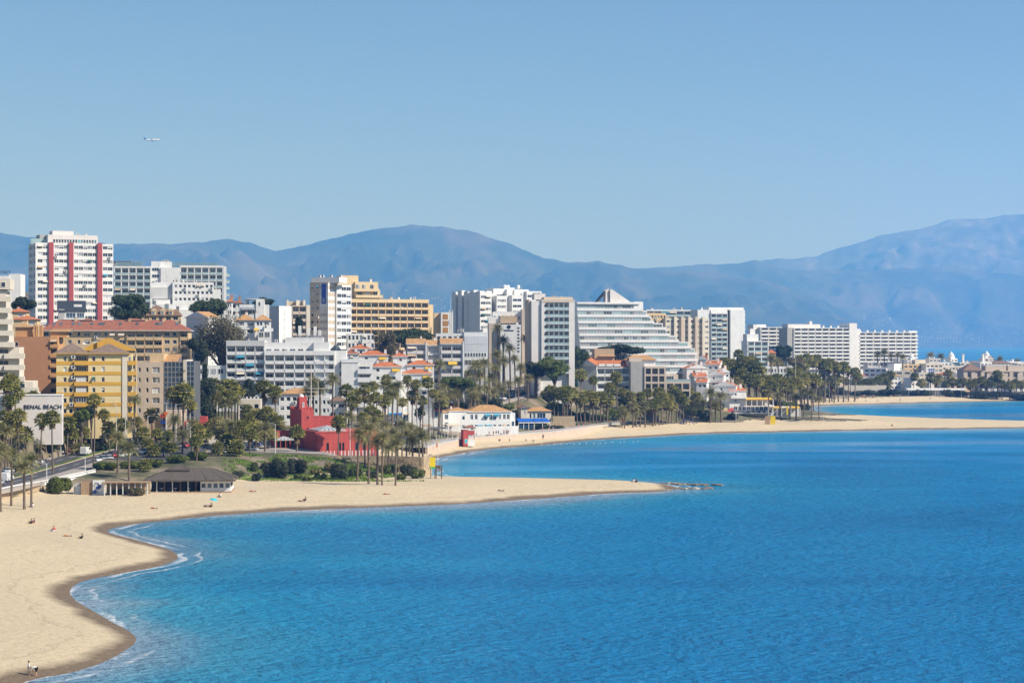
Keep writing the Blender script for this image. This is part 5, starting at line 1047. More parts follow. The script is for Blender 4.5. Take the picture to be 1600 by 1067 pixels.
def frames(a, b, zz, nf, n, v, D):
    g = (b - a) / n; B.mbox(a, b, v + 1.8, v + D, -3, zz, 'tan_pale')
    for k in range(nf + 1): z0 = zz - 0.9 - fh * k; B.mbox(a, b, v, v + 1.79, z0, z0 + 0.9, 'tan_pale')
    for k in range(nf):
        z1 = zz - 0.9 - fh * k
        for i in range(n + 1): x = min(max(a + g * i - 0.3, a), b - 0.6); B.mbox(x, x + 0.6, v, v + 1.79, z1 - fh + 0.9, z1, 'tan_pale')
        for i in range(n): B.win(FR0, a + g * i + 0.35, a + g * (i + 1) - 0.35, z1 - fh + 0.92, z1 - 0.1, v + 1.66, pool=['dark', 'glass_blue', 'glass_grey', 'dark'], frame='frame_dark', nm=2)
frames(ua, um, zt, 4, 3, 0.0, 12); zm = zt - 2 * fh; frames(um + 0.01, u2, zm, 2, 3, -0.05, 11.9)
B.pbox('glass_screen', um, u2, 0.1, 0.2, zm, zm + 1.1, 'glass_rail'); B.mbox(um + 0.1, B.u(1062), 4, 11, zm, zm + 3.2, 'tan_pale'); B.win(FR0, um + 1, um + 4.4, zm + 0.2, zm + 2.5, 3.88, var='dark'); B.box(983, 1003, 559, None, 4, 13, 'tan_pale'); B.roof(B.u(978, 6), B.u(1025, 6), 6, 13, B.z(563, 3, 6), 2.4, 'tile_tan'); B.box(980, 1024, 562, 574, 6.3, 12.7, 'white'); B.win(FR0, B.u(990, 6), B.u(998, 6), B.z(572, 3), B.z(564, 3), 6.1, var='glass_blue'); B.done()
# white stepped village running down to the beach
VH = [(1064, 1088, 553, 955, 4, 'white gabled house with red roof edge at the top of the white village'), (1090, 1104, 558, 985, 3, 'narrow white house with dark red roof and brick chimney in the white village'), (1073, 1106, 572, 940, 4, 'large white gabled house with thin orange eaves in the white village'), (1103, 1124, 566, 965, 3, 'white house with small arched window halfway down the white village'), (1085, 1105, 585, 928, 2, 'low white house with sloping orange coping in the white village'),
      (1106, 1131, 582, 945, 3, 'white house with round terrace in the white village'), (1122, 1140, 578, 960, 3, 'white house with tall square chimney in the white village'), (1115, 1150, 599, 938, 2, 'white house with yellow-edged terrace low in the white village'), (1140, 1166, 607, 935, 2, 'lowest white house of the white village above the beach bars'), (1088, 1104, 594, 922, 1, 'small house with orange lean-to roofs beside the tan apartments')]
for i, (a, b, y, d, nf, lab) in enumerate(VH):
    B = Bld('house', lab, a, d, -12 if i % 2 else 10, cat='house', group='white village houses'); u1 = B.u(b); zz = B.z(y + 4, u1 / 2); D = 9
    B.facade(FR0, 0, u1, zz, nf, 2.9, 'white', [(u1 * 0.3, u1 * 0.3 + 1.0)] if i % 3 else [(u1 * 0.25, u1 * 0.25 + 1.1), (u1 * 0.65, u1 * 0.65 + 1.4)], D=D, top=0.5, wh=1.2, pool=VDARK)
    B.roof(0, u1, 0, D, zz, 2.1, 'tile_red' if i in (0, 1) else 'tile_orange', ['ridge_v', 'ridge_v', 'ridge_v', 'shed', 'ridge_u'][i % 5], 0.35, trim='white'); B.chimney(u1 * 0.75, 4, zz + 0.8, 2.4, 1.0, 'brick_brown' if i == 1 else 'white'); B.chimney(u1 * 0.2, 2, zz - 0.2, 2.0, 0.8)
    if i in (5, 7, 8): B.balc(FR0, 0.3, u1 - 0.3, zz - 3.2, -1.7, 1.69, 1.0, ('white', 'white'))
    B.done()
# beach restaurants at the point
B = Bld('beach_restaurant', 'two-level beach bar with yellow awnings and white pillars at the point', 1166, 934, 4, cat='restaurant'); u1 = B.u(1208); zt = B.z(622, 6)
B.mbox(0, u1, 3, 10, -3, zt - 3.2, 'white'); B.mbox(0.5, u1 - 2, 5, 10, zt - 3.19, zt, 'white_pink'); B.awning(0, u1, 5, zt + 0.2, 4.5, 0.7, 'yellow_awning')
for i in range(6): a = u1 * i / 5.01; B.mbox(a, a + 0.3, 0.6, 0.9, -2, zt - 0.5, 'white')
B.awning(-1, u1 + 1, 3, zt - 3.4, 4, 0.5, 'cream_awning')
for i in range(5): B.win(FR0, 0.6 + u1 / 5 * i, u1 / 5 * (i + 1) - 0.4, 0.6, 2.9, 2.88, pool=VDARK)
B.done()
B = Bld('beach_restaurant', 'long low beach bar with white posts and red tiled canopy', 1131, 918, 3, cat='restaurant'); u1 = B.u(1203); zt = B.z(646, 8); B.mbox(4, u1, 2.5, 8, -3, zt, 'tan_pale'); B.roof(0, u1, -0.5, 2.4, zt, 0.35, 'white', 'hip', 0.3, 0.3, trim='white')
for i in range(12): a = 5 + (u1 - 6) * i / 11; mb = MB(); mb.box(a, a + 0.22, -0.3, -0.08, -1, zt - 0.01); mb.obj('post', 'metal_white', B.root)
B.roof(B.u(1138), B.u(1156), 3, 8, zt + 0.6, 2.0, 'castle_red'); B.mbox(B.u(1138), B.u(1156), 3.2, 7.8, zt, zt + 0.6, 'tan_pale')
for i in range(8): B.win(FR0, 5 + 2.0 * i, 6.7 + 2.0 * i, 0.4, 2.4, 2.38, pool=VDARK)
mb = MB(); a = B.u(1131); mb.hexa([(a, 3, 0), (a + 2.2, 3, 0), (a + 2.2, 3.5, 0), (a, 3.5, 0), (a + 0.7, 3, zt + 2.6), (a + 2.2, 3, zt + 2.6), (a + 2.2, 3.5, zt + 2.6), (a + 0.7, 3.5, zt + 2.6)]); mb.obj('gable', 'pale_yellow', B.root); B.done()
B = Bld('beach_restaurant', 'open terrace bar with yellow canopy and white parasols near the point', 1207, 936, 2, cat='restaurant'); u1 = B.u(1252); zt = B.z(636, 6); B.mbox(0, u1, 5, 9, -3, zt, 'white')
for i in range(3): B.awning(u1 / 3 * i + 0.2, u1 / 3 * (i + 1) - 0.2, 5, zt + 0.3, 4.2, 0.6, 'yellow_awning' if i != 1 else 'cream_awning')
for i in range(7): a = u1 * i / 6.2; mb = MB(); mb.box(a, a + 0.25, 0.9, 1.15, -1.5, zt - 0.4); mb.obj('post', 'metal_white', B.root)
B.pbox('sign_board', B.u(1229), B.u(1231.5), 0.4, 0.6, 0.8, zt + 0.6, 'yellow_paint'); B.done()
# white buildings on the far beach
def block(name, lab, a, b, y, d, m, nf, fh, yaw=8, n=None, D=14, roof=None, rm='tile_tan', wh=1.4, pool=VDARK, z0=None):
    global B
    B = Bld(name, lab, a, d, yaw, z0=z0); u1 = B.u(b); zz = B.z(y, u1 / 2); B.facade(FR0, 0, u1, zz, nf, fh, m, n or max(2, int(u1 / 3.4)), D=D, top=0.8, wh=wh, pool=pool)
    if roof: B.roof(0, u1, 0, D, zz, roof, rm)
    return u1, zz
u1, zz = block('hotel', 'low white glazed hotel annex among palms below the smaller hotel', 1185, 1243, 573, 1110, 'white', 3, 3.3, 4, 12, wh=2.0, pool=VHOTEL); B.done()
u1, zz = block('house', 'orange-roofed house between the palms in front of the far hotel', 1200, 1212, 552, 1240, 'peach', 3, 3, 4, roof=2.5, rm='tile_orange'); B.done()
u1, zz = block('apartment_building', 'blue-shaded white apartments with jagged stair roofline behind the far beach', 1350, 1385, 575, 1420, 'white', 5, 3, -30, D=20); B.mbox(u1, u1 + 5, 2, 18, -3, zz + 3, 'white'); B.clutter(1, u1, 2, 12, zz, 8); B.done()
u1, zz = block('apartment_building', 'plain cream block with shaded blind wall behind the far beach', 1386, 1424, 579, 1405, 'cream', 1, 3, -6, 3); B.clutter(1, u1, 2, 10, zz, 4); B.done()
u1, zz = block('apartment_building', 'sandy block with teal glazed stairwell behind the far beach', 1412, 1448, 569, 1425, 'peach', 6, 3, 10, 5)
for i in range(3):
    for k in range(3): B.win(FR0, B.u(1434) + 2.1 * i, B.u(1434) + 2.1 * i + 2, zz - 7.5 - 2.6 * k, zz - 5.0 - 2.6 * k, -0.12, var='glass_teal', nm=2)
B.box(1430, 1446, 562, 570, 3, 10, 'cream'); B.clutter(1, u1, 2, 10, zz, 5); B.done()
u1, zz = block('apartment_building', 'white block with a panel of cobalt blue windows behind the far beach', 1447, 1473, 568, 1418, 'cream', 5, 3, 10, 4)
B.box(1447, 1458, 574, None, -3, -0.1, 'white')
for i in range(3):
    for k in range(3): B.win(FR0, B.u(1448.3) + 1.6 * i, B.u(1448.3) + 1.6 * i + 1.3, zz - 5.0 - 1.9 * k, zz - 3.4 - 1.9 * k, -3.1, var='cobalt', nm=1)
B.clutter(1, u1, 2, 10, zz, 4); B.done()
u1, zz = block('apartment_building', 'cream building with curved blue roof trim behind the far palms', 1473, 1512, 572, 1430, 'cream', 4, 3.2, 8, 8)
mb = MB()
for i in range(10):
    a0, a1 = B.u(1473) + u1 * 0 + 0.9 * i * 1.6, B.u(1473) + 0.9 * (i + 1) * 1.6; h0, h1 = 3.4 * math.cos((i - 2) / 8 * 1.3), 3.4 * math.cos((i - 1) / 8 * 1.3)
    mb.hexa([(a0, -0.3, zz + h0 - 0.4), (a1, -0.3, zz + h1 - 0.4), (a1, 6, zz + h1 - 0.4), (a0, 6, zz + h0 - 0.4), (a0, -0.3, zz + h0), (a1, -0.3, zz + h1), (a1, 6, zz + h1), (a0, 6, zz + h0)])
mb.obj('curved_roof', 'teal_awning', B.root); B.done()
B = Bld('apartment_building', 'brown-roofed apartments with rounded loggias at the far beach', 1506, 1345, 6); u1 = B.u(1625); zt = B.z(579, 20); B.loggia(FR0, 0, u1, zt, 3, 4.4, 8, 'tan_pale', style=('tan_pale', 'peach'), dep=2.4, D=14, top=0.9, core='beige', fin=2.6); B.roof(0, B.u(1535), 0, 13, zt, 5.0, 'tile_brown', ov=0.6)
for a, b in ((1540, 1572), (1575, 1620)): B.box(a, b, 571, 580, 3, 12, 'tan_pale')
B.box(1528, 1640, 604, None, -6, -0.5, 'grey_dark')
for i in range(10): B.win(FR0, B.u(1530 + 9 * i), B.u(1537 + 9 * i), 3.2, 5.2, -6.15, var='shut', nm=1)
for a in range(1518, 1620, 24): B.box(a, a + 9, 583, 600, -0.8, -0.3, 'tan_pale')
B.done()
FT = [(1356, 1400, 566, 1480), (1404, 1418, 560, 1500), (1418, 1440, 563, 1490), (1452, 1470, 560, 1500), (1470, 1500, 566, 1510), (1486, 1496, 560, 1520), (1500, 1516, 566, 1480), (1516, 1540, 568, 1490), (1532, 1550, 566, 1470), (1538, 1552, 559, 1510), (1552, 1582, 568, 1500), (1575, 1612, 565, 1520), (1590, 1625, 567, 1490)]
for i, (a, b, y, d) in enumerate(FT):
    B = Bld('house', ORD[i] + ' from the left of the white flat-roofed houses on the far town skyline', a, d, 10 + (i % 3) * 6, cat='house', group='white houses on the far skyline'); u1 = B.u(b); zz = B.z(y, u1 / 2); B.facade(FR0, 0, u1, zz, 4, 3, 'white' if i % 3 else 'white_pink', max(2, int(u1 / 3)), D=10, top=0.7, wh=1.2, pool=VDARK)
    if i in (2, 5, 9): mb = MB(); mb.lathe([(2.2, 0), (2.1, 1.2), (1.2, 2.2), (0.15, 3.6), (0.0, 4.6)], (u1 * 0.5, 4, zz + 1.6), 10); mb.box(u1 * 0.5 - 2, u1 * 0.5 + 2, 2, 6, zz, zz + 1.62); mb.obj('cupola', 'white', B.root)
    elif i in (6, 8): B.chimney(u1 * 0.4, 3, zz, 6.0, 1.4)
    elif i in (7, 10): B.roof(0, u1, 0, 10, zz, 2.0, 'tile_brown')
    B.clutter(0.5, u1, 1, 8, zz, 3); B.done()
FT2 = [(1392, 1408, 588, 1385, 'white'), (1424, 1440, 590, 1378, 'white'), (1436, 1452, 582, 1392, 'cream'), (1470, 1486, 586, 1385, 'white'), (1484, 1500, 590, 1380, 'peach'), (1496, 1508, 583, 1395, 'white'), (1340, 1356, 588, 1400, 'white'), (1356, 1372, 594, 1385, 'white_pink'), (1372, 1388, 590, 1390, 'white'), (1290, 1306, 582, 1420, 'white'), (1308, 1326, 586, 1415, 'cream'), (1322, 1340, 578, 1440, 'white')]
for i, (a, b, y, d, m) in enumerate(sorted(FT2)):
    B = Bld('house', ORD[i] + ' from the left of the low seafront houses behind the far beach', a, d, 8 + (i % 4) * 6, cat='house', group='low houses behind the far beach'); u1 = B.u(b); zz = B.z(y, u1 / 2); B.facade(FR0, 0, u1, zz, 3, 3, m, max(2, int(u1 / 2.6)), D=9, top=0.7, wh=1.4, pool=VDARK)
    if i % 3 == 0: B.roof(0, u1, 0, 9, zz, 1.8, 'tile_orange' if i % 2 else 'tile_tan')
    if i % 3 == 1: B.awning(0.5, u1 - 0.5, -0.02, 3.4, 2.0, 0.6, 'cream_awning' if i % 2 else 'blue_awning')
    B.clutter(0.5, u1, 1, 7, zz, 2); B.done()
B = Bld('garden_wall', 'pale retaining wall behind the far beach', 1318, 1330, 3, cat='wall'); B.mbox(0, B.u(1385), 0, 1, -2, B.z(602, 20), 'cream'); B.done()
B = Bld('beach_restaurant', 'long white beach bar with open terrace under palms on the far beach', 1418, 1335, 2, cat='restaurant'); u1 = B.u(1510); zt = B.z(609, 20); B.mbox(0, u1, 3, 9, -2, zt + 1, 'white'); B.mbox(0, u1, -2.5, 2.9, zt - 0.3, zt, 'white')
for i in range(22): a = u1 * i / 22; mb = MB(); mb.box(a, a + 0.3, -2.4, -2.1, -1, zt - 0.31); mb.obj('post', 'metal_white', B.root)
B.done()
# ------------------------------------------------------------------ castle, seafront, beach bars
# red castle
B = Bld('castle', 'red Moorish seaside castle with crenellated tower and striped skylight roofs', 493.5, 565, 20, cat='castle')
u1 = B.u(589); zt = B.z(676, 5); D1 = 19.0
arches = [(510, 514), (529.5, 533), (534.5, 538), (555, 559), (567, 570.5)]
B.facade(FR0, 0, u1, zt, 1, 3, 'castle_red', [(B.u(a), B.u(b)) for a, b in arches], D=D1, top=2.2, head=0.9, wh=2.0, pool=['dark'], frame='frame_dark', nm=1)
for a, b in arches:                                  # round heads over the openings
    a, b = B.u(a), B.u(b); r_ = (b - a) / 2; mb = MB(); pts = arc_pts((a + b) / 2, zt - 3.1, r_, 0, 180, 8); n_ = len(pts)
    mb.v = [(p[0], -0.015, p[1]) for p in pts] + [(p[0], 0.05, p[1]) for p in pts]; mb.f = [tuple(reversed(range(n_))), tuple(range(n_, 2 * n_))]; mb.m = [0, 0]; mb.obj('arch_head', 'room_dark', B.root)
B.mbox(-0.1, u1 + 0.1, -0.1, D1 + 0.05, zt, zt + 0.35, 'castle_red')
L = Fr(-0.02, D1, -90); B.facade(L, 0, D1, zt - 0.01, 1, 3, 'castle_red', [(7.2, 8.4), (8.9, 10.1)], D=0.01, top=2.2, head=0.9, wh=2.2, t=0.3, pool=['dark'], frame='frame_dark', nm=1)
def sky_roof(u0, u1_, v0, v1, z, h, n):
    c = ((u0 + u1_) / 2, (v0 + v1) / 2, z + h); e = [(u0, v0), (u1_, v0), (u1_, v1), (u0, v1)]; root = MB(); root.box(u0, u1_, v0, v1, z - 0.25, z); r0 = root.obj('skylight_roof', 'concrete', B.root)
    for k in range(4):
        a, b = e[k], e[(k + 1) % 4]
        for i in range(n):
            t0, t1 = i / n, (i + 0.96) / n; p0 = (a[0] + (b[0] - a[0]) * t0, a[1] + (b[1] - a[1]) * t0, z + 0.02); p1 = (a[0] + (b[0] - a[0]) * t1, a[1] + (b[1] - a[1]) * t1, z + 0.02)
            mb = MB(); mb.tri(p0, p1, c); q = (0, 0, 0.08); mb.tri((p0[0], p0[1], p0[2] + 0.1), (p1[0], p1[1], p1[2] + 0.1), (c[0], c[1], c[2] + 0.1)); mb.quad(p0, p1, (p1[0], p1[1], p1[2] + 0.1), (p0[0], p0[1], p0[2] + 0.1))
            mb.obj('roof_strip', 'grey_white' if i % 2 else 'metal_grey', r0)
sky_roof(1.0, B.u(543), 1.0, 13.0, zt + 0.55, 1.25, 12)
v2 = 15.0; ua, ub, ut = B.u(471, v2), B.u(523.5, v2), B.u(490, v2); zu = B.z(651.5, 3, v2); z2 = B.z(640, 1, v2)
B.mbox(ut, ub, v2, 26, -2, zu, 'castle_red'); B.mbox(ua, ut - 0.01, v2 - 0.02, 29, -2, z2, 'castle_red'); B.mbox(ut - 0.3, ub + 0.1, v2 - 0.08, v2 + 0.2, zu, zu + 0.3, 'castle_red')
for a, b, y0, y1 in ((480, 482, 650, 654), (479.5, 482, 668, 672), (497, 499.5, 668, 671)): B.win(FR0, B.u(a, v2), B.u(b, v2), B.z(y1, 1, v2), B.z(y0, 1, v2), v2 - 0.14, var='dark', frame='frame_dark', nm=1)
def merlons(a0, a1, v0, v1, z, s=0.55, g=0.95, h=0.75):
    def one(x, y): mb = MB(); mb.box(x, x + s, y, y + s * 0.8, z, z + h * 0.6); mb.hexa([(x, y, z + h * 0.6), (x + s, y, z + h * 0.6), (x + s, y + s * 0.8, z + h * 0.6), (x, y + s * 0.8, z + h * 0.6), (x + s * 0.4, y + 0.15, z + h), (x + s * 0.6, y + 0.15, z + h), (x + s * 0.6, y + s * 0.5, z + h), (x + s * 0.4, y + s * 0.5, z + h)]); mb.obj('merlon', 'castle_red', B.root)
    x = a0
    while x + s <= a1 + 0.01: one(x, v0); x += g
    y = v0 + g
    while y + s <= v1: one(a0, y); one(a1 - s, y); y += g
merlons(ua, ut, v2 - 0.02, 29, z2)
v3 = 18.5; a0, a1 = B.u(468, v3), B.u(479.8, v3); z3 = B.z(622.5, 0, v3); B.mbox(a0, a1, v3, v3 + 3.4, z2, z3, 'castle_red'); merlons(a0, a1, v3, v3 + 3.4, z3, 0.45, 0.6, 0.6)
B.win(FR0, B.u(472.3, v3), B.u(475.5, v3), B.z(636.5, 0, v3), B.z(628.5, 0, v3), v3 - 0.14, var='curtain', frame='frame_white', nm=1)
mb = MB(); c = ((a0 + a1) / 2 - 0.2, v3 + 1.7, z3 + 0.2)
mb.lathe([(0.75, 0), (0.78, 0.4), (0.6, 0.8), (0.3, 1.0), (0.02, 1.08)], c, 12); mb.obj('dome', 'white', B.root, True)
# shaded wing and porch on the far left
v4 = 20.0; w0 = B.u(430, v4); B.mbox(w0, -0.5, v4, 28, -2, B.z(674.5, -8, v4), 'castle_red'); B.mbox(w0 - 0.1, -0.45, v4 - 0.1, v4 + 0.3, B.z(674.5, -8, v4), B.z(674.5, -8, v4) + 0.25, 'castle_red')
for i in range(5): a = w0 + 0.7 + 1.45 * i; B.win(FR0, a, a + 0.8, 0.6, 2.9, v4 - 0.14, var='dark', frame='cream' if i == 2 else 'frame_dark', nm=1)
sky_roof(B.u(431, 15), B.u(461, 15), 15, 19.5, B.z(687, -6, 15), 0.9, 10)
for a in (431.5, 438, 446, 453, 460): x = B.u(a, 15); mb = MB(); mb.box(x, x + 0.2, 15.1, 15.3, -1, B.z(687, -6, 15) - 0.25); mb.obj('porch_post', 'castle_red', B.root)
mb = MB(); za = -0.2                                    # white posts along the foot of the lit wall
for i in range(17): a = 0.8 + 1.05 * i; mb = MB(); mb.box(a, a + 0.22, -1.2, -1.0, -1, 0.5); mb.obj('plinth_post', 'white', B.root)
B.done()

def strip(name, label, pts, h0, h1, thick, m, cat='wall', cap=None, kind=None):
    """a wall along points (x, y, z of its top): h0 below the top, h1 unused"""
    t = thing(name, label, cat, (pts[0][0], pts[0][1], pts[0][2] - h0)) if cat else None
    if t is None: return None
    mb = MB(); cp = MB(); o = t.location
    for (a, b) in zip(pts[:-1], pts[1:]):
        d = Vector((b[0] - a[0], b[1] - a[1], 0)); nrm = Vector((-d.y, d.x, 0)).normalized() * thick; ha = h0
        q = [(a[0], a[1]), (b[0], b[1]), (b[0] + nrm.x, b[1] + nrm.y), (a[0] + nrm.x, a[1] + nrm.y)]; zs = [a[2], b[2], b[2], a[2]]
        mb.hexa([(p[0] - o.x, p[1] - o.y, z - h0 - o.z) for p, z in zip(q, zs)] + [(p[0] - o.x, p[1] - o.y, z - o.z) for p, z in zip(q, zs)])
        if cap:
            e = nrm.normalized() * 0.12; q = [(a[0] - e.x, a[1] - e.y), (b[0] - e.x, b[1] - e.y), (b[0] + nrm.x + e.x, b[1] + nrm.y + e.y), (a[0] + nrm.x + e.x, a[1] + nrm.y + e.y)]
            cp.hexa([(p[0] - o.x, p[1] - o.y, z + 0.003 - o.z) for p, z in zip(q, zs)] + [(p[0] - o.x, p[1] - o.y, z + 0.16 - o.z) for p, z in zip(q, zs)])
    mb.obj('wall_body', m, t)
    if cap: cp.obj('coping', cap, t)
    return t
def wp(px, py, d): p = P(px, py, d); return (p.x, p.y, p.z)
def rail_on(t, pts, m='metal_white', step=1.6, h=0.95):
    o = t.location
    for a, b in zip(pts[:-1], pts[1:]):
        L = math.dist(a[:2], b[:2]); k = max(1, int(L / step))
        mb = MB(); mb.tube((a[0] - o.x, a[1] - o.y, a[2] + h + 0.1 - o.z), (b[0] - o.x, b[1] - o.y, b[2] + h + 0.1 - o.z), 0.04, n=4); mb.tube((a[0] - o.x, a[1] - o.y, a[2] + h * 0.5 - o.z), (b[0] - o.x, b[1] - o.y, b[2] + h * 0.5 - o.z), 0.03, n=4); mb.obj('hand_rail', m, t)
        for i in range(k): f = i / k; x, y, z = [a[j] + (b[j] - a[j]) * f - o[j] for j in range(3)]; mb = MB(); mb.box(x - 0.05, x + 0.05, y - 0.05, y + 0.05, z, z + h + 0.12); mb.obj('rail_post', m, t)
cw = [wp(318, 724, 541), wp(345, 718.5, 546), wp(395, 714, 552), wp(432, 711.5, 555), wp(520, 711.5, 554), wp(600, 712, 553), wp(640, 713, 551), wp(662, 714, 550), wp(672, 713, 560), wp(675, 709, 584)]
t = strip('terrace_wall', 'rough golden stone terrace wall below the red castle', cw, 6.2, 0, 0.8, 'stone_tan'); rail_on(t, cw[2:6], 'metal_grey', 2.4)
rs = random.Random(5)
for a, b in zip(cw[:-1], cw[1:]):                       # the larger stones stand proud
    L = math.dist(a[:2], b[:2])
    for i in range(int(L * 1.1)):
        f = rs.random(); x, y, z = [a[j] + (b[j] - a[j]) * f for j in range(3)]; zz = z - rs.uniform(0.3, 3.6); s = rs.uniform(0.35, 0.85)
        mb = MB(); j = [rs.uniform(0.7, 1.1) for _ in range(8)]
        mb.hexa([(-s * j[0], -0.22, -s * 0.5 * j[1]), (s * j[2], -0.22, -s * 0.5 * j[3]), (s, 0.5, -s * 0.5), (-s, 0.5, -s * 0.5), (-s * j[4], -0.2, s * 0.5 * j[5]), (s * j[6], -0.2, s * 0.5 * j[7]), (s, 0.5, s * 0.5), (-s, 0.5, s * 0.5)])
        o = mb.obj('stone', 'stone_tan' if rs.random() < 0.75 else 'rock_pale', t, loc=(x - t.location.x, y - t.location.y, zz - t.location.z)); o.rotation_euler = (0, 0, math.atan2(b[1] - a[1], b[0] - a[0]))
# left seafront: stone sea wall with white balustrade
sw = [wp(-80, 789, 420), wp(-20, 775, 438), wp(25, 765.5, 457), wp(72, 757, 474)]
t = strip('sea_wall', 'tan stone sea wall with white balustrade beside the beach palms', sw, 5.0, 0, 0.9, 'stone_tan', cap='white')
def balustrade(t, pts, h=1.15):
    o = t.location
    for a, b in zip(pts[:-1], pts[1:]):
        L = math.dist(a[:2], b[:2]); k = max(1, int(L / 2.4)); d = Vector((b[0] - a[0], b[1] - a[1], b[2] - a[2]))
        for i in range(k):
            p0 = Vector(a) + d * (i / k) - o; p1 = Vector(a) + d * ((i + 0.96) / k) - o; mb = MB(); n_ = Vector((-d.y, d.x, 0)).normalized() * 0.3
            def slab(z0, z1): q = [p0, p1, p1 + n_, p0 + n_]; mb.hexa([(v.x, v.y, v.z + z0) for v in q] + [(v.x, v.y, v.z + z1) for v in q])
            slab(0.17, h - 0.45); slab(h - 0.2, h)
            for f in (0.0, 0.3, 0.6, 0.9): c = p0 + (p1 - p0) * (f + 0.04) + n_ * 0.5; mb.tube((c.x, c.y, c.z + h - 0.46), (c.x, c.y, c.z + h - 0.19), 0.1, n=5)
            mb.obj('balustrade_panel', 'white', t)
balustrade(t, sw); sw2 = [wp(72.5, 757, 474.3), wp(110, 748, 491), wp(150, 739.5, 507)]
t = strip('balustrade', 'white balustrade along the shore road behind the hedge', sw2, 2.5, 0, 0.5, 'white'); balustrade(t, sw2)
# ramp wall by the mid road and the sandy cove's promenade wall
rw = [wp(770, 643, 824), wp(800, 633, 842), wp(830, 622, 866), wp(858, 613, 896)]
t = strip('road_parapet', 'white parapet above a tan retaining wall on the hill road', rw, 5.5, 0, 0.5, 'stone_pale', cap='white'); balustrade(t, rw, 1.1)
pw = [wp(668, 699, 672), wp(690, 693, 690), wp(716, 687.5, 716), wp(745, 683.5, 740), wp(790, 680, 752), wp(830, 677, 766), wp(868, 674.5, 778), wp(905, 669.5, 797), wp(940, 664.5, 828), wp(968, 661.5, 852), wp(985, 662, 862)]
t = strip('promenade_wall', 'pale stone promenade wall above the sandy cove', pw, 5.0, 0, 0.9, 'stone_pale', cap='white_pink'); rail_on(t, pw, 'metal_white', 1.5, 0.9)
pv = MB()
for (a, b) in zip(pw[:-1], pw[1:]):
    d = Vector((b[0] - a[0], b[1] - a[1], 0)); n_ = Vector((-d.y, d.x, 0)).normalized() * 13; pv.quad((a[0], a[1], a[2] - 0.05), (b[0], b[1], b[2] - 0.05), (b[0] + n_.x, b[1] + n_.y, b[2] - 0.05), (a[0] + n_.x, a[1] + n_.y, a[2] - 0.05))
o = pv.obj('promenade', 'pavement'); tag(o, 'paved promenade behind the pale sea wall', kind='structure')
def ramp_(px, py, d, w_, lab):
    p = hit(px, py); t = thing('beach_steps', lab, 'steps', p, R(-30))
    for i in range(7): mb = MB(); mb.box(-w_ / 2, w_ / 2, i * 0.4, 3.2, -0.3 + 0.3 * i, 0.3 * (i + 1) - 0.3); mb.obj('step', 'stone_pale', t)
ramp_(761, 687, 0, 4, 'pale stone steps from the promenade beside the red kiosk'); ramp_(703, 694, 0, 4, 'pale stone steps left of the red kiosk'); ramp_(884, 676, 0, 4, 'pale stone steps below the blue awning bar')
# roads
for rd, lab in (('shore_road', 'asphalt shore road running behind the beach'), ('hill_road', 'asphalt avenue climbing between palms')):
    q = _road_pts(rd, 6.0); T = np.gradient(q[:, :2], axis=0); T /= np.linalg.norm(T, axis=1)[:, None]; Nn = np.stack([-T[:, 1], T[:, 0]], 1); W_ = ROADS[rd][1] / 2
    def band(o0, o1, dz, m, name, lb, gap=None):
        mb = MB()
        for i in range(len(q) - 1):
            if gap and i % 2: continue
            a, b = q[i], q[i + 1]; mb.quad((a[0] + Nn[i, 0] * o0, a[1] + Nn[i, 1] * o0, a[2] + dz), (a[0] + Nn[i, 0] * o1, a[1] + Nn[i, 1] * o1, a[2] + dz), (b[0] + Nn[i + 1, 0] * o1, b[1] + Nn[i + 1, 1] * o1, b[2] + dz), (b[0] + Nn[i + 1, 0] * o0, b[1] + Nn[i + 1, 1] * o0, b[2] + dz))
        o = mb.obj(name, m); tag(o, lb, kind='structure')
    def kerb(o0, o1, dz, m, name, lb):
        mb = MB()
        for i in range(len(q) - 1):
            a, b = q[i], q[i + 1]; f = lambda p, k, off, z: (p[0] + Nn[k, 0] * off, p[1] + Nn[k, 1] * off, p[2] + z)
            mb.hexa([f(a, i, o0, -0.6), f(b, i + 1, o0, -0.6), f(b, i + 1, o1, -0.6), f(a, i, o1, -0.6), f(a, i, o0, dz), f(b, i + 1, o0, dz), f(b, i + 1, o1, dz), f(a, i, o1, dz)])
        o = mb.obj(name, m); tag(o, lb, kind='structure')
    band(W_, -W_, 0.05, 'asphalt', rd, lab); kerb(-W_ - 3.6, -W_, 0.18, 'pavement', 'pavement', 'seaward pavement of the ' + rd.replace('_', ' ')); kerb(W_, W_ + 3.6, 0.18, 'pavement', 'pavement', 'landward pavement of the ' + rd.replace('_', ' '))
    kerb(-0.9, 0.9, 0.2, 'stone_pale', 'median_kerb', 'kerbed median of the ' + rd.replace('_', ' ')); kerb(-0.7, 0.7, 0.26, 'grass_leaf', 'median_grass', 'grassed median of the ' + rd.replace('_', ' '))
    band(W_ * 0.56, W_ * 0.54, 0.054, 'marking', 'lane_marking', 'broken lane line of the landward side of the ' + rd.replace('_', ' '), True); band(-W_ * 0.54, -W_ * 0.56, 0.054, 'marking', 'lane_marking', 'broken lane line of the seaward side of the ' + rd.replace('_', ' '), True)
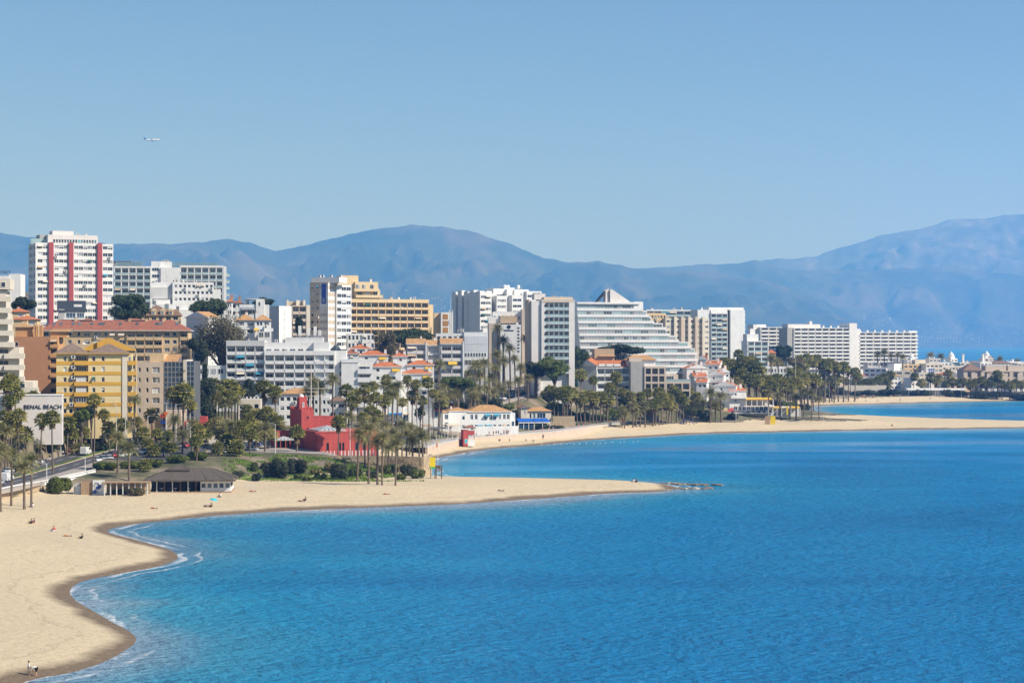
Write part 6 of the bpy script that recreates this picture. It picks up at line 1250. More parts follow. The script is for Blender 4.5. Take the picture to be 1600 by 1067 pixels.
# thatched beach bar
p = hit(232, 769); B = Bld('beach_bar', 'thatched beach bar with white glazed end on the sand', 232, p.y, 4, z0=p.z - 0.1, cat='beach bar')
zt = B.z(751, 8); u1 = B.u(308); u2 = B.u(360); D = 11
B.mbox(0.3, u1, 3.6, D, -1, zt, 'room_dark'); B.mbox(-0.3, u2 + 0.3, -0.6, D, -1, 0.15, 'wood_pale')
for i in range(7): a = 0.1 + (u1 - 0.4) * i / 6; mb = MB(); mb.tube((a, 0.1, -0.2), (a, 0.1, zt + 0.1), 0.13, n=6); mb.obj('post', 'metal_white' if i % 2 else 'wood', B.root)
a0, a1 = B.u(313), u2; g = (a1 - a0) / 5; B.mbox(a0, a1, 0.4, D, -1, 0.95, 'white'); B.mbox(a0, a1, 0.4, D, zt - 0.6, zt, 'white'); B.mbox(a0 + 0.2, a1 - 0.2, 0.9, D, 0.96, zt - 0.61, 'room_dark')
for i in range(6): B.mbox(a0 + g * i - 0.15 if i else a0, a0 + g * i + 0.15 if i < 5 else a1, 0.4, 0.7, 0.95, zt - 0.6, 'white')
for i in range(5): B.win(FR0, a0 + g * i + 0.16, a0 + g * (i + 1) - 0.16, 0.96, zt - 0.61, 0.55, var='glass_grey', nm=1)
def thatch(u0, u1_, v0, v1, z, h, name='thatch_roof'):
    mb = MB(); n_ = 26; rt = random.Random(9)
    D_ = v1 - v0; ri = min(D_ / 2, (u1_ - u0) / 2) * 0.92; c = [(u0, v0), (u1_, v0), (u1_, v1), (u0, v1)]; t4 = [(u0 + ri, v0 + ri), (u1_ - ri, v0 + ri), (u1_ - ri, v1 - ri), (u0 + ri, v1 - ri)]
    for k in range(4):
        a, b, e, f = c[k], c[(k + 1) % 4], t4[k], t4[(k + 1) % 4]
        for i in range(n_):
            s0, s1 = i / n_, (i + 1) / n_; L = lambda p, q, s: (p[0] + (q[0] - p[0]) * s, p[1] + (q[1] - p[1]) * s); j = rt.uniform(-0.22, 0.0)
            p0, p1, q0, q1 = L(a, b, s0), L(a, b, s1), L(e, f, s0), L(e, f, s1); jj = rt.uniform(-0.06, 0.06); mb.quad((*p0, z + jj), (*p1, z + jj), (*q1, z + h), (*q0, z + h)); mb.quad((*p0, z - 0.3 + j), (*p1, z - 0.3 + rt.uniform(-0.2, 0)), (*p1, z + jj), (*p0, z + jj))
    mb.quad(*[(p[0], p[1], z + h) for p in t4]); return mb.obj(name, 'thatch', B.root)
thatch(-1.2, u2 + 1.2, -1.2, D + 1.0, zt + 0.3, 2.5); thatch(4.0, u1 - 2.0, 2.8, 7.5, zt + 2.6, 1.0, 'thatch_cap')
for i in range(8): x = 1.0 + 1.6 * i; mb = MB(); mb.box(x, x + 0.9, 0.9, 1.7, 0.85, 0.93); mb.box(x + 0.4, x + 0.5, 1.25, 1.35, 0.15, 0.85); mb.obj('table', 'white' if i % 2 else 'metal_dark', B.root)
B.done()
# shacks and screens left of it
p = hit(118, 773); B = Bld('beach_shack', 'brown timber shack with white lean-to between hedge and mural wall', 114, p.y, 6, z0=p.z - 0.3, cat='shack'); zt = B.z(751.5, 4)
B.mbox(0, B.u(126), 1, 4, -1, zt - 0.8, 'concrete'); B.win(FR0, B.u(117), B.u(125), 0.4, zt - 1.2, 0.9, var='shut', nm=1)
k = 7
for i in range(k): a0, a1 = B.u(126.5 + 18.0 * i / k), B.u(126.5 + 18.0 * (i + 0.94) / k); mb = MB(); mb.box(a0, a1, 0, 0.15, -0.5, zt); mb.obj('plank', 'wood_pale', B.root)
B.mbox(B.u(127), B.u(144), 0.2, 4, -1, zt - 0.1, 'wood'); B.done()
p = hit(150, 773); B = Bld('mural_wall', 'white wall with blue painted swirls beside the beach terrace', 145, p.y, 2, z0=p.z - 0.3, cat='wall'); zt = B.z(750, 4); ue = B.u(163); B.mbox(0, ue, 0, 0.4, -1, zt, 'white'); rs = random.Random(3)
for i in range(9): x, z = rs.uniform(0.3, ue - 0.9), rs.uniform(0.5, zt - 0.8); mb = MB(); mb.lathe([(0.08, 0), (rs.uniform(0.25, 0.5), 0.0)], (0, 0, 0), 9); o = mb.obj('painted_swirl', rs.choice(['teal_awning', 'cobalt', 'metal_grey']), B.root, loc=(x, -0.01, z)); o.rotation_euler = (R(90), rs.random(), 0)
B.done()
p = hit(168, 774); B = Bld('beach_terrace', 'open beach terrace with thin brown roof and white posts', 163, p.y, 2, z0=p.z - 0.1, cat='terrace'); zt = B.z(754, 4); ue = B.u(232); mb = MB(); mb.box(-0.5, ue, -1, 3.5, zt, zt + 0.16); mb.obj('roof', 'wood_pale', B.root)
for i in range(8): a = ue * i / 7.2; mb = MB(); mb.box(a, a + 0.22, -0.6, -0.38, -0.5, zt); mb.obj('post', 'metal_white', B.root)
for i in range(5): a = 1.2 + 2.1 * i; mb = MB(); mb.tube((a, 1.6, -0.2), (a, 1.6, 0.75), 0.05, n=5); mb.lathe([(0.02, 0.75), (0.55, 0.75), (0.55, 0.8), (0.02, 0.8)], (a, 1.6, 0), 10); mb.obj('table', 'white', B.root)
B.mbox(0, ue, 3.1, 3.5, -1, zt - 0.01, 'stone_tan'); B.done()
# white restaurant row on the promenade
B = Bld('restaurant', 'white two-storey seafront restaurant with arched windows and tan tiled roof', 702, 757, 14, cat='restaurant'); zt = B.z(644, 8); u1 = B.u(798); ul = B.u(736)
B.facade(FR0, 0, B.u(733), zt + 0.3, 2, 3.4, 'white', [(B.u(735) - 3.2, B.u(735) - 2.2)], D=11, top=1.4, wh=1.4, pool=VDARK)
cols = [(B.u(a), B.u(a + 4.2)) for a in (735, 742, 757, 764.5, 771, 779, 786, 792)]
B.facade(FR0, B.u(733) + 0.01, u1, zt, 2, 3.9, 'white', cols, D=11, top=0.6, head=0.3, wh=1.9, t=0.5, pool=VDARK, nm=2)
for a in (757, 771): B.awning(B.u(a), B.u(a + 9), -0.02, zt - 0.8, 1.0, 0.5, 'teal_awning'); B.awning(B.u(a - 12), B.u(a - 3), -0.02, zt - 4.9, 1.3, 0.5, 'teal_awning')
B.roof(0, B.u(735), 0, 11, zt + 0.31, 1.5, 'tile_tan', ov=0.3, trim='white'); B.roof(B.u(733), u1, 0.01, 11, zt, 2.6, 'tile_tan', ov=0.45, trim='white'); B.mbox(B.u(736), u1 + 2, -4, -3.7, -2, 2.2, 'white'); B.mbox(u1 + 0.01, B.u(806), 1, 9, -2, zt - 0.4, 'white'); B.win(FR0, B.u(800.5), B.u(804.5), zt - 5.5, zt - 3.6, 0.88, var='glass_blue', nm=1)
B.chimney(B.u(708), 5, zt + 0.8, 1.2); B.done()
B = Bld('restaurant', 'low white annex with glazed porch left of the seafront restaurant', 684, 752, 10, cat='restaurant'); zt = B.z(645, 3); u1 = B.u(702); B.facade(FR0, 0, u1, zt, 2, 3.0, 'white', 2, D=9, top=0.3, wh=1.8, pool=VHOTEL); B.roof(0, u1 * 0.9, 0, 9, zt, 1.0, 'tile_tan', ov=0.2); B.done()
B = Bld('villa', 'cream villa with tan roofs and arched porch behind the blue awning bar', 814, 806, 10, cat='house'); zt = B.z(643, 5); ue = B.u(862); B.facade(FR0, 0, B.u(824), zt + 1.4, 2, 3.2, 'cream', [(B.u(818), B.u(821))], D=9, top=0.8); B.roof(0, B.u(824), 0, 9, zt + 1.4, 1.6, 'tile_tan', 'ridge_v'); B.facade(FR0, B.u(824) + 0.01, ue, zt, 2, 3.3, 'cream', [(B.u(828), B.u(831)), (B.u(833), B.u(837)), (B.u(840), B.u(853))], v=1, D=8, top=0.4, wh=2.0, pool=['glass_green', 'dark', 'glass_blue']); B.roof(B.u(824), ue, 1, 8, zt, 1.7, 'tile_tan'); B.mbox(ue + 0.5, B.u(898), 0, 0.6, -2, B.z(650, 20), 'stone_tan'); B.mbox(B.u(842), B.u(898), -1.6, -1.2, -2, 1.8, 'stone_tan'); B.done()
B = Bld('beach_bar', 'open bar under blue awnings with white frames on the promenade', 810, 795, 12, cat='beach bar'); zt = B.z(658, 5); u1 = B.u(859)
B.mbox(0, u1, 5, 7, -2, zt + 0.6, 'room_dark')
for i, (a, b) in enumerate(((810, 834), (835.5, 847), (848, 859))): B.awning(B.u(a), B.u(b), 5, zt + 1.0, 5.4, 1.0, 'blue_awning'); B.pbox('valance', B.u(a), B.u(b), -0.48, -0.43, zt - 0.75, zt - 0.4, 'white')
for a in (810, 818, 826, 834.5, 847.5, 859): x = B.u(a); mb = MB(); mb.box(x - 0.12, x + 0.12, -0.3, -0.1, -1.5, zt - 0.1); mb.obj('post', 'metal_white', B.root)
for i in range(4): B.pbox('glass_screen', B.u(811 + 6 * i), B.u(816.5 + 6 * i), -0.2, -0.14, 0.0, 1.8, 'glass_blue')
B.done()
t = None
B = Bld('kiosk', 'small red lifeguard kiosk with tiled hat roof and blue door on the beach', 724, 716, 14, z0=hit(733, 687).z - 0.1, cat='kiosk'); zt = B.z(669, 2); u1 = B.u(742); um = B.u(731); B.mbox(0, um, 0.0, 4, -1, zt - 0.6, 'castle_red'); B.mbox(um + 0.01, u1, 0.4, 3.6, -1, 1.3, 'white'); B.mbox(um + 0.01, u1, 0.4, 3.6, zt - 2.4, zt - 1.0, 'castle_red'); B.win(FR0, 0.5, 1.5, 0.0, 1.6, -0.1, var='turquoise', nm=1)
for x in (um + 0.1, u1 - 0.2): B.mbox(x, x + 0.15, 0.5, 0.65, 1.3, zt, 'wood')
B.roof(um - 0.4, u1, 0.3, 3.8, zt, 1.1, 'tile_red', ov=0.5); B.done()
def canopy(px0, px1, py, d, m, lab, h=2.7):
    B_ = Bld('terrace_canopy', lab, px0, d, 14, cat='canopy'); u = B_.u(px1); z = B_.z(py, u / 2); mb = MB(); mb.hexa([(0, 0, z - 0.5), (u, 0, z - 0.5), (u, 5, z), (0, 5, z), (0, 0, z - 0.42), (u, 0, z - 0.42), (u, 5, z + 0.08), (0, 5, z + 0.08)]); mb.obj('cloth', m, B_.root)
    for i in range(4):
        for v in (0.1, 4.8): a = 0.1 + (u - 0.3) * i / 3; mb = MB(); mb.box(a, a + 0.1, v, v + 0.1, -1.5, z - 0.5 + 0.1 * v - 0.01); mb.obj('post', 'metal_white', B_.root)
    for i in range(int(u / 2.2)): mb = MB(); a = 0.8 + 2.2 * i; mb.box(a, a + 0.9, 1.2, 2.0, 0.7 + 0.4, 0.78 + 0.4); mb.box(a + 0.4, a + 0.5, 1.5, 1.6, -0.4, 1.1); mb.obj('table', 'wood', B_.root)
canopy(672, 700, 668, 722, 'grey_dark', 'dark terrace canopy left of the red kiosk'); canopy(700, 722, 663.5, 738, 'cream_awning', 'cream terrace canopy behind the red kiosk'); canopy(692, 716, 661, 752, 'cream_awning', 'second cream terrace canopy nearer the white restaurant'); canopy(660, 676, 664, 728, 'wood_pale', 'tan terrace canopy at the end of the promenade'); canopy(862, 884, 657, 815, 'tan', 'tan terrace canopy right of the blue awnings'); canopy(662, 688, 653, 752, 'blue_awning', 'blue shop canopy beside the round street tree')
# lifeguard tower, flag, boards
p = hit(686, 748); t = thing('lifeguard_tower', 'wooden lifeguard tower with yellow panel and ladder on the sand spit', 'lifeguard tower', p, R(6)); mb_ = P(0, 0, 1)
S = p.y / F; h = 21 * S
for sx in (-1, 1):
    for sy in (0, 1.3): mb = MB(); mb.box(sx * 0.75 - 0.09, sx * 0.75 + 0.09, sy, sy + 0.18, -0.5, h); mb.obj('leg', 'wood', t)
for z in (0.9, 1.9, 2.7): mb = MB(); mb.box(-0.84, 0.84, -0.05, 0.0, z, z + 0.14); mb.obj('crossbar', 'wood', t)
mb = MB(); mb.box(-0.9, 0.9, -0.1, 1.6, 2.2, 2.32); mb.obj('platform', 'wood', t); mb = MB(); mb.box(-0.5, 0.5, 0.6, 1.2, 2.6, 2.7); mb.box(-0.5, 0.5, 1.2, 1.3, 2.6, 3.5); mb.obj('seat', 'wood', t)
for sx in (-2.3, -1.2): mb = MB(); mb.box(sx, sx + 0.16, 0.2, 0.36, -0.5, 2.9); mb.obj('leg', 'wood', t)
mb = MB(); mb.box(-2.5, -0.95, 0.12, 0.19, 3.2, 5.7); mb.obj('yellow_panel', 'yellow_paint', t); mb = MB(); mb.box(-2.5, -0.95, 0.12, 0.19, 2.75, 3.19); mb.obj('green_edge', 'green_paint', t)
p = hit(684, 747); t = thing('flagpole', 'white flagpole with small orange pennant beside the lifeguard tower', 'flagpole', p); h = 57 * p.y / F
mb = MB(); mb.tube((0, 0, -0.5), (0, 0, h), 0.09, 0.06, 6); mb.obj('pole', 'metal_white', t); mb = MB(); mb.box(-0.42, -0.08, -0.02, 0.02, h - 1.5, h - 0.4); mb.obj('pennant', 'orange_paint', t); mb = MB(); mb.box(-0.2, 0.35, -0.1, 0.1, h, h + 0.25); mb.obj('cap', 'yellow_paint', t)
for px, lab, m in ((1199, 'olive board standing on the far sand beside the yellow board', 'olive'), (1207.5, 'bright yellow board standing on the far sand', 'yellow_paint')):
    p = hit(px, 663); t = thing('beach_board', lab, 'board', p); mb = MB(); mb.box(-1.1, 1.1, -0.06, 0.06, 0.0, 3.6); mb.obj('panel', 'wood_pale' if m == 'olive' else m, t)
    for x in (-1.0, 0.9): mb = MB(); mb.box(x, x + 0.1, 0.07, 0.2, -0.5, 3.3); mb.obj('post', 'wood', t)
# rocks off the point
rs = random.Random(2); k = 0
for (a, b, y0, y1, cnt, where) in ((1012, 1052, 766, 765, 16, 'along the near edge of the spit tip'), (1050, 1112, 764, 763.5, 26, 'in the near line running off the spit'), (1036, 1062, 755.5, 756, 10, 'at the back of the spit tip'), (1060, 1106, 757, 758.5, 24, 'in the far line running off the spit'), (1116, 1130, 758, 758.5, 5, 'in the outermost small group')):
    for i in range(cnt):
        f = i / cnt; x, y = sea_pt(a + (b - a) * f + rs.uniform(-1, 1), y0 + (y1 - y0) * f + rs.uniform(-0.4, 0.4)); s = rs.uniform(0.3, 0.95)
        mb = MB(); bm = bmesh.new(); bmesh.ops.create_icosphere(bm, subdivisions=1, radius=1)
        for v in bm.verts: v.co *= 1 + 0.6 * (fbm(np.array([v.co.x * 1.3 + k]), np.array([v.co.y * 1.3 + v.co.z * 1.7]), 3, 8)[0] - 0.5) * 2
        me = bpy.data.meshes.new('rock'); bm.to_mesh(me); bm.free(); me.materials.append(M['rock' if rs.random() < 0.8 else 'rock_pale'])
        o = link('rock', me, None, (x, y, 0.05), rs.random() * 6, (s * 1.5, s, s * 0.55)); tag(o, '%s sea rock from the left %s' % (ORD[i], where), 'rock', 'rocks off the sand spit'); k += 1
# masts with rigging behind the castle
p = P(486, 660, 625); zg = gz(p.x, p.y); t = thing('rigged_mast', 'cream ship-like mast with yards behind the castle', 'mast', (p.x, p.y, zg)); h = P(486, 570, 625).z - zg; S = 625 / F
mb = MB(); mb.tube((0, 0, -0.5), (0, 0, h), 0.22, 0.12, 8); mb.obj('mast_pole', 'cream', t)
for y, w0, w1 in ((607, -6, 30), (612, -7, 12), (619, -7, 22)): mb = MB(); z = P(486, y, 625).z - zg; mb.tube((w0 * S, 0, z), (w1 * S, 0, z), 0.1, n=6); mb.obj('yard', 'cream', t)
mb = MB(); mb.tube((11 * S, 0, -0.5), (11 * S, 0, h * 0.78), 0.12, 0.09, 6); mb.obj('mast_pole', 'cream', t)
# ------------------------------------------------------------------ palms, trees, shrubs
def fan_crown(seed):
    r = random.Random(seed); mb = MB()
    for i in range(58):
        az = i * 2.39996 + r.uniform(-0.2, 0.2); el = R(80 - 118 * (i / 57) ** 0.9 + r.uniform(-8, 8)); L = r.uniform(0.75, 1.05); rad = r.uniform(0.75, 1.0)
        d = Vector((math.cos(az) * math.cos(el), math.sin(az) * math.cos(el), math.sin(el))); side = Vector((-math.sin(az), math.cos(az), 0)); up = d.cross(side) * -1
        c = d * L; mb.quad(side * -0.025, side * 0.025, c + side * 0.025, c - side * 0.025)
        n_ = 8
        for k in range(n_):
            a0 = R(-98 + 196 * k / n_); a1 = R(-98 + 196 * (k + 1) / n_); am = (a0 + a1) / 2; q = rad * (0.7 + 0.3 * math.cos(am)) * r.uniform(0.85, 1.1)
            fold = 0.10 if k % 2 else -0.06
            p0 = c + (d * math.cos(a0) + side * math.sin(a0)) * rad * 0.55 + up * fold; p1 = c + (d * math.cos(a1) + side * math.sin(a1)) * rad * 0.55 - up * fold
            tip = c + (d * math.cos(am) + side * math.sin(am)) * q * 1.05 - Vector((0, 0, 0.22 * q * (0.4 + abs(math.sin(am)))))
            mb.tri(c, p0, p1); mb.tri(p0, tip, p1)
    return mb.mesh('crown', ['palm_leaf'])
def skirt(seed):
    r = random.Random(seed); mb = MB()
    for i in range(34):
        az = r.uniform(0, 6.283); z = -r.uniform(0.2, 1.7); L = r.uniform(0.8, 1.2); o = Vector((math.cos(az) * 0.15, math.sin(az) * 0.15, z)); side = Vector((-math.sin(az), math.cos(az), 0)); d = Vector((math.cos(az) * 0.55, math.sin(az) * 0.55, -0.85))
        c = o + d * L * 0.5; tip = o + d * L; w_ = r.uniform(0.22, 0.4); mb.tri(o, c + side * w_, c - side * w_); mb.tri(c + side * w_, tip + side * 0.1, c); mb.tri(c, tip - side * 0.1, c - side * w_)
    return mb.mesh('dead_skirt', ['palm_dead'])
def date_crown(seed):
    r = random.Random(seed); mb = MB(); n_ = 9
    for i in range(54):
        az = i * 2.39996 + r.uniform(-0.25, 0.25); f = i / 53; e0 = R(86 - 92 * f + r.uniform(-8, 8)); L = r.uniform(2.4, 3.2) * (0.85 + 0.15 * f); droop = R(75 + 25 * r.random()) * (0.7 + 0.4 * f)
        side = Vector((-math.sin(az), math.cos(az), 0)); p = Vector((0, 0, 0)); prev = p; tw = r.uniform(-0.25, 0.25)
        for k in range(n_):
            e = e0 - droop * (k / n_) ** 1.3; d = Vector((math.cos(az) * math.cos(e), math.sin(az) * math.cos(e), math.sin(e))); nx = prev + d * (L / n_); up = side.cross(d).normalized()
            w_ = 0.62 * math.sin(math.pi * min(1, (k + 0.9) / (n_ + 0.5)) ** 0.8) + 0.06
            mb.quad(prev - side * 0.03, prev + side * 0.03, nx + side * 0.025, nx - side * 0.025)
            if k >= 1:
                for s in (-1, 1):
                    for j in range(2):
                        b0 = prev + (nx - prev) * (j * 0.5); b1 = prev + (nx - prev) * (j * 0.5 + 0.26); t_ = b0 + side * s * w_ * r.uniform(0.85, 1.1) + d * (0.34 * w_ + 0.1) + up * (0.28 * w_ + tw * s * w_ * 0.5) - Vector((0, 0, 0.12 * w_))
                        mb.tri(b0, b1, t_) if s > 0 else mb.tri(b1, b0, t_)
            prev = nx
    return mb.mesh('crown', ['palm_date'])
def trunk_mesh(seed, r0, r1, bulge=0.0):
    r = random.Random(seed); mb = MB(); n_ = 9; m_ = 12; i0 = 0; ox, oy = r.uniform(-0.03, 0.03), r.uniform(-0.03, 0.03)
    for k in range(m_ + 1):
        t = k / m_; rr = r0 + (r1 - r0) * t ** 0.6 + bulge * math.exp(-((t - 0.97) / 0.06) ** 2) + (0.015 if k % 2 else 0)
        if k == 0: rr *= 1.25
        for j in range(n_): a = 6.283 * j / n_; mb.v.append((ox * math.sin(t * 3.0) * 8 + rr * math.cos(a), oy * math.sin(t * 3.0) * 8 + rr * math.sin(a), t * 1.02 - 0.02))
    for k in range(m_):
        for j in range(n_): q = (j + 1) % n_; mb.f.append((k * n_ + j, k * n_ + q, (k + 1) * n_ + q, (k + 1) * n_ + j)); mb.m.append(0)
    return mb.mesh('trunk', ['trunk'], True)
FANC = [fan_crown(i) for i in range(7)]; SKIRT = [skirt(i) for i in range(3)]; DATC = [date_crown(i) for i in range(6)]; TRF = [trunk_mesh(i, 0.27, 0.15) for i in range(3)]; TRD = [trunk_mesh(i + 9, 0.32, 0.26, 0.14) for i in range(3)]
pr = random.Random(77); PALM_N = [0]
def palm(kind, x, y, z, h, label, group, k=1.0):
    t = thing('fan_palm' if kind == 'f' else 'date_palm', label, 'palm tree', (x, y, z), pr.uniform(0, 6.28), group); t.rotation_euler = (pr.gauss(0, 0.022), pr.gauss(0, 0.022), pr.uniform(0, 6.28))
    s = k * pr.uniform(0.82, 1.2); i = pr.randrange(99); h = max(h, 1.5)
    if kind == 'f':
        link('trunk', TRF[i % 3], t, (0, 0, 0), 0, (s, s, h)); c = link('crown', FANC[i % 7], t, (0, 0, h), pr.uniform(0, 6), (s * 1.5, s * 1.5, s * 1.42))
        if h > 4: link('dead_skirt', SKIRT[i % 3], t, (0, 0, h), pr.uniform(0, 6), (s * 1.35, s * 1.35, s * pr.uniform(0.7, 1.5)))
    else:
        link('trunk', TRD[i % 3], t, (0, 0, 0), 0, (s, s, h)); c = link('crown', DATC[i % 6], t, (0, 0, h), pr.uniform(0, 6), (s * 1.38, s * 1.38, s * pr.uniform(1.2, 1.4)))
    return t
def palms(place, group, kind, items, k=1.0):
    items = sorted(items, key=lambda q: q[0]); n_ = len(items)
    for i, (px, ytop, by) in enumerate(items):
        if by < 0: d = -by; x, y = (px - 800) / F * d, d; z = gz(x, y)
        else: v = hit(px, by); x, y, z = v
        while z < 0.9 and y < 1500: y += 12; x = (px - 800) / F * y; z = gz(x, y)
        top = CZ - (ytop - HY) / F * y; h = top - z - (2.0 * k if kind == 'f' else 2.4 * k)
        kn = 'fan palm' if kind == 'f' else 'date palm'
        tall = 'tall ' if h > 11 else ('short ' if h < 5 else '')
        lab = (tall + kn + ' ' + place) if n_ == 1 else '%s%s %s, %s from the left' % (tall, kn, place, ORD[i])
        palm(kind, x, y, z, h, lab, group, k)
palms('on the sand below the stone sea wall', 'beach palms by the sea wall', 'd', [(-14, 694, 803), (1, 690, 800), (17.5, 695, 791), (38, 716, 796), (49, 704, 792)], 0.95)
palms('along the shore road', 'palms along the shore road', 'f', [(5, 592, -512), (17, 586, -520), (50, 610, -535), (83, 643, 741), (146, 615, 727), (12, 617, -508), (31, 640, -500), (17, 642, -505), (64, 646, -520), (105, 652, -548), (40, 668, -520), (92, 676, -545), (-20, 600, -500), (9, 640, -520), (26, 604, -528), (36, 622, -534), (58, 650, -546), (24, 660, -515), (72, 668, -540), (112, 668, -552), (2, 660, -500)], 0.88)
palms('drooping over the shore road bank', 'palms along the shore road', 'd', [(8, 664, -498), (30, 676, -512), (60, 684, -530), (120, 690, -552)], 0.8)
palms('behind the beach terrace', 'palms behind the beach terrace', 'd', [(184, 672, -505), (202, 688, -497)], 1.0)
palms('in front of the yellow apartments', 'palms by the yellow apartments', 'd', [(209, 614, -560)], 0.95)
palms('beside the thatched bar roof', 'palms above the thatched bar', 'f', [(226, 717, -510), (231, 684, -545), (245, 668, -548), (262, 671, -545), (256, 688, -540), (268, 690, -538), (310, 662, -548), (307, 680, -530), (240, 695, -538)], 0.85)
palms('in front of the blue glass block', 'palms by the glass block', 'f', [(270, 603, -575), (288, 601, -575), (280, 612, -578), (297, 622, -572)], 1.1)
palms('between the glass block and the thatched bar', 'palms by the glass block', 'd', [(272, 646, -562), (300, 652, -556), (285, 668, -552)], 0.95)
palms('in the tall clump beside the villa with parapet', 'tall clump by the villa', 'f', [(320, 596, -640), (333, 590, -640), (341, 600, -632), (352, 592, -640), (362, 596, -636), (371, 602, -642), (346, 612, -630), (327, 612, -630), (359, 610, -630)], 1.15)
palms('with drooping fronds in the clump beside the villa', 'tall clump by the villa', 'd', [(337, 616, -628), (352, 620, -626), (368, 618, -628)], 0.9)
palms('behind the castle terrace car park', 'palms by the castle car park', 'f', [(413, 596, -640), (429, 602, -636), (418, 635, -612), (427, 645, -605), (388, 630, -625), (434, 648, -600), (404, 640, -615)], 1.1)
palms('on the castle terrace', 'palms on the castle terrace', 'f', [(356, 678, -552), (377, 656, -548), (387, 646, -562), (391, 668, -552), (464, 665, 706), (528, 649, -561), (340, 690, -545), (368, 690, -545)])
palms('on the castle terrace', 'date palms on the castle terrace', 'd', [(359, 655, -566), (414, 660, -560), (400, 672, -568), (440, 668, -600)], 0.9)
palms('on the slope below the castle', 'palms below the castle', 'd', [(558, 668, 752), (576, 660, 756), (590, 680, 757), (597, 672, 758), (618, 682, 759), (570, 678, -548), (606, 690, -545)], 0.85)
palms('at the corner of the castle terrace wall', 'palms at the terrace corner', 'd', [(634, 668, -560), (656, 666, -556), (661, 672, -552), (645, 680, -556), (622, 676, -566)], 0.9)
palms('behind the castle roof', 'palms behind the castle', 'd', [(521, 584, -650), (490, 590, -655), (500, 596, -650), (480, 604, -655)], 0.95)
palms('among the white houses right of the castle', 'palms among the white houses', 'f', [(541, 602, -655), (570, 598, -670), (584, 595, -680), (603, 585, -690), (615, 600, -690), (591, 612, -668), (605, 610, -680), (578, 634, -640), (586, 640, -635), (568, 642, -630), (598, 618, -672), (637, 585, -705), (654, 593, -712), (670, 590, -718)], 1.0)
palms('among the white houses right of the castle', 'date palms among the white houses', 'd', [(597, 592, -700), (620, 594, -690), (612, 610, -680), (545, 640, -640), (686, 612, -742)], 0.95)
palms('on the slope above the avenue', 'palms above the avenue', 'd', [(685, 560, -772), (742, 562, -795), (757, 558, -800), (773, 566, -805), (779, 504, -870), (777, 545, -850), (798, 536, -855), (806, 552, -850), (820, 520, -862), (841, 530, -862), (835, 556, -880), (866, 548, -905), (880, 556, -915), (750, 578, -800), (765, 582, -805), (790, 556, -850), (812, 566, -850), (826, 568, -865), (786, 525, -865), (852, 560, -880), (872, 566, -900), (733, 575, -795)], 1.15)
palms('along the palm avenue', 'avenue palms', 'd', [(693, 596, -770), (709, 608, -768), (715, 600, -778), (724, 598, -785), (736, 602, -788), (748, 600, -792), (761, 600, -796), (779, 596, -808), (796, 592, -815), (810, 588, -825), (825, 583, -835), (849, 573, -865), (700, 610, -765), (741, 612, -780), (770, 606, -798), (838, 578, -850), (858, 570, -890), (785, 602, -806)], 0.95)
palms('in the row right of the blue awning bar', 'palms by the blue awning bar', 'f', [(860, 602, 664), (866, 606, 662), (872, 604, -815), (878, 602, -818), (886, 602, -820), (882, 610, -812), (893, 606, -828)], 1.25)
palms('in the thick garden row behind the promenade', 'garden row behind the promenade', 'f', [(902, 612, -840), (908, 616, -838), (914, 613, -842), (921, 611, -845), (926, 614, -842), (932, 611, -848), (938, 613, -846), (944, 612, -850), (949, 616, -850)], 1.2)
palms('on the slope before the apartments', 'palms before the apartments', 'f', [(908, 578, -868), (926, 586, -868), (964, 582, -872), (884, 585, -860), (950, 596, -866)], 1.2)
palms('standing on the sand at the end of the promenade', 'palms on the cove sand', 'd', [(972, 632, 668), (976, 640, 669), (989, 627, 668), (994, 634, 667), (1000, 632, 667), (1008, 626, 668)], 0.95)
palms('in the grove by the slide', 'grove by the slide', 'f', [(1020, 626, 666), (1024, 622, 665), (1030, 618, 664), (1035, 612, 664), (1041, 622, 663), (1049, 626, 662), (1044, 614, -872), (1057, 608, -876), (1063, 610, -874), (1068, 618, -872), (1016, 630, -866)], 1.2)
palms('beside the white village', 'date palms beside the white village', 'd', [(1110, 606, 661), (1127, 611, 660), (1098, 622, -890), (1118, 626, -892), (1080, 624, -888)], 1.15)
palms('against the blank hotel wall', 'palms before the blank hotel wall', 'f', [(1154, 545, -1060)], 1.5)
palms('in the dense grove behind the white village', 'dense grove behind the village', 'f', [(1126, 566, -1010), (1132, 560, -1020), (1139, 564, -1015), (1145, 562, -1020), (1150, 572, -1005), (1157, 566, -1000), (1162, 558, -1000), (1168, 560, -1004), (1173, 556, -1010), (1179, 562, -1000), (1184, 568, -1000), (1160, 578, -985), (1170, 582, -980), (1178, 586, -980), (1186, 584, -985), (1152, 588, -975)], 1.7)
palms('before the low glazed annex', 'palms before the annex', 'd', [(1205, 554, -1080), (1217, 559, -1085), (1194, 572, -1050), (1232, 572, -1060)], 1.2)
palms('in the long grove behind the beach bars', 'long grove behind the bars', 'f', [(1190, 588, -1000), (1196, 594, -990), (1202, 586, -995), (1208, 592, -990), (1214, 586, -1000), (1220, 592, -995), (1227, 588, -1000), (1233, 594, -1000), (1240, 578, -1030), (1246, 570, -1060), (1251, 556, -1150), (1257, 562, -1140), (1262, 553, -1160), (1268, 558, -1150), (1274, 554, -1170), (1281, 560, -1160), (1287, 563, -1170), (1245, 588, -1010), (1254, 584, -1030), (1263, 580, -1050), (1272, 584, -1040), (1290, 575, -1190), (1296, 560, -1200), (1303, 564, -1210), (1310, 572, -1220), (1318, 566, -1230), (1326, 570, -1240), (1335, 574, -1250), (1284, 590, -1080), (1300, 588, -1230)], 1.7)
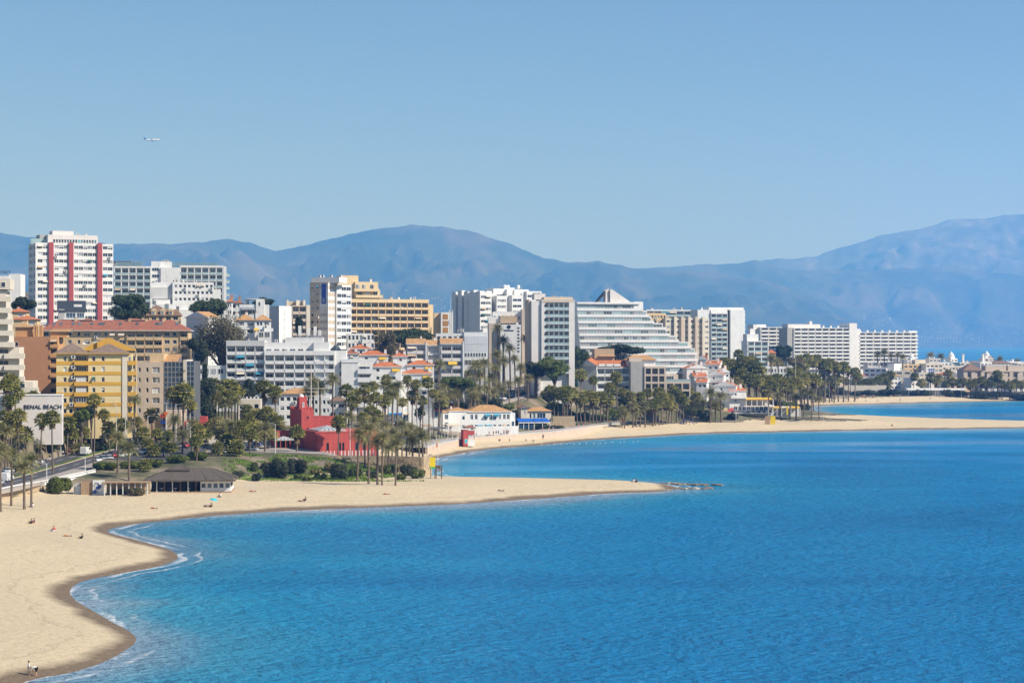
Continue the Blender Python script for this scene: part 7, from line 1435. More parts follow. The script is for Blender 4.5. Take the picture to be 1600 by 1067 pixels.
palms('at the very end of the point', 'palms at the point', 'd', [(1201, 606, 657), (1219, 610, 656), (1234, 598, 655), (1255, 604, 656), (1268, 606, 655), (1280, 616, 656), (1244, 614, 655)], 1.1)
palms('behind the far beach wall', 'palms behind the far beach', 'f', [(1299, 590, -1330), (1311, 586, -1332), (1322, 590, -1335), (1334, 592, -1335), (1341, 584, -1340), (1349, 594, -1335), (1354, 590, -1335), (1363, 592, -1335), (1372, 588, -1338), (1380, 584, -1350), (1386, 592, -1340), (1392, 580, -1360), (1428, 582, -1375), (1440, 592, -1345), (1455, 584, -1360), (1462, 590, -1345), (1466, 586, -1360), (1478, 594, -1345), (1481, 578, -1370), (1488, 590, -1345), (1497, 592, -1345), (1505, 590, -1345)], 1.4)
palms('before the brown-roofed far apartments', 'palms before the far apartments', 'f', [(1517, 594, -1325), (1524, 590, -1325), (1533, 588, -1325), (1541, 594, -1325), (1549, 590, -1325), (1558, 580, -1325), (1566, 594, -1325), (1578, 596, -1325), (1586, 592, -1325), (1596, 594, -1325)], 1.5)
palms('on the skyline of the far town', 'far skyline palms', 'd', [(1372, 548, -1480), (1382, 545, -1480), (1392, 550, -1480), (1402, 549, -1480), (1412, 552, -1480), (1455, 550, -1540), (1470, 552, -1540), (1548, 556, -1540), (1562, 556, -1540), (1590, 560, -1540)], 1.3)
palms('on the bank between road and apartments', 'palms on the bank', 'f', [(118, 655, -560), (132, 668, -560), (160, 640, -565), (172, 660, -565), (190, 655, -570), (216, 650, -575), (236, 640, -580), (222, 668, -560)], 0.82)
palms('in the trees left of the castle', 'palms left of the castle', 'f', [(322, 668, -575), (332, 655, -590), (348, 668, -570), (372, 672, -575), (382, 655, -590), (405, 660, -580), (420, 670, -575), (446, 678, -590)], 1.0)
palms('crowding the right end of the castle', 'palms right of the castle', 'd', [(548, 674, -578), (566, 655, -600), (584, 650, -612), (604, 655, -605), (628, 655, -600), (640, 660, -592), (612, 668, -578)], 0.85)
palms('along the street below the white houses', 'street palms below the houses', 'f', [(560, 610, -690), (576, 615, -690), (628, 620, -700), (645, 610, -715), (660, 618, -720), (678, 606, -735), (690, 620, -745), (550, 620, -670)], 1.05)
palms('in the garden below the stepped hotel', 'garden palms below the stepped hotel', 'f', [(955, 600, -880), (972, 605, -885), (985, 612, -880), (1000, 612, -882), (1012, 606, -885), (890, 575, -880), (875, 585, -860), (1030, 606, -890), (1052, 602, -890), (1075, 604, -905), (1090, 612, -900)], 1.25)
# broadleaf and pine crowns: clumps of small leaves through the crown's volume
def foliage(mb, blobs, k, size, r, flat=0.0):
    vol = [a[3] * a[4] * a[5] for a in blobs]; tot = sum(v ** 0.67 for v in vol)
    for (cx, cy, cz, rx, ry, rz), v in zip(blobs, vol):
        for _ in range(int(k * v ** 0.67 / tot)):
            while True:
                d = Vector((r.gauss(0, 1), r.gauss(0, 1), r.gauss(0, 1)))
                if d.length > 0.1: break
            d.normalize(); q = r.uniform(0.55, 1.05); p = Vector((cx + d.x * rx * q, cy + d.y * ry * q, cz + d.z * rz * q))
            n_ = (d + Vector((r.gauss(0, 0.6), r.gauss(0, 0.6), r.gauss(0, 0.6) + 0.3))).normalized(); a = n_.orthogonal().normalized(); a.rotate(Matrix.Rotation(r.uniform(0, 6.28), 3, n_)); b = n_.cross(a); s = size * r.uniform(0.6, 1.3)
            mb.tri(p - a * s, p + a * s * 0.9 + b * s * 0.3, p + b * s * 1.2); mb.tri(p - a * s * 0.8 - b * s * 0.2, p - b * s * 1.0 + n_ * s * 0.4, p + a * s)
def blobset(w_, h, dep, n_, r, z0=0.0, shape='round'):
    out = []
    for i in range(n_):
        while True:
            x, y, z = r.uniform(-1, 1), r.uniform(-1, 1), r.uniform(-1, 1)
            if x * x + y * y + z * z < 1: break
        if shape == 'umbrella': z = z * 0.25 + 0.7 * (1 - (x * x + y * y)) - 0.2
        s = r.uniform(0.26, 0.42); out.append((x * w_ * 0.72, y * dep * 0.72, z0 + z * h * 0.72, w_ * s, dep * s, h * s * (0.8 if shape == 'umbrella' else 1)))
    return out
def tree(name, label, px, ytop, ybot, wpx, d, leaf_m, k, size, shape='round', seed=0, trunk_d=None, n_=14, dep=None):
    r = random.Random(seed + px); S = d / F; x = (px - 800) * S; zt = CZ - (ytop - HY) * S; zb = CZ - (ybot - HY) * S; g = min(gz(x, d), zb - 0.5); W_ = wpx * S / 2; H_ = (zt - zb) / 2; zc = (zt + zb) / 2 - g
    t = thing(name, label, 'tree', (x, d, g)); mb = MB(); tr = 0.05 * (W_ + H_) + 0.12
    mb.tube((0, 0, -1), (0.2, 0, zc * 0.6), tr, tr * 0.7, 8)
    bl = blobset(W_, H_, dep or W_, n_, r, zc, shape)
    for b in bl[:9]: mb.tube((0.2, 0, zc * 0.6 - 0.2), (b[0] * 0.8, b[1] * 0.8, b[2]), tr * 0.45, tr * 0.12, 5)
    mb.obj('trunk', 'bark', t, True); fo = MB(); foliage(fo, bl, k, size, r); fo.obj('crown', leaf_m, t); return t
tree('pine_tree', 'large dark round pine between the tower and the dormer house', 200, 455, 502, 70, 800, 'pine_leaf', 9000, 0.42, n_=22)
tree('pine_tree', 'dark round pine below the grid-windowed hotel wing', 325, 464, 500, 68, 812, 'pine_leaf', 8000, 0.42, n_=20, seed=3)
tree('pine_tree', 'dark twin-crowned tree beside the roof letters hotel', 40, 461, 492, 40, 740, 'shrub_dark', 5000, 0.34, n_=14, seed=4)
tree('eucalyptus_tree', 'tall brownish eucalyptus with loose crown above the white hotel', 345, 484, 575, 100, 752, 'eucalyptus_leaf', 9000, 0.34, n_=30, seed=5)
tree('broadleaf_tree', 'dark leafy tree at the foot of the eucalyptus', 312, 522, 570, 44, 745, 'shrub_dark', 5000, 0.36, n_=14, seed=6)
tree('pine_tree', 'umbrella pine on the skyline above the white terraces', 412, 462, 486, 44, 905, 'pine_leaf', 4500, 0.4, 'umbrella', n_=14, seed=7)
tree('pine_tree', 'broad umbrella pine in front of the apricot slab', 640, 507, 550, 84, 838, 'pine_leaf', 9000, 0.42, 'umbrella', n_=24, seed=8)
tree('eucalyptus_tree', 'olive-brown eucalyptus beside the umbrella pine', 603, 512, 572, 52, 815, 'eucalyptus_leaf', 6000, 0.34, n_=20, seed=9)
tree('pine_tree', 'dark spreading pine left of the stepped hotel', 893, 534, 580, 60, 902, 'pine_leaf', 7000, 0.42, n_=18, seed=10)
tree('pine_tree', 'long dark pine canopy in front of the stepped hotel', 968, 534, 562, 84, 935, 'pine_leaf', 7000, 0.42, 'umbrella', n_=22, seed=11)
tree('pine_tree', 'dark pine beside the far hotel wing', 1222, 538, 566, 38, 1300, 'pine_leaf', 4500, 0.6, n_=14, seed=12)
tree('broadleaf_tree', 'pale green mimosa-like tree left of the castle', 345, 650, 706, 80, 590, 'olive_leaf', 8000, 0.26, n_=24, seed=13)
tree('broadleaf_tree', 'second pale green tree beside the castle car park', 395, 655, 700, 50, 600, 'olive_leaf', 5000, 0.26, n_=16, seed=14)
tree('street_tree', 'round clipped street tree beside the blue canopy', 656, 634, 652, 20, 722, 'hedge_leaf', 4000, 0.22, n_=12, seed=15)
tree('broadleaf_tree', 'dark broad tree behind the glass block', 322, 586, 660, 46, 625, 'shrub_dark', 7000, 0.32, n_=20, seed=16)
tree('broadleaf_tree', 'dark bushy tree at the foot of the hotel balconies', 388, 592, 625, 36, 668, 'shrub_dark', 5000, 0.3, n_=14, seed=17)
tree('broadleaf_tree', 'green tree above the lettered wall beside the yellow apartments', 127, 634, 664, 26, 552, 'shrub_leaf', 4000, 0.24, n_=12, seed=18)
tree('broadleaf_tree', 'dark tree below the yellow apartments', 142, 633, 656, 22, 556, 'shrub_dark', 3000, 0.24, n_=10, seed=19)
tree('broadleaf_tree', 'dark low tree by the slide on the far sand', 1104, 640, 664, 28, 885, 'shrub_dark', 4500, 0.34, n_=12, seed=20)
tree('broadleaf_tree', 'dark low tree beside the long low beach bar', 1140, 642, 662, 24, 902, 'shrub_dark', 3600, 0.34, n_=12, seed=21)
tree('broadleaf_tree', 'brown-green tree above the avenue bend', 715, 585, 612, 60, 775, 'shrub_leaf', 6000, 0.34, n_=18, seed=22)
tree('broadleaf_tree', 'brownish bare-looking tree before the far hotel', 1242, 558, 574, 40, 1180, 'eucalyptus_leaf', 4000, 0.45, n_=14, seed=23)
tree('broadleaf_tree', 'leafy tree at the foot of the grey balconied hotel', 866, 553, 592, 58, 840, 'shrub_leaf', 6000, 0.36, n_=18, seed=24)
tree('broadleaf_tree', 'smaller dark tree left of the grey hotel foot', 836, 562, 592, 36, 842, 'shrub_dark', 4500, 0.36, n_=14, seed=25)
def cypress(px, ytop, ybot, w_, d, lab):
    r = random.Random(px); S = d / F; x = (px - 800) * S; zt = CZ - (ytop - HY) * S; zb = CZ - (ybot - HY) * S; g = gz(x, d); t = thing('cypress', lab, 'tree', (x, d, g)); mb = MB(); mb.tube((0, 0, -0.5), (0, 0, (zt - g) * 0.6), 0.2, 0.08, 6); mb.obj('trunk', 'bark', t); W_ = w_ * S / 2; n_ = 9
    fo = MB(); foliage(fo, [(0, 0, zb - g + (zt - zb) * (i + 0.5) / n_, W_ * math.sin(math.pi * (0.25 + 0.75 * (1 - (i + 0.3) / n_))), W_ * math.sin(math.pi * (0.25 + 0.75 * (1 - (i + 0.3) / n_))), (zt - zb) / n_ * 0.9) for i in range(n_)], 2600, 0.22, r); fo.obj('crown', 'cypress_leaf', t)
cypress(320, 570, 612, 9, 680, 'taller dark cypress left of the white hotel'); cypress(304, 580, 612, 7, 672, 'shorter dark cypress beside the glass block'); cypress(467, 496, 530, 13, 800, 'dark cypress in front of the beige loggias')
def shrub(px, py, wpx, hpx, leaf_m, lab, name='shrub', k=1800, seed=0, cat='shrub', d=None, size=0.2, dep=None):
    v = hit(px, py) if d is None else Vector(((px - 800) / F * d, d, gz((px - 800) / F * d, d))); S = v.y / F; W_, H_ = wpx * S / 2, hpx * S; r = random.Random(seed + px)
    t = thing(name, lab, cat, v); mb = MB()
    for i in range(5): a = r.uniform(0, 6.28); mb.tube((0, 0, -0.3), (math.cos(a) * W_ * 0.5, math.sin(a) * W_ * 0.3, H_ * 0.7), 0.06, 0.02, 5)
    mb.obj('stem', 'bark', t); fo = MB(); bl = [(r.uniform(-0.65, 0.65) * W_, r.uniform(-0.6, 0.6) * (dep or W_ * 0.7), r.uniform(0.3, 0.62) * H_, W_ * r.uniform(0.3, 0.45), (dep or W_ * 0.7) * r.uniform(0.35, 0.5), H_ * r.uniform(0.3, 0.4)) for _ in range(12)]
    foliage(fo, bl, k, size, r); fo.obj('foliage', leaf_m, t)
shrub(434, 748, 48, 33, 'shrub_dark', 'largest dark shrub on the grassy slope below the castle', k=6000)
shrub(464, 742, 34, 28, 'shrub_dark', 'dark shrub beside the largest one below the castle', k=4500)
shrub(397, 738, 13, 17, 'shrub_leaf', 'small upright bush against the terrace wall', k=1800); shrub(400, 752, 17, 13, 'shrub_dark', 'low dark bush at the edge of the sand below the castle', k=1800)
shrub(466, 750, 16, 10, 'shrub_leaf', 'small green bush at the foot of the dark shrubs', k=1500); shrub(530, 750, 36, 28, 'shrub_dark', 'dark shrub in the shade below the castle windows', k=4500); shrub(555, 746, 24, 20, 'shrub_leaf', 'green shrub behind the slope palms', k=2500)
shrub(640, 744, 30, 20, 'shrub_dark', 'dark shrub at the corner below the terrace wall', k=3500); shrub(652, 748, 24, 16, 'shrub_leaf', 'green shrub nearest the lifeguard tower', k=2500); shrub(612, 742, 22, 18, 'shrub_leaf', 'green shrub between the slope palms', k=2200)
for i, (px, py, wd, hp, m) in enumerate(((350, 752, 18, 10, 'shrub_leaf'), (372, 748, 22, 14, 'shrub_dark'), (415, 735, 18, 14, 'olive_leaf'), (500, 750, 22, 12, 'shrub_leaf'), (515, 738, 18, 14, 'olive_leaf'), (580, 748, 24, 14, 'shrub_dark'), (596, 738, 18, 12, 'olive_leaf'), (625, 750, 18, 10, 'hedge_leaf'), (480, 752, 16, 8, 'hedge_leaf'))): shrub(px, py, wd, hp, m, ORD[i] + ' from the left of the scattered small bushes on the castle slope', k=1500)
shrub(495, 742, 20, 9, 'olive_leaf', 'pale dry bush on the slope below the castle', k=1500)
shrub(92, 772, 40, 27, 'hedge_leaf', 'square clipped hedge above the sand beside the sea wall', 'hedge', 7000, cat='hedge'); shrub(185, 773, 24, 8, 'shrub_dark', 'low dark shrub in front of the beach terrace', k=2000); shrub(215, 775, 28, 15, 'eucalyptus_leaf', 'rounded brown shrub beside the thatched bar', k=3500)
for i, (px, py, wd, hp, d) in enumerate(((165, 745, 40, 13, 512), (205, 742, 36, 13, 516), (240, 738, 40, 14, 520), (275, 734, 40, 14, 526), (310, 732, 36, 14, 532))): shrub(px, py, wd, hp, 'hedge_leaf', ORD[i] + ' from the left of the hedges behind the thatched bar', 'hedge', 3000, cat='hedge', d=d, dep=2.0)
for i, (px, wd, hp, d, m) in enumerate(((20, 30, 22, 538, 'hedge_leaf'), (50, 30, 26, 545, 'shrub_leaf'), (75, 30, 26, 548, 'shrub_leaf'), (100, 34, 24, 556, 'olive_leaf'), (128, 30, 20, 560, 'shrub_leaf'), (155, 30, 18, 566, 'shrub_dark'), (185, 34, 18, 572, 'shrub_leaf'), (222, 30, 18, 580, 'shrub_dark'), (250, 26, 16, 582, 'shrub_leaf'))): shrub(px, 0, wd, hp, m, ORD[i] + ' from the left of the bushes on the bank below the apartments', k=3000, d=d, size=0.24, dep=3.0)
for i, (px, wd, hp, d, m) in enumerate(((905, 40, 14, 850, 'shrub_leaf'), (940, 40, 12, 856, 'shrub_leaf'), (985, 46, 20, 885, 'shrub_leaf'), (1015, 40, 14, 884, 'shrub_dark'), (1040, 40, 16, 888, 'shrub_dark'), (1085, 40, 22, 898, 'shrub_leaf'), (1120, 36, 16, 915, 'shrub_dark'), (880, 30, 22, 838, 'shrub_dark'), (865, 30, 18, 835, 'shrub_leaf'), (960, 40, 22, 872, 'hedge_leaf'))): shrub(px, 0, wd, hp, m, ORD[i] + ' from the left of the garden shrubs on the slope behind the cove', k=3000, d=d, size=0.34, dep=4.0)
for i, (px, wd, hp, d) in enumerate(((1300, 60, 12, 1325), (1350, 50, 10, 1325), (1395, 50, 12, 1330), (1440, 40, 10, 1330), (1490, 50, 12, 1328), (1540, 60, 14, 1322), (1590, 50, 12, 1322))): shrub(px, 0, wd, hp, 'shrub_dark', ORD[i] + ' from the left of the shrubs behind the far beach', k=2000, d=d, size=0.5, dep=4)
shrub(715, 0, 40, 18, 'hedge_leaf', 'broad green hedge below the townhouses', 'hedge', 5000, cat='hedge', d=782, size=0.3, dep=3.0)
gr = random.Random(41)
for i in range(30):                                     # undergrowth on the planted slope above the avenue and cove
    px = 690 + 205 * (i + gr.random()) / 30; d = gr.choice([800, 815, 850, 862, 878]) if px > 760 else gr.choice([776, 786, 808]); b = min(((np.array(_ROADQ[1][0])[:, 0] - (px - 800) / F * d) ** 2 + (np.array(_ROADQ[1][0])[:, 1] - d) ** 2))
    if b < 100: continue
    shrub(px, 0, gr.uniform(18, 34), gr.uniform(9, 20), gr.choice(['shrub_leaf', 'shrub_dark', 'hedge_leaf', 'olive_leaf']), ORD[i] + ' from the left of the bushes under the avenue palms', k=2200, d=d, size=0.34, dep=4.0, seed=i)
for i in range(16):
    px = 1125 + 190 * (i + gr.random()) / 16; d = gr.uniform(985, 1030) if px < 1255 else gr.uniform(1250, 1310); shrub(px, 0, gr.uniform(20, 36), gr.uniform(10, 18), gr.choice(['shrub_leaf', 'shrub_dark']), ORD[i] + ' from the left of the bushes under the long grove', k=2200, d=d, size=0.4, dep=5.0, seed=i)
# rough grass on the castle slope
fo = MB(); r = random.Random(8); cnt = 0
gx = np.array([r.uniform(340, 668) for _ in range(30000)]); gy = np.array([r.uniform(517, 552) for _ in range(30000)]); XX = (gx - 800) / F * gy; ZZ = ground_np(XX, gy)
dens = fbm(XX / 4, gy / 4, 3, 31)
for x, y, z, q, a in zip(XX, gy, ZZ, dens, gx):
    if q < 0.44 or z < 2.2 or y < 517 + 22 * (q - 0.44) ** 0 * r.random() ** 3 or a < 345 + 30 * r.random() or a > 655 + 12 * r.random(): continue
    h = r.uniform(0.18, 0.5); b = r.uniform(0, 6.28); w_ = r.uniform(0.1, 0.3); dx, dy = math.cos(b) * w_, math.sin(b) * w_; fo.tri((x - dx, y - dy, z - 0.05), (x + dx, y + dy, z - 0.05), (x + r.uniform(-0.2, 0.2), y + r.uniform(-0.2, 0.2), z + h))
o = fo.obj('grass', 'grass_leaf'); tag(o, 'rough green grass on the slope below the castle', kind='stuff')
# ------------------------------------------------------------------ vehicles, lamps, people, small things
def carpaint(name, c): mat(name, c, rough=0.25, var=0.03, spec=0.6)
for nm, c in (('car_white', (0.72, 0.72, 0.72)), ('car_silver', (0.40, 0.41, 0.43)), ('car_black', (0.015, 0.015, 0.018)), ('car_red', (0.45, 0.02, 0.02)), ('car_blue', (0.03, 0.10, 0.34)), ('car_grey', (0.12, 0.125, 0.13))): carpaint(nm, c)
def loft(secs, m=0):
    """body from cross-sections (y, half width, z bottom, z top, top half width)"""
    mb = MB(); n_ = 6
    for (y, w_, z0, z1, wt) in secs: mb.v += [(-w_ * 0.92, y, z0), (w_ * 0.92, y, z0), (w_, y, z0 + (z1 - z0) * 0.45), (wt, y, z1), (-wt, y, z1), (-w_, y, z0 + (z1 - z0) * 0.45)]
    for i in range(len(secs) - 1):
        for k in range(n_): q = (k + 1) % n_; mb.f.append((i * n_ + k, i * n_ + q, (i + 1) * n_ + q, (i + 1) * n_ + k)); mb.m.append(m)
    mb.f.append(tuple(range(n_ - 1, -1, -1))); mb.m.append(m); b = (len(secs) - 1) * n_; mb.f.append(tuple(b + k for k in range(n_))); mb.m.append(m); return mb
CARB = loft([(-2.1, 0.72, 0.35, 0.62, 0.66), (-2.0, 0.84, 0.25, 0.78, 0.76), (-0.95, 0.87, 0.22, 0.92, 0.80), (0.9, 0.87, 0.22, 0.95, 0.80), (1.85, 0.85, 0.25, 0.92, 0.76), (2.05, 0.75, 0.35, 0.75, 0.68)])
CARG = loft([(-1.05, 0.78, 0.9, 0.93, 0.74), (-0.35, 0.76, 0.9, 1.38, 0.60), (0.75, 0.76, 0.92, 1.42, 0.60), (1.6, 0.76, 0.92, 0.96, 0.72)])
CART = MB(); CART.box(-0.58, 0.58, -0.3, 0.8, 1.39, 1.45)
VANB = loft([(-2.6, 0.85, 0.4, 0.9, 0.8), (-2.45, 0.95, 0.3, 1.1, 0.9), (-1.7, 0.97, 0.28, 1.35, 0.9), (-1.05, 0.97, 0.28, 2.15, 0.82), (2.4, 0.97, 0.28, 2.25, 0.85), (2.5, 0.9, 0.4, 2.1, 0.8)])
VANG = MB(); VANG.hexa([(-0.86, -1.78, 1.32), (0.86, -1.78, 1.32), (0.82, -1.08, 1.32), (-0.82, -1.08, 1.32), (-0.80, -1.18, 2.02), (0.80, -1.18, 2.02), (0.80, -1.02, 2.02), (-0.80, -1.02, 2.02)]); VANG.box(-0.975, 0.975, -0.95, -0.1, 1.35, 1.95)
WH = MB(); WH.tube((-0.11, 0, 0), (0.11, 0, 0), 0.32, n=12, m=0); WH.tube((-0.115, 0, 0), (0.115, 0, 0), 0.18, n=10, m=1); WHM = WH.mesh('wheel', ['tyre', 'metal_grey'])
_vm = {}
def vehicle(kind, col, x, y, z, rz, label, group):
    t = thing('parked_car' if kind == 'car' else 'van', label, 'car' if kind == 'car' else 'van', (x, y, z), rz, group)
    for part, mb, m in ((('body', CARB, col), ('windows', CARG, 'glass_dark'), ('roof', CART, col)) if kind == 'car' else (('body', VANB, col), ('windows', VANG, 'glass_dark'))):
        k = (kind, part, m)
        if k not in _vm: _vm[k] = mb.mesh(part, [m], False)
        link(part, _vm[k], t)
    ys = (-1.3, 1.25) if kind == 'car' else (-1.65, 1.6); xs = 0.78 if kind == 'car' else 0.86
    for sx in (-1, 1):
        for wy in ys: link('wheel', WHM, t, (sx * xs, wy, 0.32))
    if ('hl', kind) not in _vm: b = MB(); b.box(-0.14, 0.14, -0.04, 0.04, -0.07, 0.07); _vm[('hl', kind)] = b.mesh('headlight', ['frame_white'])
    for sx in (-1, 1): link('headlight', _vm[('hl', kind)], t, (sx * 0.58, -2.06 if kind == 'car' else -2.56, 0.62 if kind == 'car' else 0.8))
cr = random.Random(12); CN = {'car_white': 'white', 'car_silver': 'silver', 'car_black': 'black', 'car_red': 'red', 'car_blue': 'blue', 'car_grey': 'dark grey'}
def road_z(x, y):
    best = (1e9, 0, 0)
    for rd in ROADS:
        q = _RP[rd]; d2 = (q[:, 0] - x) ** 2 + (q[:, 1] - y) ** 2; i = int(np.argmin(d2))
        if d2[i] < best[0]: j = min(i + 1, len(q) - 1); best = (d2[i], q[i, 2], math.atan2(q[j, 1] - q[max(i - 1, 0), 1], q[j, 0] - q[max(i - 1, 0), 0]))
    return best
_RP = {r_: _road_pts(r_, 3.0) for r_ in ROADS}
def cars(place, group, items, cols, rz=None, kind='car', onroad=False):
    for i, q in enumerate(items):
        px, d = q[:2]; x, y = (px - 800) / F * d, d; c = cols[i % len(cols)]; z = gz(x, y) + 0.03; a = cr.uniform(-0.1, 0.1) + (rz if rz is not None else 0)
        if onroad: b = road_z(x, y); z = b[1] + 0.07; a = b[2] + math.pi / 2 + (0 if len(q) < 3 else q[2])
        vehicle(kind, c, x, y, z, a, '%s %s %s, %s from the left' % (CN[c], kind, place, ORD[i]) if len(items) > 1 else '%s %s %s' % (CN[c], kind, place), group)
W_, S_, K_, R_, U_, G_ = 'car_white', 'car_silver', 'car_black', 'car_red', 'car_blue', 'car_grey'
cars('parked in the car park behind the hedges', 'cars in the small car park', [(152, 534), (161, 536), (170, 538), (179, 540), (188, 542), (197, 545), (206, 547), (216, 549), (226, 551)], [W_, S_, W_, R_, W_, W_, K_, W_, S_], 0.5)
cars('in the second row of the small car park', 'cars in the small car park', [(165, 546), (176, 549), (187, 552), (198, 555), (209, 558)], [S_, U_, W_, S_, G_], 0.5)
cars('driving on the shore road', 'vans on the road', [(134, 552)], [W_], kind='van', onroad=True); cars('at the edge of the shore road', 'vans on the road', [(11, 473, 0.0)], [W_], kind='van', onroad=True)
cars('on the shore road by the sea wall', 'cars on the shore road', [(-2, 462), (168, 574), (186, 584), (212, 600)], [S_, U_, G_, W_], onroad=True)
cars('parked on the castle terrace', 'castle car park', [(392, 563), (385, 574), (398, 581), (376, 566)], [W_, S_, U_, K_], 1.3)
cars('parked between palms on the castle terrace', 'castle car park', [(396, 590)], [U_], 1.4, 'van')
cars('parked in the street below the white houses', 'street below the white houses', [(575, 700), (585, 703), (596, 706), (607, 709), (618, 712), (629, 715), (640, 718), (648, 722)], [W_, U_, W_, S_, K_, W_, S_, W_], 1.2)
cars('parked along the near kerb below the white houses', 'street below the white houses', [(602, 690), (614, 694), (626, 698), (638, 702), (650, 706)], [S_, W_, U_, G_, W_], 1.2)
cars('parked along the palm avenue', 'cars on the avenue', [(702, 792), (716, 798), (729, 803), (744, 809), (757, 814), (772, 824), (786, 834), (800, 846), (815, 860), (828, 872), (841, 890)], [W_, W_, S_, G_, W_, K_, W_, S_, W_, U_, W_], onroad=True)
cars('parked among the palms of the far beach', 'cars by the far beach', [(1290, 1326), (1300, 1328), (1312, 1330)], [W_, S_, U_], 1.0)
cars('parked nose to kerb beside the shore road pavement', 'cars beside the pavement', [(-12, 482), (2, 490), (14, 497), (26, 504), (38, 511), (50, 518), (62, 525)], [W_, S_, W_, K_, W_, U_, W_], onroad=True)
cars('parked on the forecourt behind the thatched bar', 'cars behind the bar', [(238, 556), (250, 558), (262, 560), (275, 562), (288, 565)], [W_, S_, W_, G_, R_], 0.7)
# street lamps
def lamp(px, ytop, d, lab, arm=1, m='metal_white'):
    x, y = (px - 800) / F * d, d; z = gz(x, y); h = CZ - (ytop - HY) / F * d - z; t = thing('street_lamp', lab, 'street lamp', (x, y, z), 0, 'street lamps'); mb = MB(); mb.tube((0, 0, -0.4), (0, 0, h), 0.13, 0.07, 6); mb.obj('pole', m, t)
    mb = MB(); mb.tube((0, 0, h - 0.05), (arm * 1.2, 0, h + 0.1), 0.05, n=5); mb.obj('arm', m, t); mb = MB(); mb.box(min(arm * 0.8, arm * 1.6), max(arm * 0.8, arm * 1.6), -0.16, 0.16, h + 0.02, h + 0.16); mb.obj('lamp_head', 'metal_grey', t)
LP = [(73, 724, 470), (95, 650, 548), (133, 714, 505), (164, 682, 575), (182, 632, 560), (196, 650, 562), (208, 675, 580), (231, 650, 570), (260, 630, 572), (275, 632, 572), (297, 630, 572), (392, 690, 575), (430, 662, 552), (547, 665, 556), (652, 640, 705), (665, 640, 715), (736, 590, 800), (767, 570, 830), (806, 600, 838), (830, 614, 850), (849, 602, 866), (858, 594, 890), (640, 640, 710), (721, 648, 746), (794, 640, 774), (816, 625, 832), (1150, 640, 900), (1201, 636, 905), (1243, 560, 1010), (1330, 592, 1330), (1502, 600, 1325), (1552, 592, 1325)]
for i, (px, yt, d) in enumerate(LP): lamp(px, yt, d, 'tall pale street lamp, %s from the left of the town lamps' % ORD[i] if i < len(ORD) else '', 1 if i % 2 else -1)
# white pillared fence along the landward pavement
q = _RP['shore_road']; pts = [(a[0] - 0.0, a[1], a[2]) for a in q]
k0 = 0
for i in range(6, len(q) - 90, 2):
    T_ = np.array([q[i + 1, 0] - q[i - 1, 0], q[i + 1, 1] - q[i - 1, 1]]); T_ /= np.linalg.norm(T_); x, y = q[i, 0] - T_[1] * 11.6, q[i, 1] + T_[0] * 11.6
    if k0 == 0: ft = thing('pillar_fence', 'white pillared fence with blue panels along the landward pavement', 'fence', (x, y, q[i, 2]))
    o = ft.location; mb = MB(); mb.box(-0.22, 0.22, -0.22, 0.22, -0.8, 2.7); mb.box(-0.3, 0.3, -0.3, 0.3, 2.7, 2.85); mb.obj('pillar', 'white', ft, loc=(x - o.x, y - o.y, q[i, 2] - o.z))
    if k0: mb = MB(); a = Vector((px_[0], px_[1], px_[2])); b = Vector((x, y, q[i, 2])); n_ = Vector((-(b - a).y, (b - a).x, 0)).normalized() * 0.1; c = [a, b, b + n_, a + n_]; mb.hexa([(v.x - o.x, v.y - o.y, v.z - 0.5 - o.z) for v in c] + [(v.x - o.x, v.y - o.y, v.z + (0.9) - o.z) for v in c]); mb.obj('fence_base', 'white', ft)
    px_ = (x, y, q[i, 2]); k0 += 1
# orange sign mast, parasol, slide, buoys, goal
v = Vector(((253 - 800) / F * 572, 572, 0)); v.z = gz(v.x, v.y); t = thing('sign_mast', 'dark sign mast with orange diamond and red panel before the glass block', 'sign', v); h = CZ - (640 - HY) / F * 572 - v.z; S = 572 / F
for x in (-0.3, 0.9): mb = MB(); mb.box(x, x + 0.12, 0, 0.12, -0.5, h); mb.obj('post', 'metal_dark', t)
mb = MB(); mb.poly([(0, 0), (1, 0), (1, 1), (0, 1)], 0, 0.1); o = mb.obj('diamond', 'orange_paint', t, loc=(0.4, -0.15, h - 1.1)); o.rotation_euler = (R(90), R(45), 0)
for x0, x1, z0, m in ((-0.4, 0.4, h - 2.2, 'red_paint'), (0.42, 1.2, h - 2.2, 'orange_paint'), (-0.35, 0.95, h - 4.0, 'cobalt')): mb = MB(); mb.box(x0, x1, -0.1, 0, z0, z0 + 0.8); mb.obj('sign_panel', m, t)
for k in range(6): mb = MB(); mb.box(-0.35, 1.0, -0.06, 0.0, h - 5.2 - 0.5 * k, h - 5.05 - 0.5 * k); mb.obj('slat', 'metal_grey', t)
v = hit(331, 791); t = thing('parasol', 'turquoise beach parasol standing on the sand', 'parasol', v); mb = MB(); mb.tube((0, 0, -0.4), (0.15, 0, 1.7), 0.03, n=5); mb.obj('pole', 'metal_white', t); mb = MB(); mb.lathe([(0.02, 1.95), (0.4, 1.85), (0.75, 1.68), (0.98, 1.45), (0.96, 1.44), (0.4, 1.8), (0.02, 1.9)], (0.15, 0, 0), 8); o = mb.obj('canopy', 'turquoise', t); o.rotation_euler = (0, R(12), 0)
v = hit(1072, 664); t = thing('playground_slide', 'dark blue slide and climbing frame on the far sand', 'slide', v); mb = MB(); mb.hexa([(-3.4, 0, 0), (-2.9, 0, 0), (-2.9, 0.8, 0), (-3.4, 0.8, 0), (-0.5, 0, 2.4), (0, 0, 2.4), (0, 0.8, 2.4), (-0.5, 0.8, 2.4)]); mb.obj('chute', 'cobalt', t)
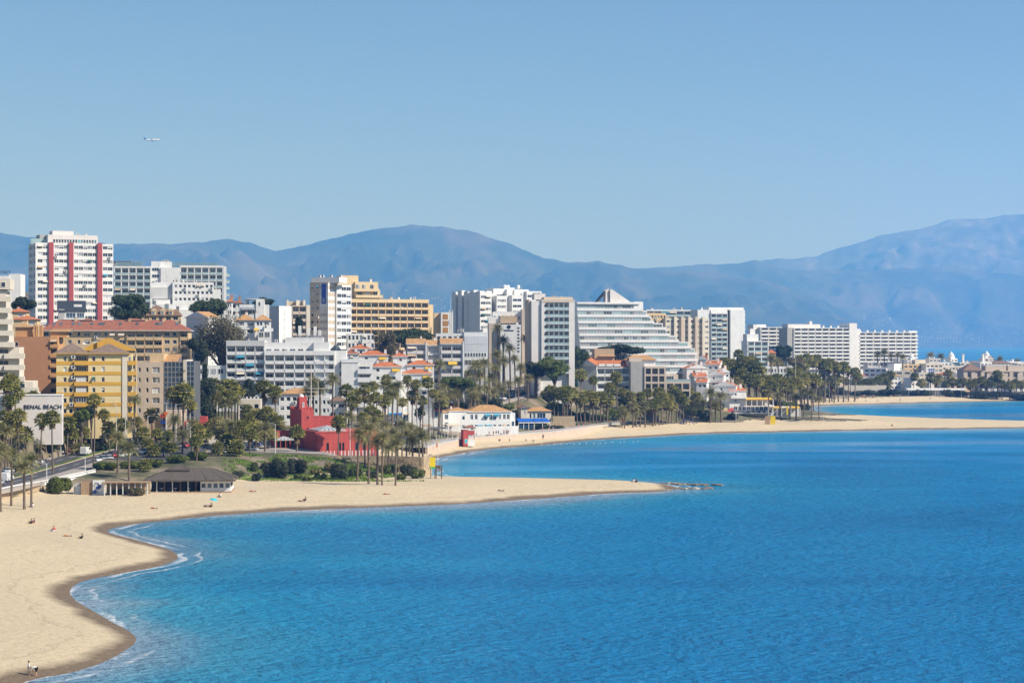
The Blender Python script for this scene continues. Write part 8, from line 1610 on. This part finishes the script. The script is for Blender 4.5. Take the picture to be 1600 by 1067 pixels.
for x in (0, 1.5):
    for y in (0, 0.9): mb = MB(); mb.box(x, x + 0.14, y, y + 0.14, -0.4, 3.2); mb.obj('post', 'wood', t)
mb = MB(); mb.box(0, 1.6, 0, 1, 2.2, 2.35); mb.obj('platform', 'cobalt', t); mb = MB(); mb.hexa([(1.6, 0.2, 2.3), (1.75, 0.2, 2.3), (1.75, 0.8, 2.3), (1.6, 0.8, 2.3), (3.6, 0.2, 0), (3.75, 0.2, 0), (3.75, 0.8, 0), (3.6, 0.8, 0)][0:4][::-1] + [(1.6, 0.2, 2.42), (1.75, 0.2, 2.42), (1.75, 0.8, 2.42), (1.6, 0.8, 2.42)]); mb.tube((1.6, 0.5, 2.3), (3.6, 0.5, 0), 0.12, n=5); mb.obj('ladder', 'cobalt', t)
v = hit(1292, 657); t = thing('goal_net', 'grey beach goal net at the end of the point', 'goal', v)
for x in (-1.6, 1.6): mb = MB(); mb.tube((x, 0, -0.3), (x, 0, 2.3), 0.05, n=5); mb.tube((x, 0, 2.3), (x, 1.4, 0), 0.04, n=4); mb.obj('goal_post', 'metal_white', t)
mb = MB(); mb.tube((-1.6, 0, 2.3), (1.6, 0, 2.3), 0.05, n=5); mb.obj('crossbar', 'metal_white', t)
v = hit(384, 762); t = thing('beach_frame', 'low white frame on the sand below the slope', 'frame', v); mb = MB(); S = v.y / F
for x in (-3.6 * S, 3.4 * S): mb.box(x, x + 0.08, 0, 0.08, -0.2, 0.75)
mb.box(-3.6 * S, 3.4 * S + 0.08, 0, 0.08, 0.75, 0.85); mb.obj('bar', 'metal_white', t)
for i in range(16):
    x, y = sea_pt(848 + i * 10 + cr.uniform(-3, 3), 695.5 - i * 0.35 + cr.uniform(-0.6, 0.6)); mb = MB(); mb.lathe([(0.02, 0.45), (0.28, 0.32), (0.34, 0.05), (0.25, -0.2), (0.02, -0.25)], (0, 0, 0), 8); o = mb.obj('buoy', 'metal_white', None, True, loc=(x, y, 0)); o.scale = (0.6, 0.6, 0.6); tag(o, 'small white buoy, %s from the left of the line in the cove' % ORD[i], 'buoy', 'buoy line in the cove')
# beach people: continuous bodies grown from a skeleton, clothes and hair over them
def skinmesh(joints, edges, rad, name):
    me = bpy.data.meshes.new(name); me.from_pydata([joints[k] for k in rad], [], []); ks = list(rad); me.edges.add(len(edges))
    for e, (a, b) in zip(me.edges, edges): e.vertices = (ks.index(a), ks.index(b))
    me.update(); o = bpy.data.objects.new(name, me); COL.objects.link(o); m_ = o.modifiers.new('s', 'SKIN')
    for i, k in enumerate(ks): v_ = me.skin_vertices[0].data[i]; v_.radius = (rad[k], rad[k]); v_.use_root = (i == 0)
    o.modifiers.new('u', 'SUBSURF').levels = 1; dg = bpy.context.evaluated_depsgraph_get(); out = bpy.data.meshes.new_from_object(o.evaluated_get(dg)); bpy.data.objects.remove(o); out.name = name
    for p_ in out.polygons: p_.use_smooth = True
    return out
for nm, c in (('skin', (0.52, 0.30, 0.20)), ('hair_dark', (0.03, 0.02, 0.015)), ('hair_fair', (0.35, 0.22, 0.09))): mat(nm, c, rough=0.6, var=0.06)
for nm, c in (('cloth_white', (0.75, 0.75, 0.74)), ('cloth_black', (0.02, 0.02, 0.022)), ('cloth_blue', (0.03, 0.06, 0.25)), ('cloth_red', (0.5, 0.04, 0.04)), ('cloth_teal', (0.04, 0.3, 0.3)), ('cloth_orange', (0.7, 0.22, 0.03)), ('cloth_grey', (0.25, 0.25, 0.26)), ('cloth_pink', (0.6, 0.25, 0.25)), ('towel', (0.7, 0.62, 0.5))): mat(nm, c, rough=0.9, var=0.08)
BASE = dict(pelvis=(0, 0, 0.95), chest=(0, 0.0, 1.32), neck=(0, 0, 1.48), head=(0, 0.02, 1.62), crown=(0, 0.02, 1.74), shL=(-0.19, 0, 1.42), elL=(-0.26, 0.0, 1.13), haL=(-0.27, 0.08, 0.88), shR=(0.19, 0, 1.42), elR=(0.26, 0, 1.13), haR=(0.27, 0.08, 0.88), hipL=(-0.1, 0, 0.9), knL=(-0.11, 0.02, 0.5), anL=(-0.11, 0, 0.08), toL=(-0.12, 0.16, 0.03), hipR=(0.1, 0, 0.9), knR=(0.11, 0.02, 0.5), anR=(0.11, 0, 0.08), toR=(0.12, 0.16, 0.03))
RAD = dict(pelvis=0.13, chest=0.14, neck=0.055, head=0.095, crown=0.07, shL=0.06, elL=0.042, haL=0.03, shR=0.06, elR=0.042, haR=0.03, hipL=0.085, knL=0.058, anL=0.042, toL=0.035, hipR=0.085, knR=0.058, anR=0.042, toR=0.035)
EDG = [('pelvis', 'chest'), ('chest', 'neck'), ('neck', 'head'), ('head', 'crown'), ('chest', 'shL'), ('shL', 'elL'), ('elL', 'haL'), ('chest', 'shR'), ('shR', 'elR'), ('elR', 'haR'), ('pelvis', 'hipL'), ('hipL', 'knL'), ('knL', 'anL'), ('anL', 'toL'), ('pelvis', 'hipR'), ('hipR', 'knR'), ('knR', 'anR'), ('anR', 'toR')]
POSES = {'stand': {}, 'walk': dict(knL=(-0.1, 0.22, 0.52), anL=(-0.1, 0.3, 0.09), toL=(-0.1, 0.46, 0.05), knR=(0.1, -0.05, 0.5), anR=(0.1, -0.34, 0.14), toR=(0.1, -0.2, 0.03), elL=(-0.25, -0.12, 1.15), haL=(-0.25, -0.1, 0.92), elR=(0.25, 0.1, 1.15), haR=(0.25, 0.26, 0.98)),
         'bend': dict(chest=(0, 0.32, 1.12), neck=(0, 0.46, 1.05), head=(0, 0.58, 0.98), crown=(0, 0.68, 0.93), shL=(-0.19, 0.40, 1.08), elL=(-0.22, 0.5, 0.80), haL=(-0.2, 0.52, 0.52), shR=(0.19, 0.40, 1.08), elR=(0.2, 0.44, 0.78), haR=(0.18, 0.5, 0.5)),
         'sit': dict(pelvis=(0, 0, 0.14), chest=(0, -0.08, 0.52), neck=(0, -0.06, 0.67), head=(0, -0.02, 0.8), crown=(0, -0.02, 0.92), shL=(-0.19, -0.08, 0.62), elL=(-0.24, 0.08, 0.42), haL=(-0.16, 0.3, 0.42), shR=(0.19, -0.08, 0.62), elR=(0.26, -0.22, 0.36), haR=(0.28, -0.26, 0.06), hipL=(-0.1, 0.05, 0.12), knL=(-0.12, 0.42, 0.45), anL=(-0.12, 0.66, 0.08), toL=(-0.12, 0.82, 0.04), hipR=(0.1, 0.05, 0.12), knR=(0.13, 0.48, 0.16), anR=(0.13, 0.88, 0.06), toR=(0.13, 0.95, 0.16)),
         'lie': dict(pelvis=(0, 0, 0.13), chest=(0, -0.38, 0.16), neck=(0, -0.54, 0.15), head=(0, -0.67, 0.17), crown=(0, -0.79, 0.17), shL=(-0.2, -0.46, 0.13), elL=(-0.34, -0.28, 0.07), haL=(-0.3, -0.04, 0.05), shR=(0.2, -0.46, 0.13), elR=(0.38, -0.6, 0.07), haR=(0.2, -0.76, 0.06), hipL=(-0.1, 0.05, 0.11), knL=(-0.12, 0.42, 0.3), anL=(-0.12, 0.72, 0.06), toL=(-0.12, 0.86, 0.05), hipR=(0.1, 0.05, 0.11), knR=(0.12, 0.48, 0.1), anR=(0.12, 0.9, 0.06), toR=(0.13, 0.96, 0.16))}
_pm = {}
def posed(pose):
    if pose in _pm: return _pm[pose]
    J = dict(BASE); J.update(POSES[pose]); body = skinmesh(J, EDG, RAD, 'body')
    bm = bmesh.new(); bm.from_mesh(body)                # fingers: four and a thumb on each hand
    for s in 'LR':
        h_ = Vector(J['ha' + s]); d = (h_ - Vector(J['el' + s])).normalized(); sd = d.cross(Vector((0, 0.3, 1))).normalized()
        for k in range(5):
            a = h_ + sd * (0.022 * (k - 1.5)) * 0.9 + d * 0.02; L_ = (0.075, 0.09, 0.085, 0.065, 0.05)[k]; dd = d if k < 4 else (d * 0.5 + sd).normalized(); b = a + dd * L_ + Vector((0, 0.012, -0.006)); mbf = MB(); mbf.tube(a, b, 0.010, 0.007, 5); i0 = [bm.verts.new(v_) for v_ in mbf.v]
            for f in mbf.f: bm.faces.new([i0[q_] for q_ in f])
    # nose, brow ridge left to the skin mesh; a nose tip
    hd = Vector(J['head']); up = (Vector(J['crown']) - hd).normalized(); fw = Vector((0, 1, 0)) if abs(up.z) > 0.5 else (Vector((0, 0, 1)) if pose == 'lie' else Vector((0, 0.3, -1)).normalized()); mbf = MB(); mbf.tube(hd + fw * 0.075 + up * 0.03, hd + fw * 0.118 - up * 0.01, 0.012, 0.016, 5); i0 = [bm.verts.new(v_) for v_ in mbf.v]
    for f in mbf.f: bm.faces.new([i0[q_] for q_ in f])
    bm.to_mesh(body); bm.free()
    def sub(ks, es, add): return skinmesh(J, es, {k: RAD[k] + add for k in ks}, 'cloth')
    top = sub(['chest', 'pelvis', 'shL', 'elL', 'shR', 'elR'], [('chest', 'pelvis'), ('chest', 'shL'), ('shL', 'elL'), ('chest', 'shR'), ('shR', 'elR')], 0.022); legs = sub(['pelvis', 'hipL', 'knL', 'hipR', 'knR'], [('pelvis', 'hipL'), ('hipL', 'knL'), ('pelvis', 'hipR'), ('hipR', 'knR')], 0.03)
    mb = MB(); c = hd + up * 0.055 - fw * 0.02; mb.lathe([(0.112, -0.03), (0.118, 0.02), (0.10, 0.08), (0.06, 0.12), (0.01, 0.135)], (0, 0, 0), 10); hair = mb.mesh('hair', ['hair_dark'], True)
    _pm[pose] = (body, top, legs, hair, c, up); return _pm[pose]
def person(pose, x, y, z, rz, label, group, top, legs, hair='hair_dark', s=1.0, towel=None):
    body, tm, lm, hm, c, up = posed(pose); t = thing('person', label, 'person', (x, y, z), rz, group, (s, s, s))
    def put(name, me, m, loc=None, rot=None):
        if not me.materials: me.materials.append(None)
        o = link(name, me, t, loc); o.material_slots[0].link = 'OBJECT'; o.material_slots[0].material = M[m]
        if rot: o.rotation_euler = rot
        return o
    put('body', body, 'skin')
    if top: put('top', tm, top)
    if legs: put('shorts', lm, legs)
    o = put('hair', hm, hair, c); o.rotation_euler = up.to_track_quat('Z', 'Y').to_euler()
    if towel:
        mb = MB(); mb.box(-0.5, 0.5, -1.0, 1.0, 0.0, 0.03); w_ = mb.obj('beach_towel', towel, None, loc=(x, y, z + 0.01)); w_.rotation_euler = (0, 0, rz); tag(w_, 'towel under the ' + label, 'towel', 'beach towels')
def beach(pose, px, py, rz, label, group, top, legs, hair='hair_dark', s=1.0, towel=None):
    v = hit(px, py); person(pose, v.x, v.y, v.z, rz, label, group, top, legs, hair, s, towel)
beach('stand', 45, 1058, -1.2, 'person in white top and pale shorts standing at the wet sand edge', 'people at the water', 'cloth_white', 'towel', s=0.95); beach('bend', 57, 1059, 1.6, 'person in white shirt and dark shorts bending over the wet sand', 'people at the water', 'cloth_white', 'cloth_black', 'hair_fair', 1.05)
SB = [('sit', 49, 818, 1.5, 'person in dark top sitting on sand near the three beach palms', 'cloth_black', 'cloth_black'), ('sit', 53, 817, 1.9, 'person with red shorts sitting beside a companion near the beach palms', 'cloth_blue', 'cloth_red'), ('sit', 51, 793, 1.2, 'person in white top sitting against a beach palm trunk', 'cloth_white', 'cloth_grey'), ('sit', 84, 830, 1.0, 'person sitting on a pale towel in the middle of the near beach', 'cloth_red', 'cloth_white'),
      ('lie', 105, 839, 1.4, 'person lying on a towel on the near beach left of another sunbather', None, 'cloth_orange'), ('sit', 128, 842, 1.7, 'person in black reclining at the tip of the near beach', 'cloth_black', 'cloth_black'), ('lie', 240, 796, 1.5, 'person lying on the sand before the thatched bar', None, 'cloth_red'), ('lie', 322, 792, 1.5, 'person lying beside the turquoise parasol', None, 'cloth_black'), ('sit', 330, 793, 1.2, 'person sitting under the turquoise parasol', 'cloth_black', 'cloth_black'),
      ('sit', 344, 777, 1.0, 'person in pale top sitting near the white end of the thatched bar', 'cloth_white', 'cloth_black'), ('lie', 394, 769, 1.5, 'person on an orange towel below the castle slope', None, 'cloth_red'), ('sit', 477, 783, 1.6, 'person in dark swimwear sitting on the sand of the spit', 'cloth_black', 'cloth_black'), ('lie', 470, 784, 1.5, 'person lying beside a seated companion on the spit', None, 'cloth_black'), ('lie', 603, 774, 1.5, 'person lying on the sand near the slope palms', None, 'cloth_red'), ('lie', 782, 768, 1.4, 'person lying alone in the middle of the spit', None, 'cloth_grey'),
      ('sit', 990, 753.5, 1.0, 'person in white sitting at the end of the spit', 'cloth_white', 'cloth_white'), ('sit', 995, 753.8, 1.4, 'person in black sitting at the end of the spit', 'cloth_black', 'cloth_black'), ('sit', 781, 689, 1.4, 'person in black lounging in the sandy cove', 'cloth_black', 'cloth_black'), ('stand', 796, 691, 0.5, 'person in white standing in the sandy cove', 'cloth_white', 'cloth_black'), ('walk', 822, 691, 1.0, 'person in white shirt and blue shorts walking in the sandy cove', 'cloth_white', 'cloth_blue'), ('sit', 807, 686, 1.0, 'person in brown sitting in the sandy cove', 'cloth_grey', 'cloth_red'),
      ('sit', 816, 684, 1.0, 'person sitting behind the walker in the sandy cove', 'cloth_pink', 'cloth_black'), ('bend', 834, 692, 2.0, 'person in white bending at the water of the cove', 'cloth_white', 'cloth_grey'), ('sit', 839, 684, 1.3, 'person in dark clothes sitting further along the cove', 'cloth_black', 'cloth_red'), ('stand', 849, 686, 0.2, 'person in dark blue standing alone in the cove', 'cloth_blue', 'cloth_black'), ('sit', 1394, 666, 1.2, 'person sitting on a white towel on the far spit', 'cloth_black', 'cloth_black')]
for pose, px, py, rz, lab, a, b in SB: beach(pose, px, py, rz, lab, 'people on the beach', a, b, s=1.08, towel='towel' if pose == 'lie' or 'towel' in lab else None)
pc_ = ['cloth_white', 'cloth_black', 'cloth_blue', 'cloth_red', 'cloth_teal', 'cloth_grey', 'cloth_pink', 'cloth_orange']; cn_ = dict(cloth_white='white', cloth_black='black', cloth_blue='blue', cloth_red='red', cloth_teal='teal', cloth_grey='grey', cloth_pink='pink', cloth_orange='orange')
def crowd(n_, place, group, pts, poses):
    L_ = sorted([(cr.uniform(0, 1)) for _ in range(n_)])
    for i, f in enumerate(L_):
        k = f * (len(pts) - 1); a = int(min(k, len(pts) - 2)); g = k - a; x, y, z = [pts[a][j] + (pts[a + 1][j] - pts[a][j]) * g for j in range(3)]; off = cr.uniform(1.2, 5.0); d = Vector((pts[a + 1][0] - pts[a][0], pts[a + 1][1] - pts[a][1], 0)).normalized(); x -= d.y * off; y += d.x * off; c = cr.choice(pc_); c2 = cr.choice(pc_)
        person(cr.choice(poses), x, y, z - 0.04, cr.uniform(0, 6.28), 'person in %s top and %s legs %s, %s from the left' % (cn_[c], cn_[c2], place, ORD[i]), group, c, c2, cr.choice(['hair_dark', 'hair_dark', 'hair_fair']), 1.05)
crowd(34, 'on the cove promenade', 'people on the promenade', pw[2:], ['stand', 'walk', 'walk'])
fb = [hit(a, b) for a, b in ((1300, 622), (1330, 623), (1370, 624), (1420, 624), (1470, 623), (1530, 622))]
for i in range(34):
    f = cr.uniform(0, 1) ** 1.3; k = f * 5; a = int(min(k, 4)); v = fb[a] + (fb[a + 1] - fb[a]) * (k - a); y = v.y + cr.uniform(-30, 30); x = v.x + cr.uniform(-6, 6); z = gz(x, y)
    if z < 0.4: continue
    c = cr.choice(pc_); c2 = cr.choice(pc_); po = cr.choice(['stand', 'sit', 'walk', 'lie', 'sit']); person(po, x, y, z, cr.uniform(0, 6.28), 'tiny person in %s and %s %s on the distant beach%s' % (cn_[c], cn_[c2], {'stand': 'standing', 'sit': 'sitting', 'walk': 'walking', 'lie': 'lying'}[po], ' nearer the water' if y < v.y else ' nearer the palms'), 'people on the distant beach', c, c2, s=1.15)
for i, (px, d) in enumerate(((98, 545), (104, 548), (109, 551), (78, 530), (115, 556), (62, 523), (154, 578), (153, 576))): 
    x, y = (px - 800) / F * d, d; b = road_z(x, y); c = pc_[(i * 3) % 8]; person('walk' if i % 2 else 'stand', x, y, max(gz(x, y), b[1] + 0.18), i, 'pedestrian in %s on the landward pavement, %s from the left' % (cn_[c], ORD[i]), 'pedestrians by the shore road', c, pc_[(i * 5 + 1) % 8], s=1.05)
# airliner
p = P(237.5, 219, 5000); t = thing('airliner', 'white twin-engine airliner flying in the clear sky', 'airplane', p, R(12)); t.rotation_euler = (0, R(-4), R(12))
mb = MB(); prof = [(-20, 0.15, 1.2), (-17, 0.9, 0.8), (-12, 1.7, 0.3), (-6, 2.0, 0), (10, 2.0, 0), (16, 1.7, -0.1), (19, 0.9, -0.4), (20, 0.2, -0.6)]; n_ = 12
for x, r_, z in prof:
    for k in range(n_): a = 6.283 * k / n_; mb.v.append((x, r_ * math.cos(a), z + r_ * math.sin(a)))
for i in range(len(prof) - 1):
    for k in range(n_): q_ = (k + 1) % n_; mb.f.append((i * n_ + k, i * n_ + q_, (i + 1) * n_ + q_, (i + 1) * n_ + k)); mb.m.append(0)
mb.obj('fuselage', 'metal_white', t, True)
for s in (-1, 1):
    mb = MB(); mb.hexa([(-1, s * 1.5, -0.9), (5, s * 1.5, -0.9), (-3.5, s * 17, 0.6), (-5, s * 17, 0.6), (-1, s * 1.5, -0.4), (5, s * 1.5, -0.4), (-3.5, s * 17, 0.8), (-5, s * 17, 0.8)]); mb.obj('wing', 'metal_white', t); mb = MB(); mb.tube((1, s * 5.5, -1.9), (5, s * 5.5, -1.9), 0.9, 1.1, 10); mb.obj('engine', 'metal_grey', t); mb = MB(); mb.hexa([(-18.5, s * 0.5, 1.2), (-15.5, s * 0.5, 1.2), (-18.2, s * 6, 1.7), (-19.5, s * 6, 1.7), (-18.5, s * 0.5, 1.5), (-15.5, s * 0.5, 1.5), (-18.2, s * 6, 1.85), (-19.5, s * 6, 1.85)]); mb.obj('tailplane', 'metal_white', t)
mb = MB(); mb.hexa([(-18.5, -0.2, 1.6), (-13.5, -0.2, 1.6), (-13.5, 0.2, 1.6), (-18.5, 0.2, 1.6), (-20, -0.12, 7.2), (-17.8, -0.12, 7.2), (-17.8, 0.12, 7.2), (-20, 0.12, 7.2)]); mb.obj('tail_fin', 'cobalt', t)
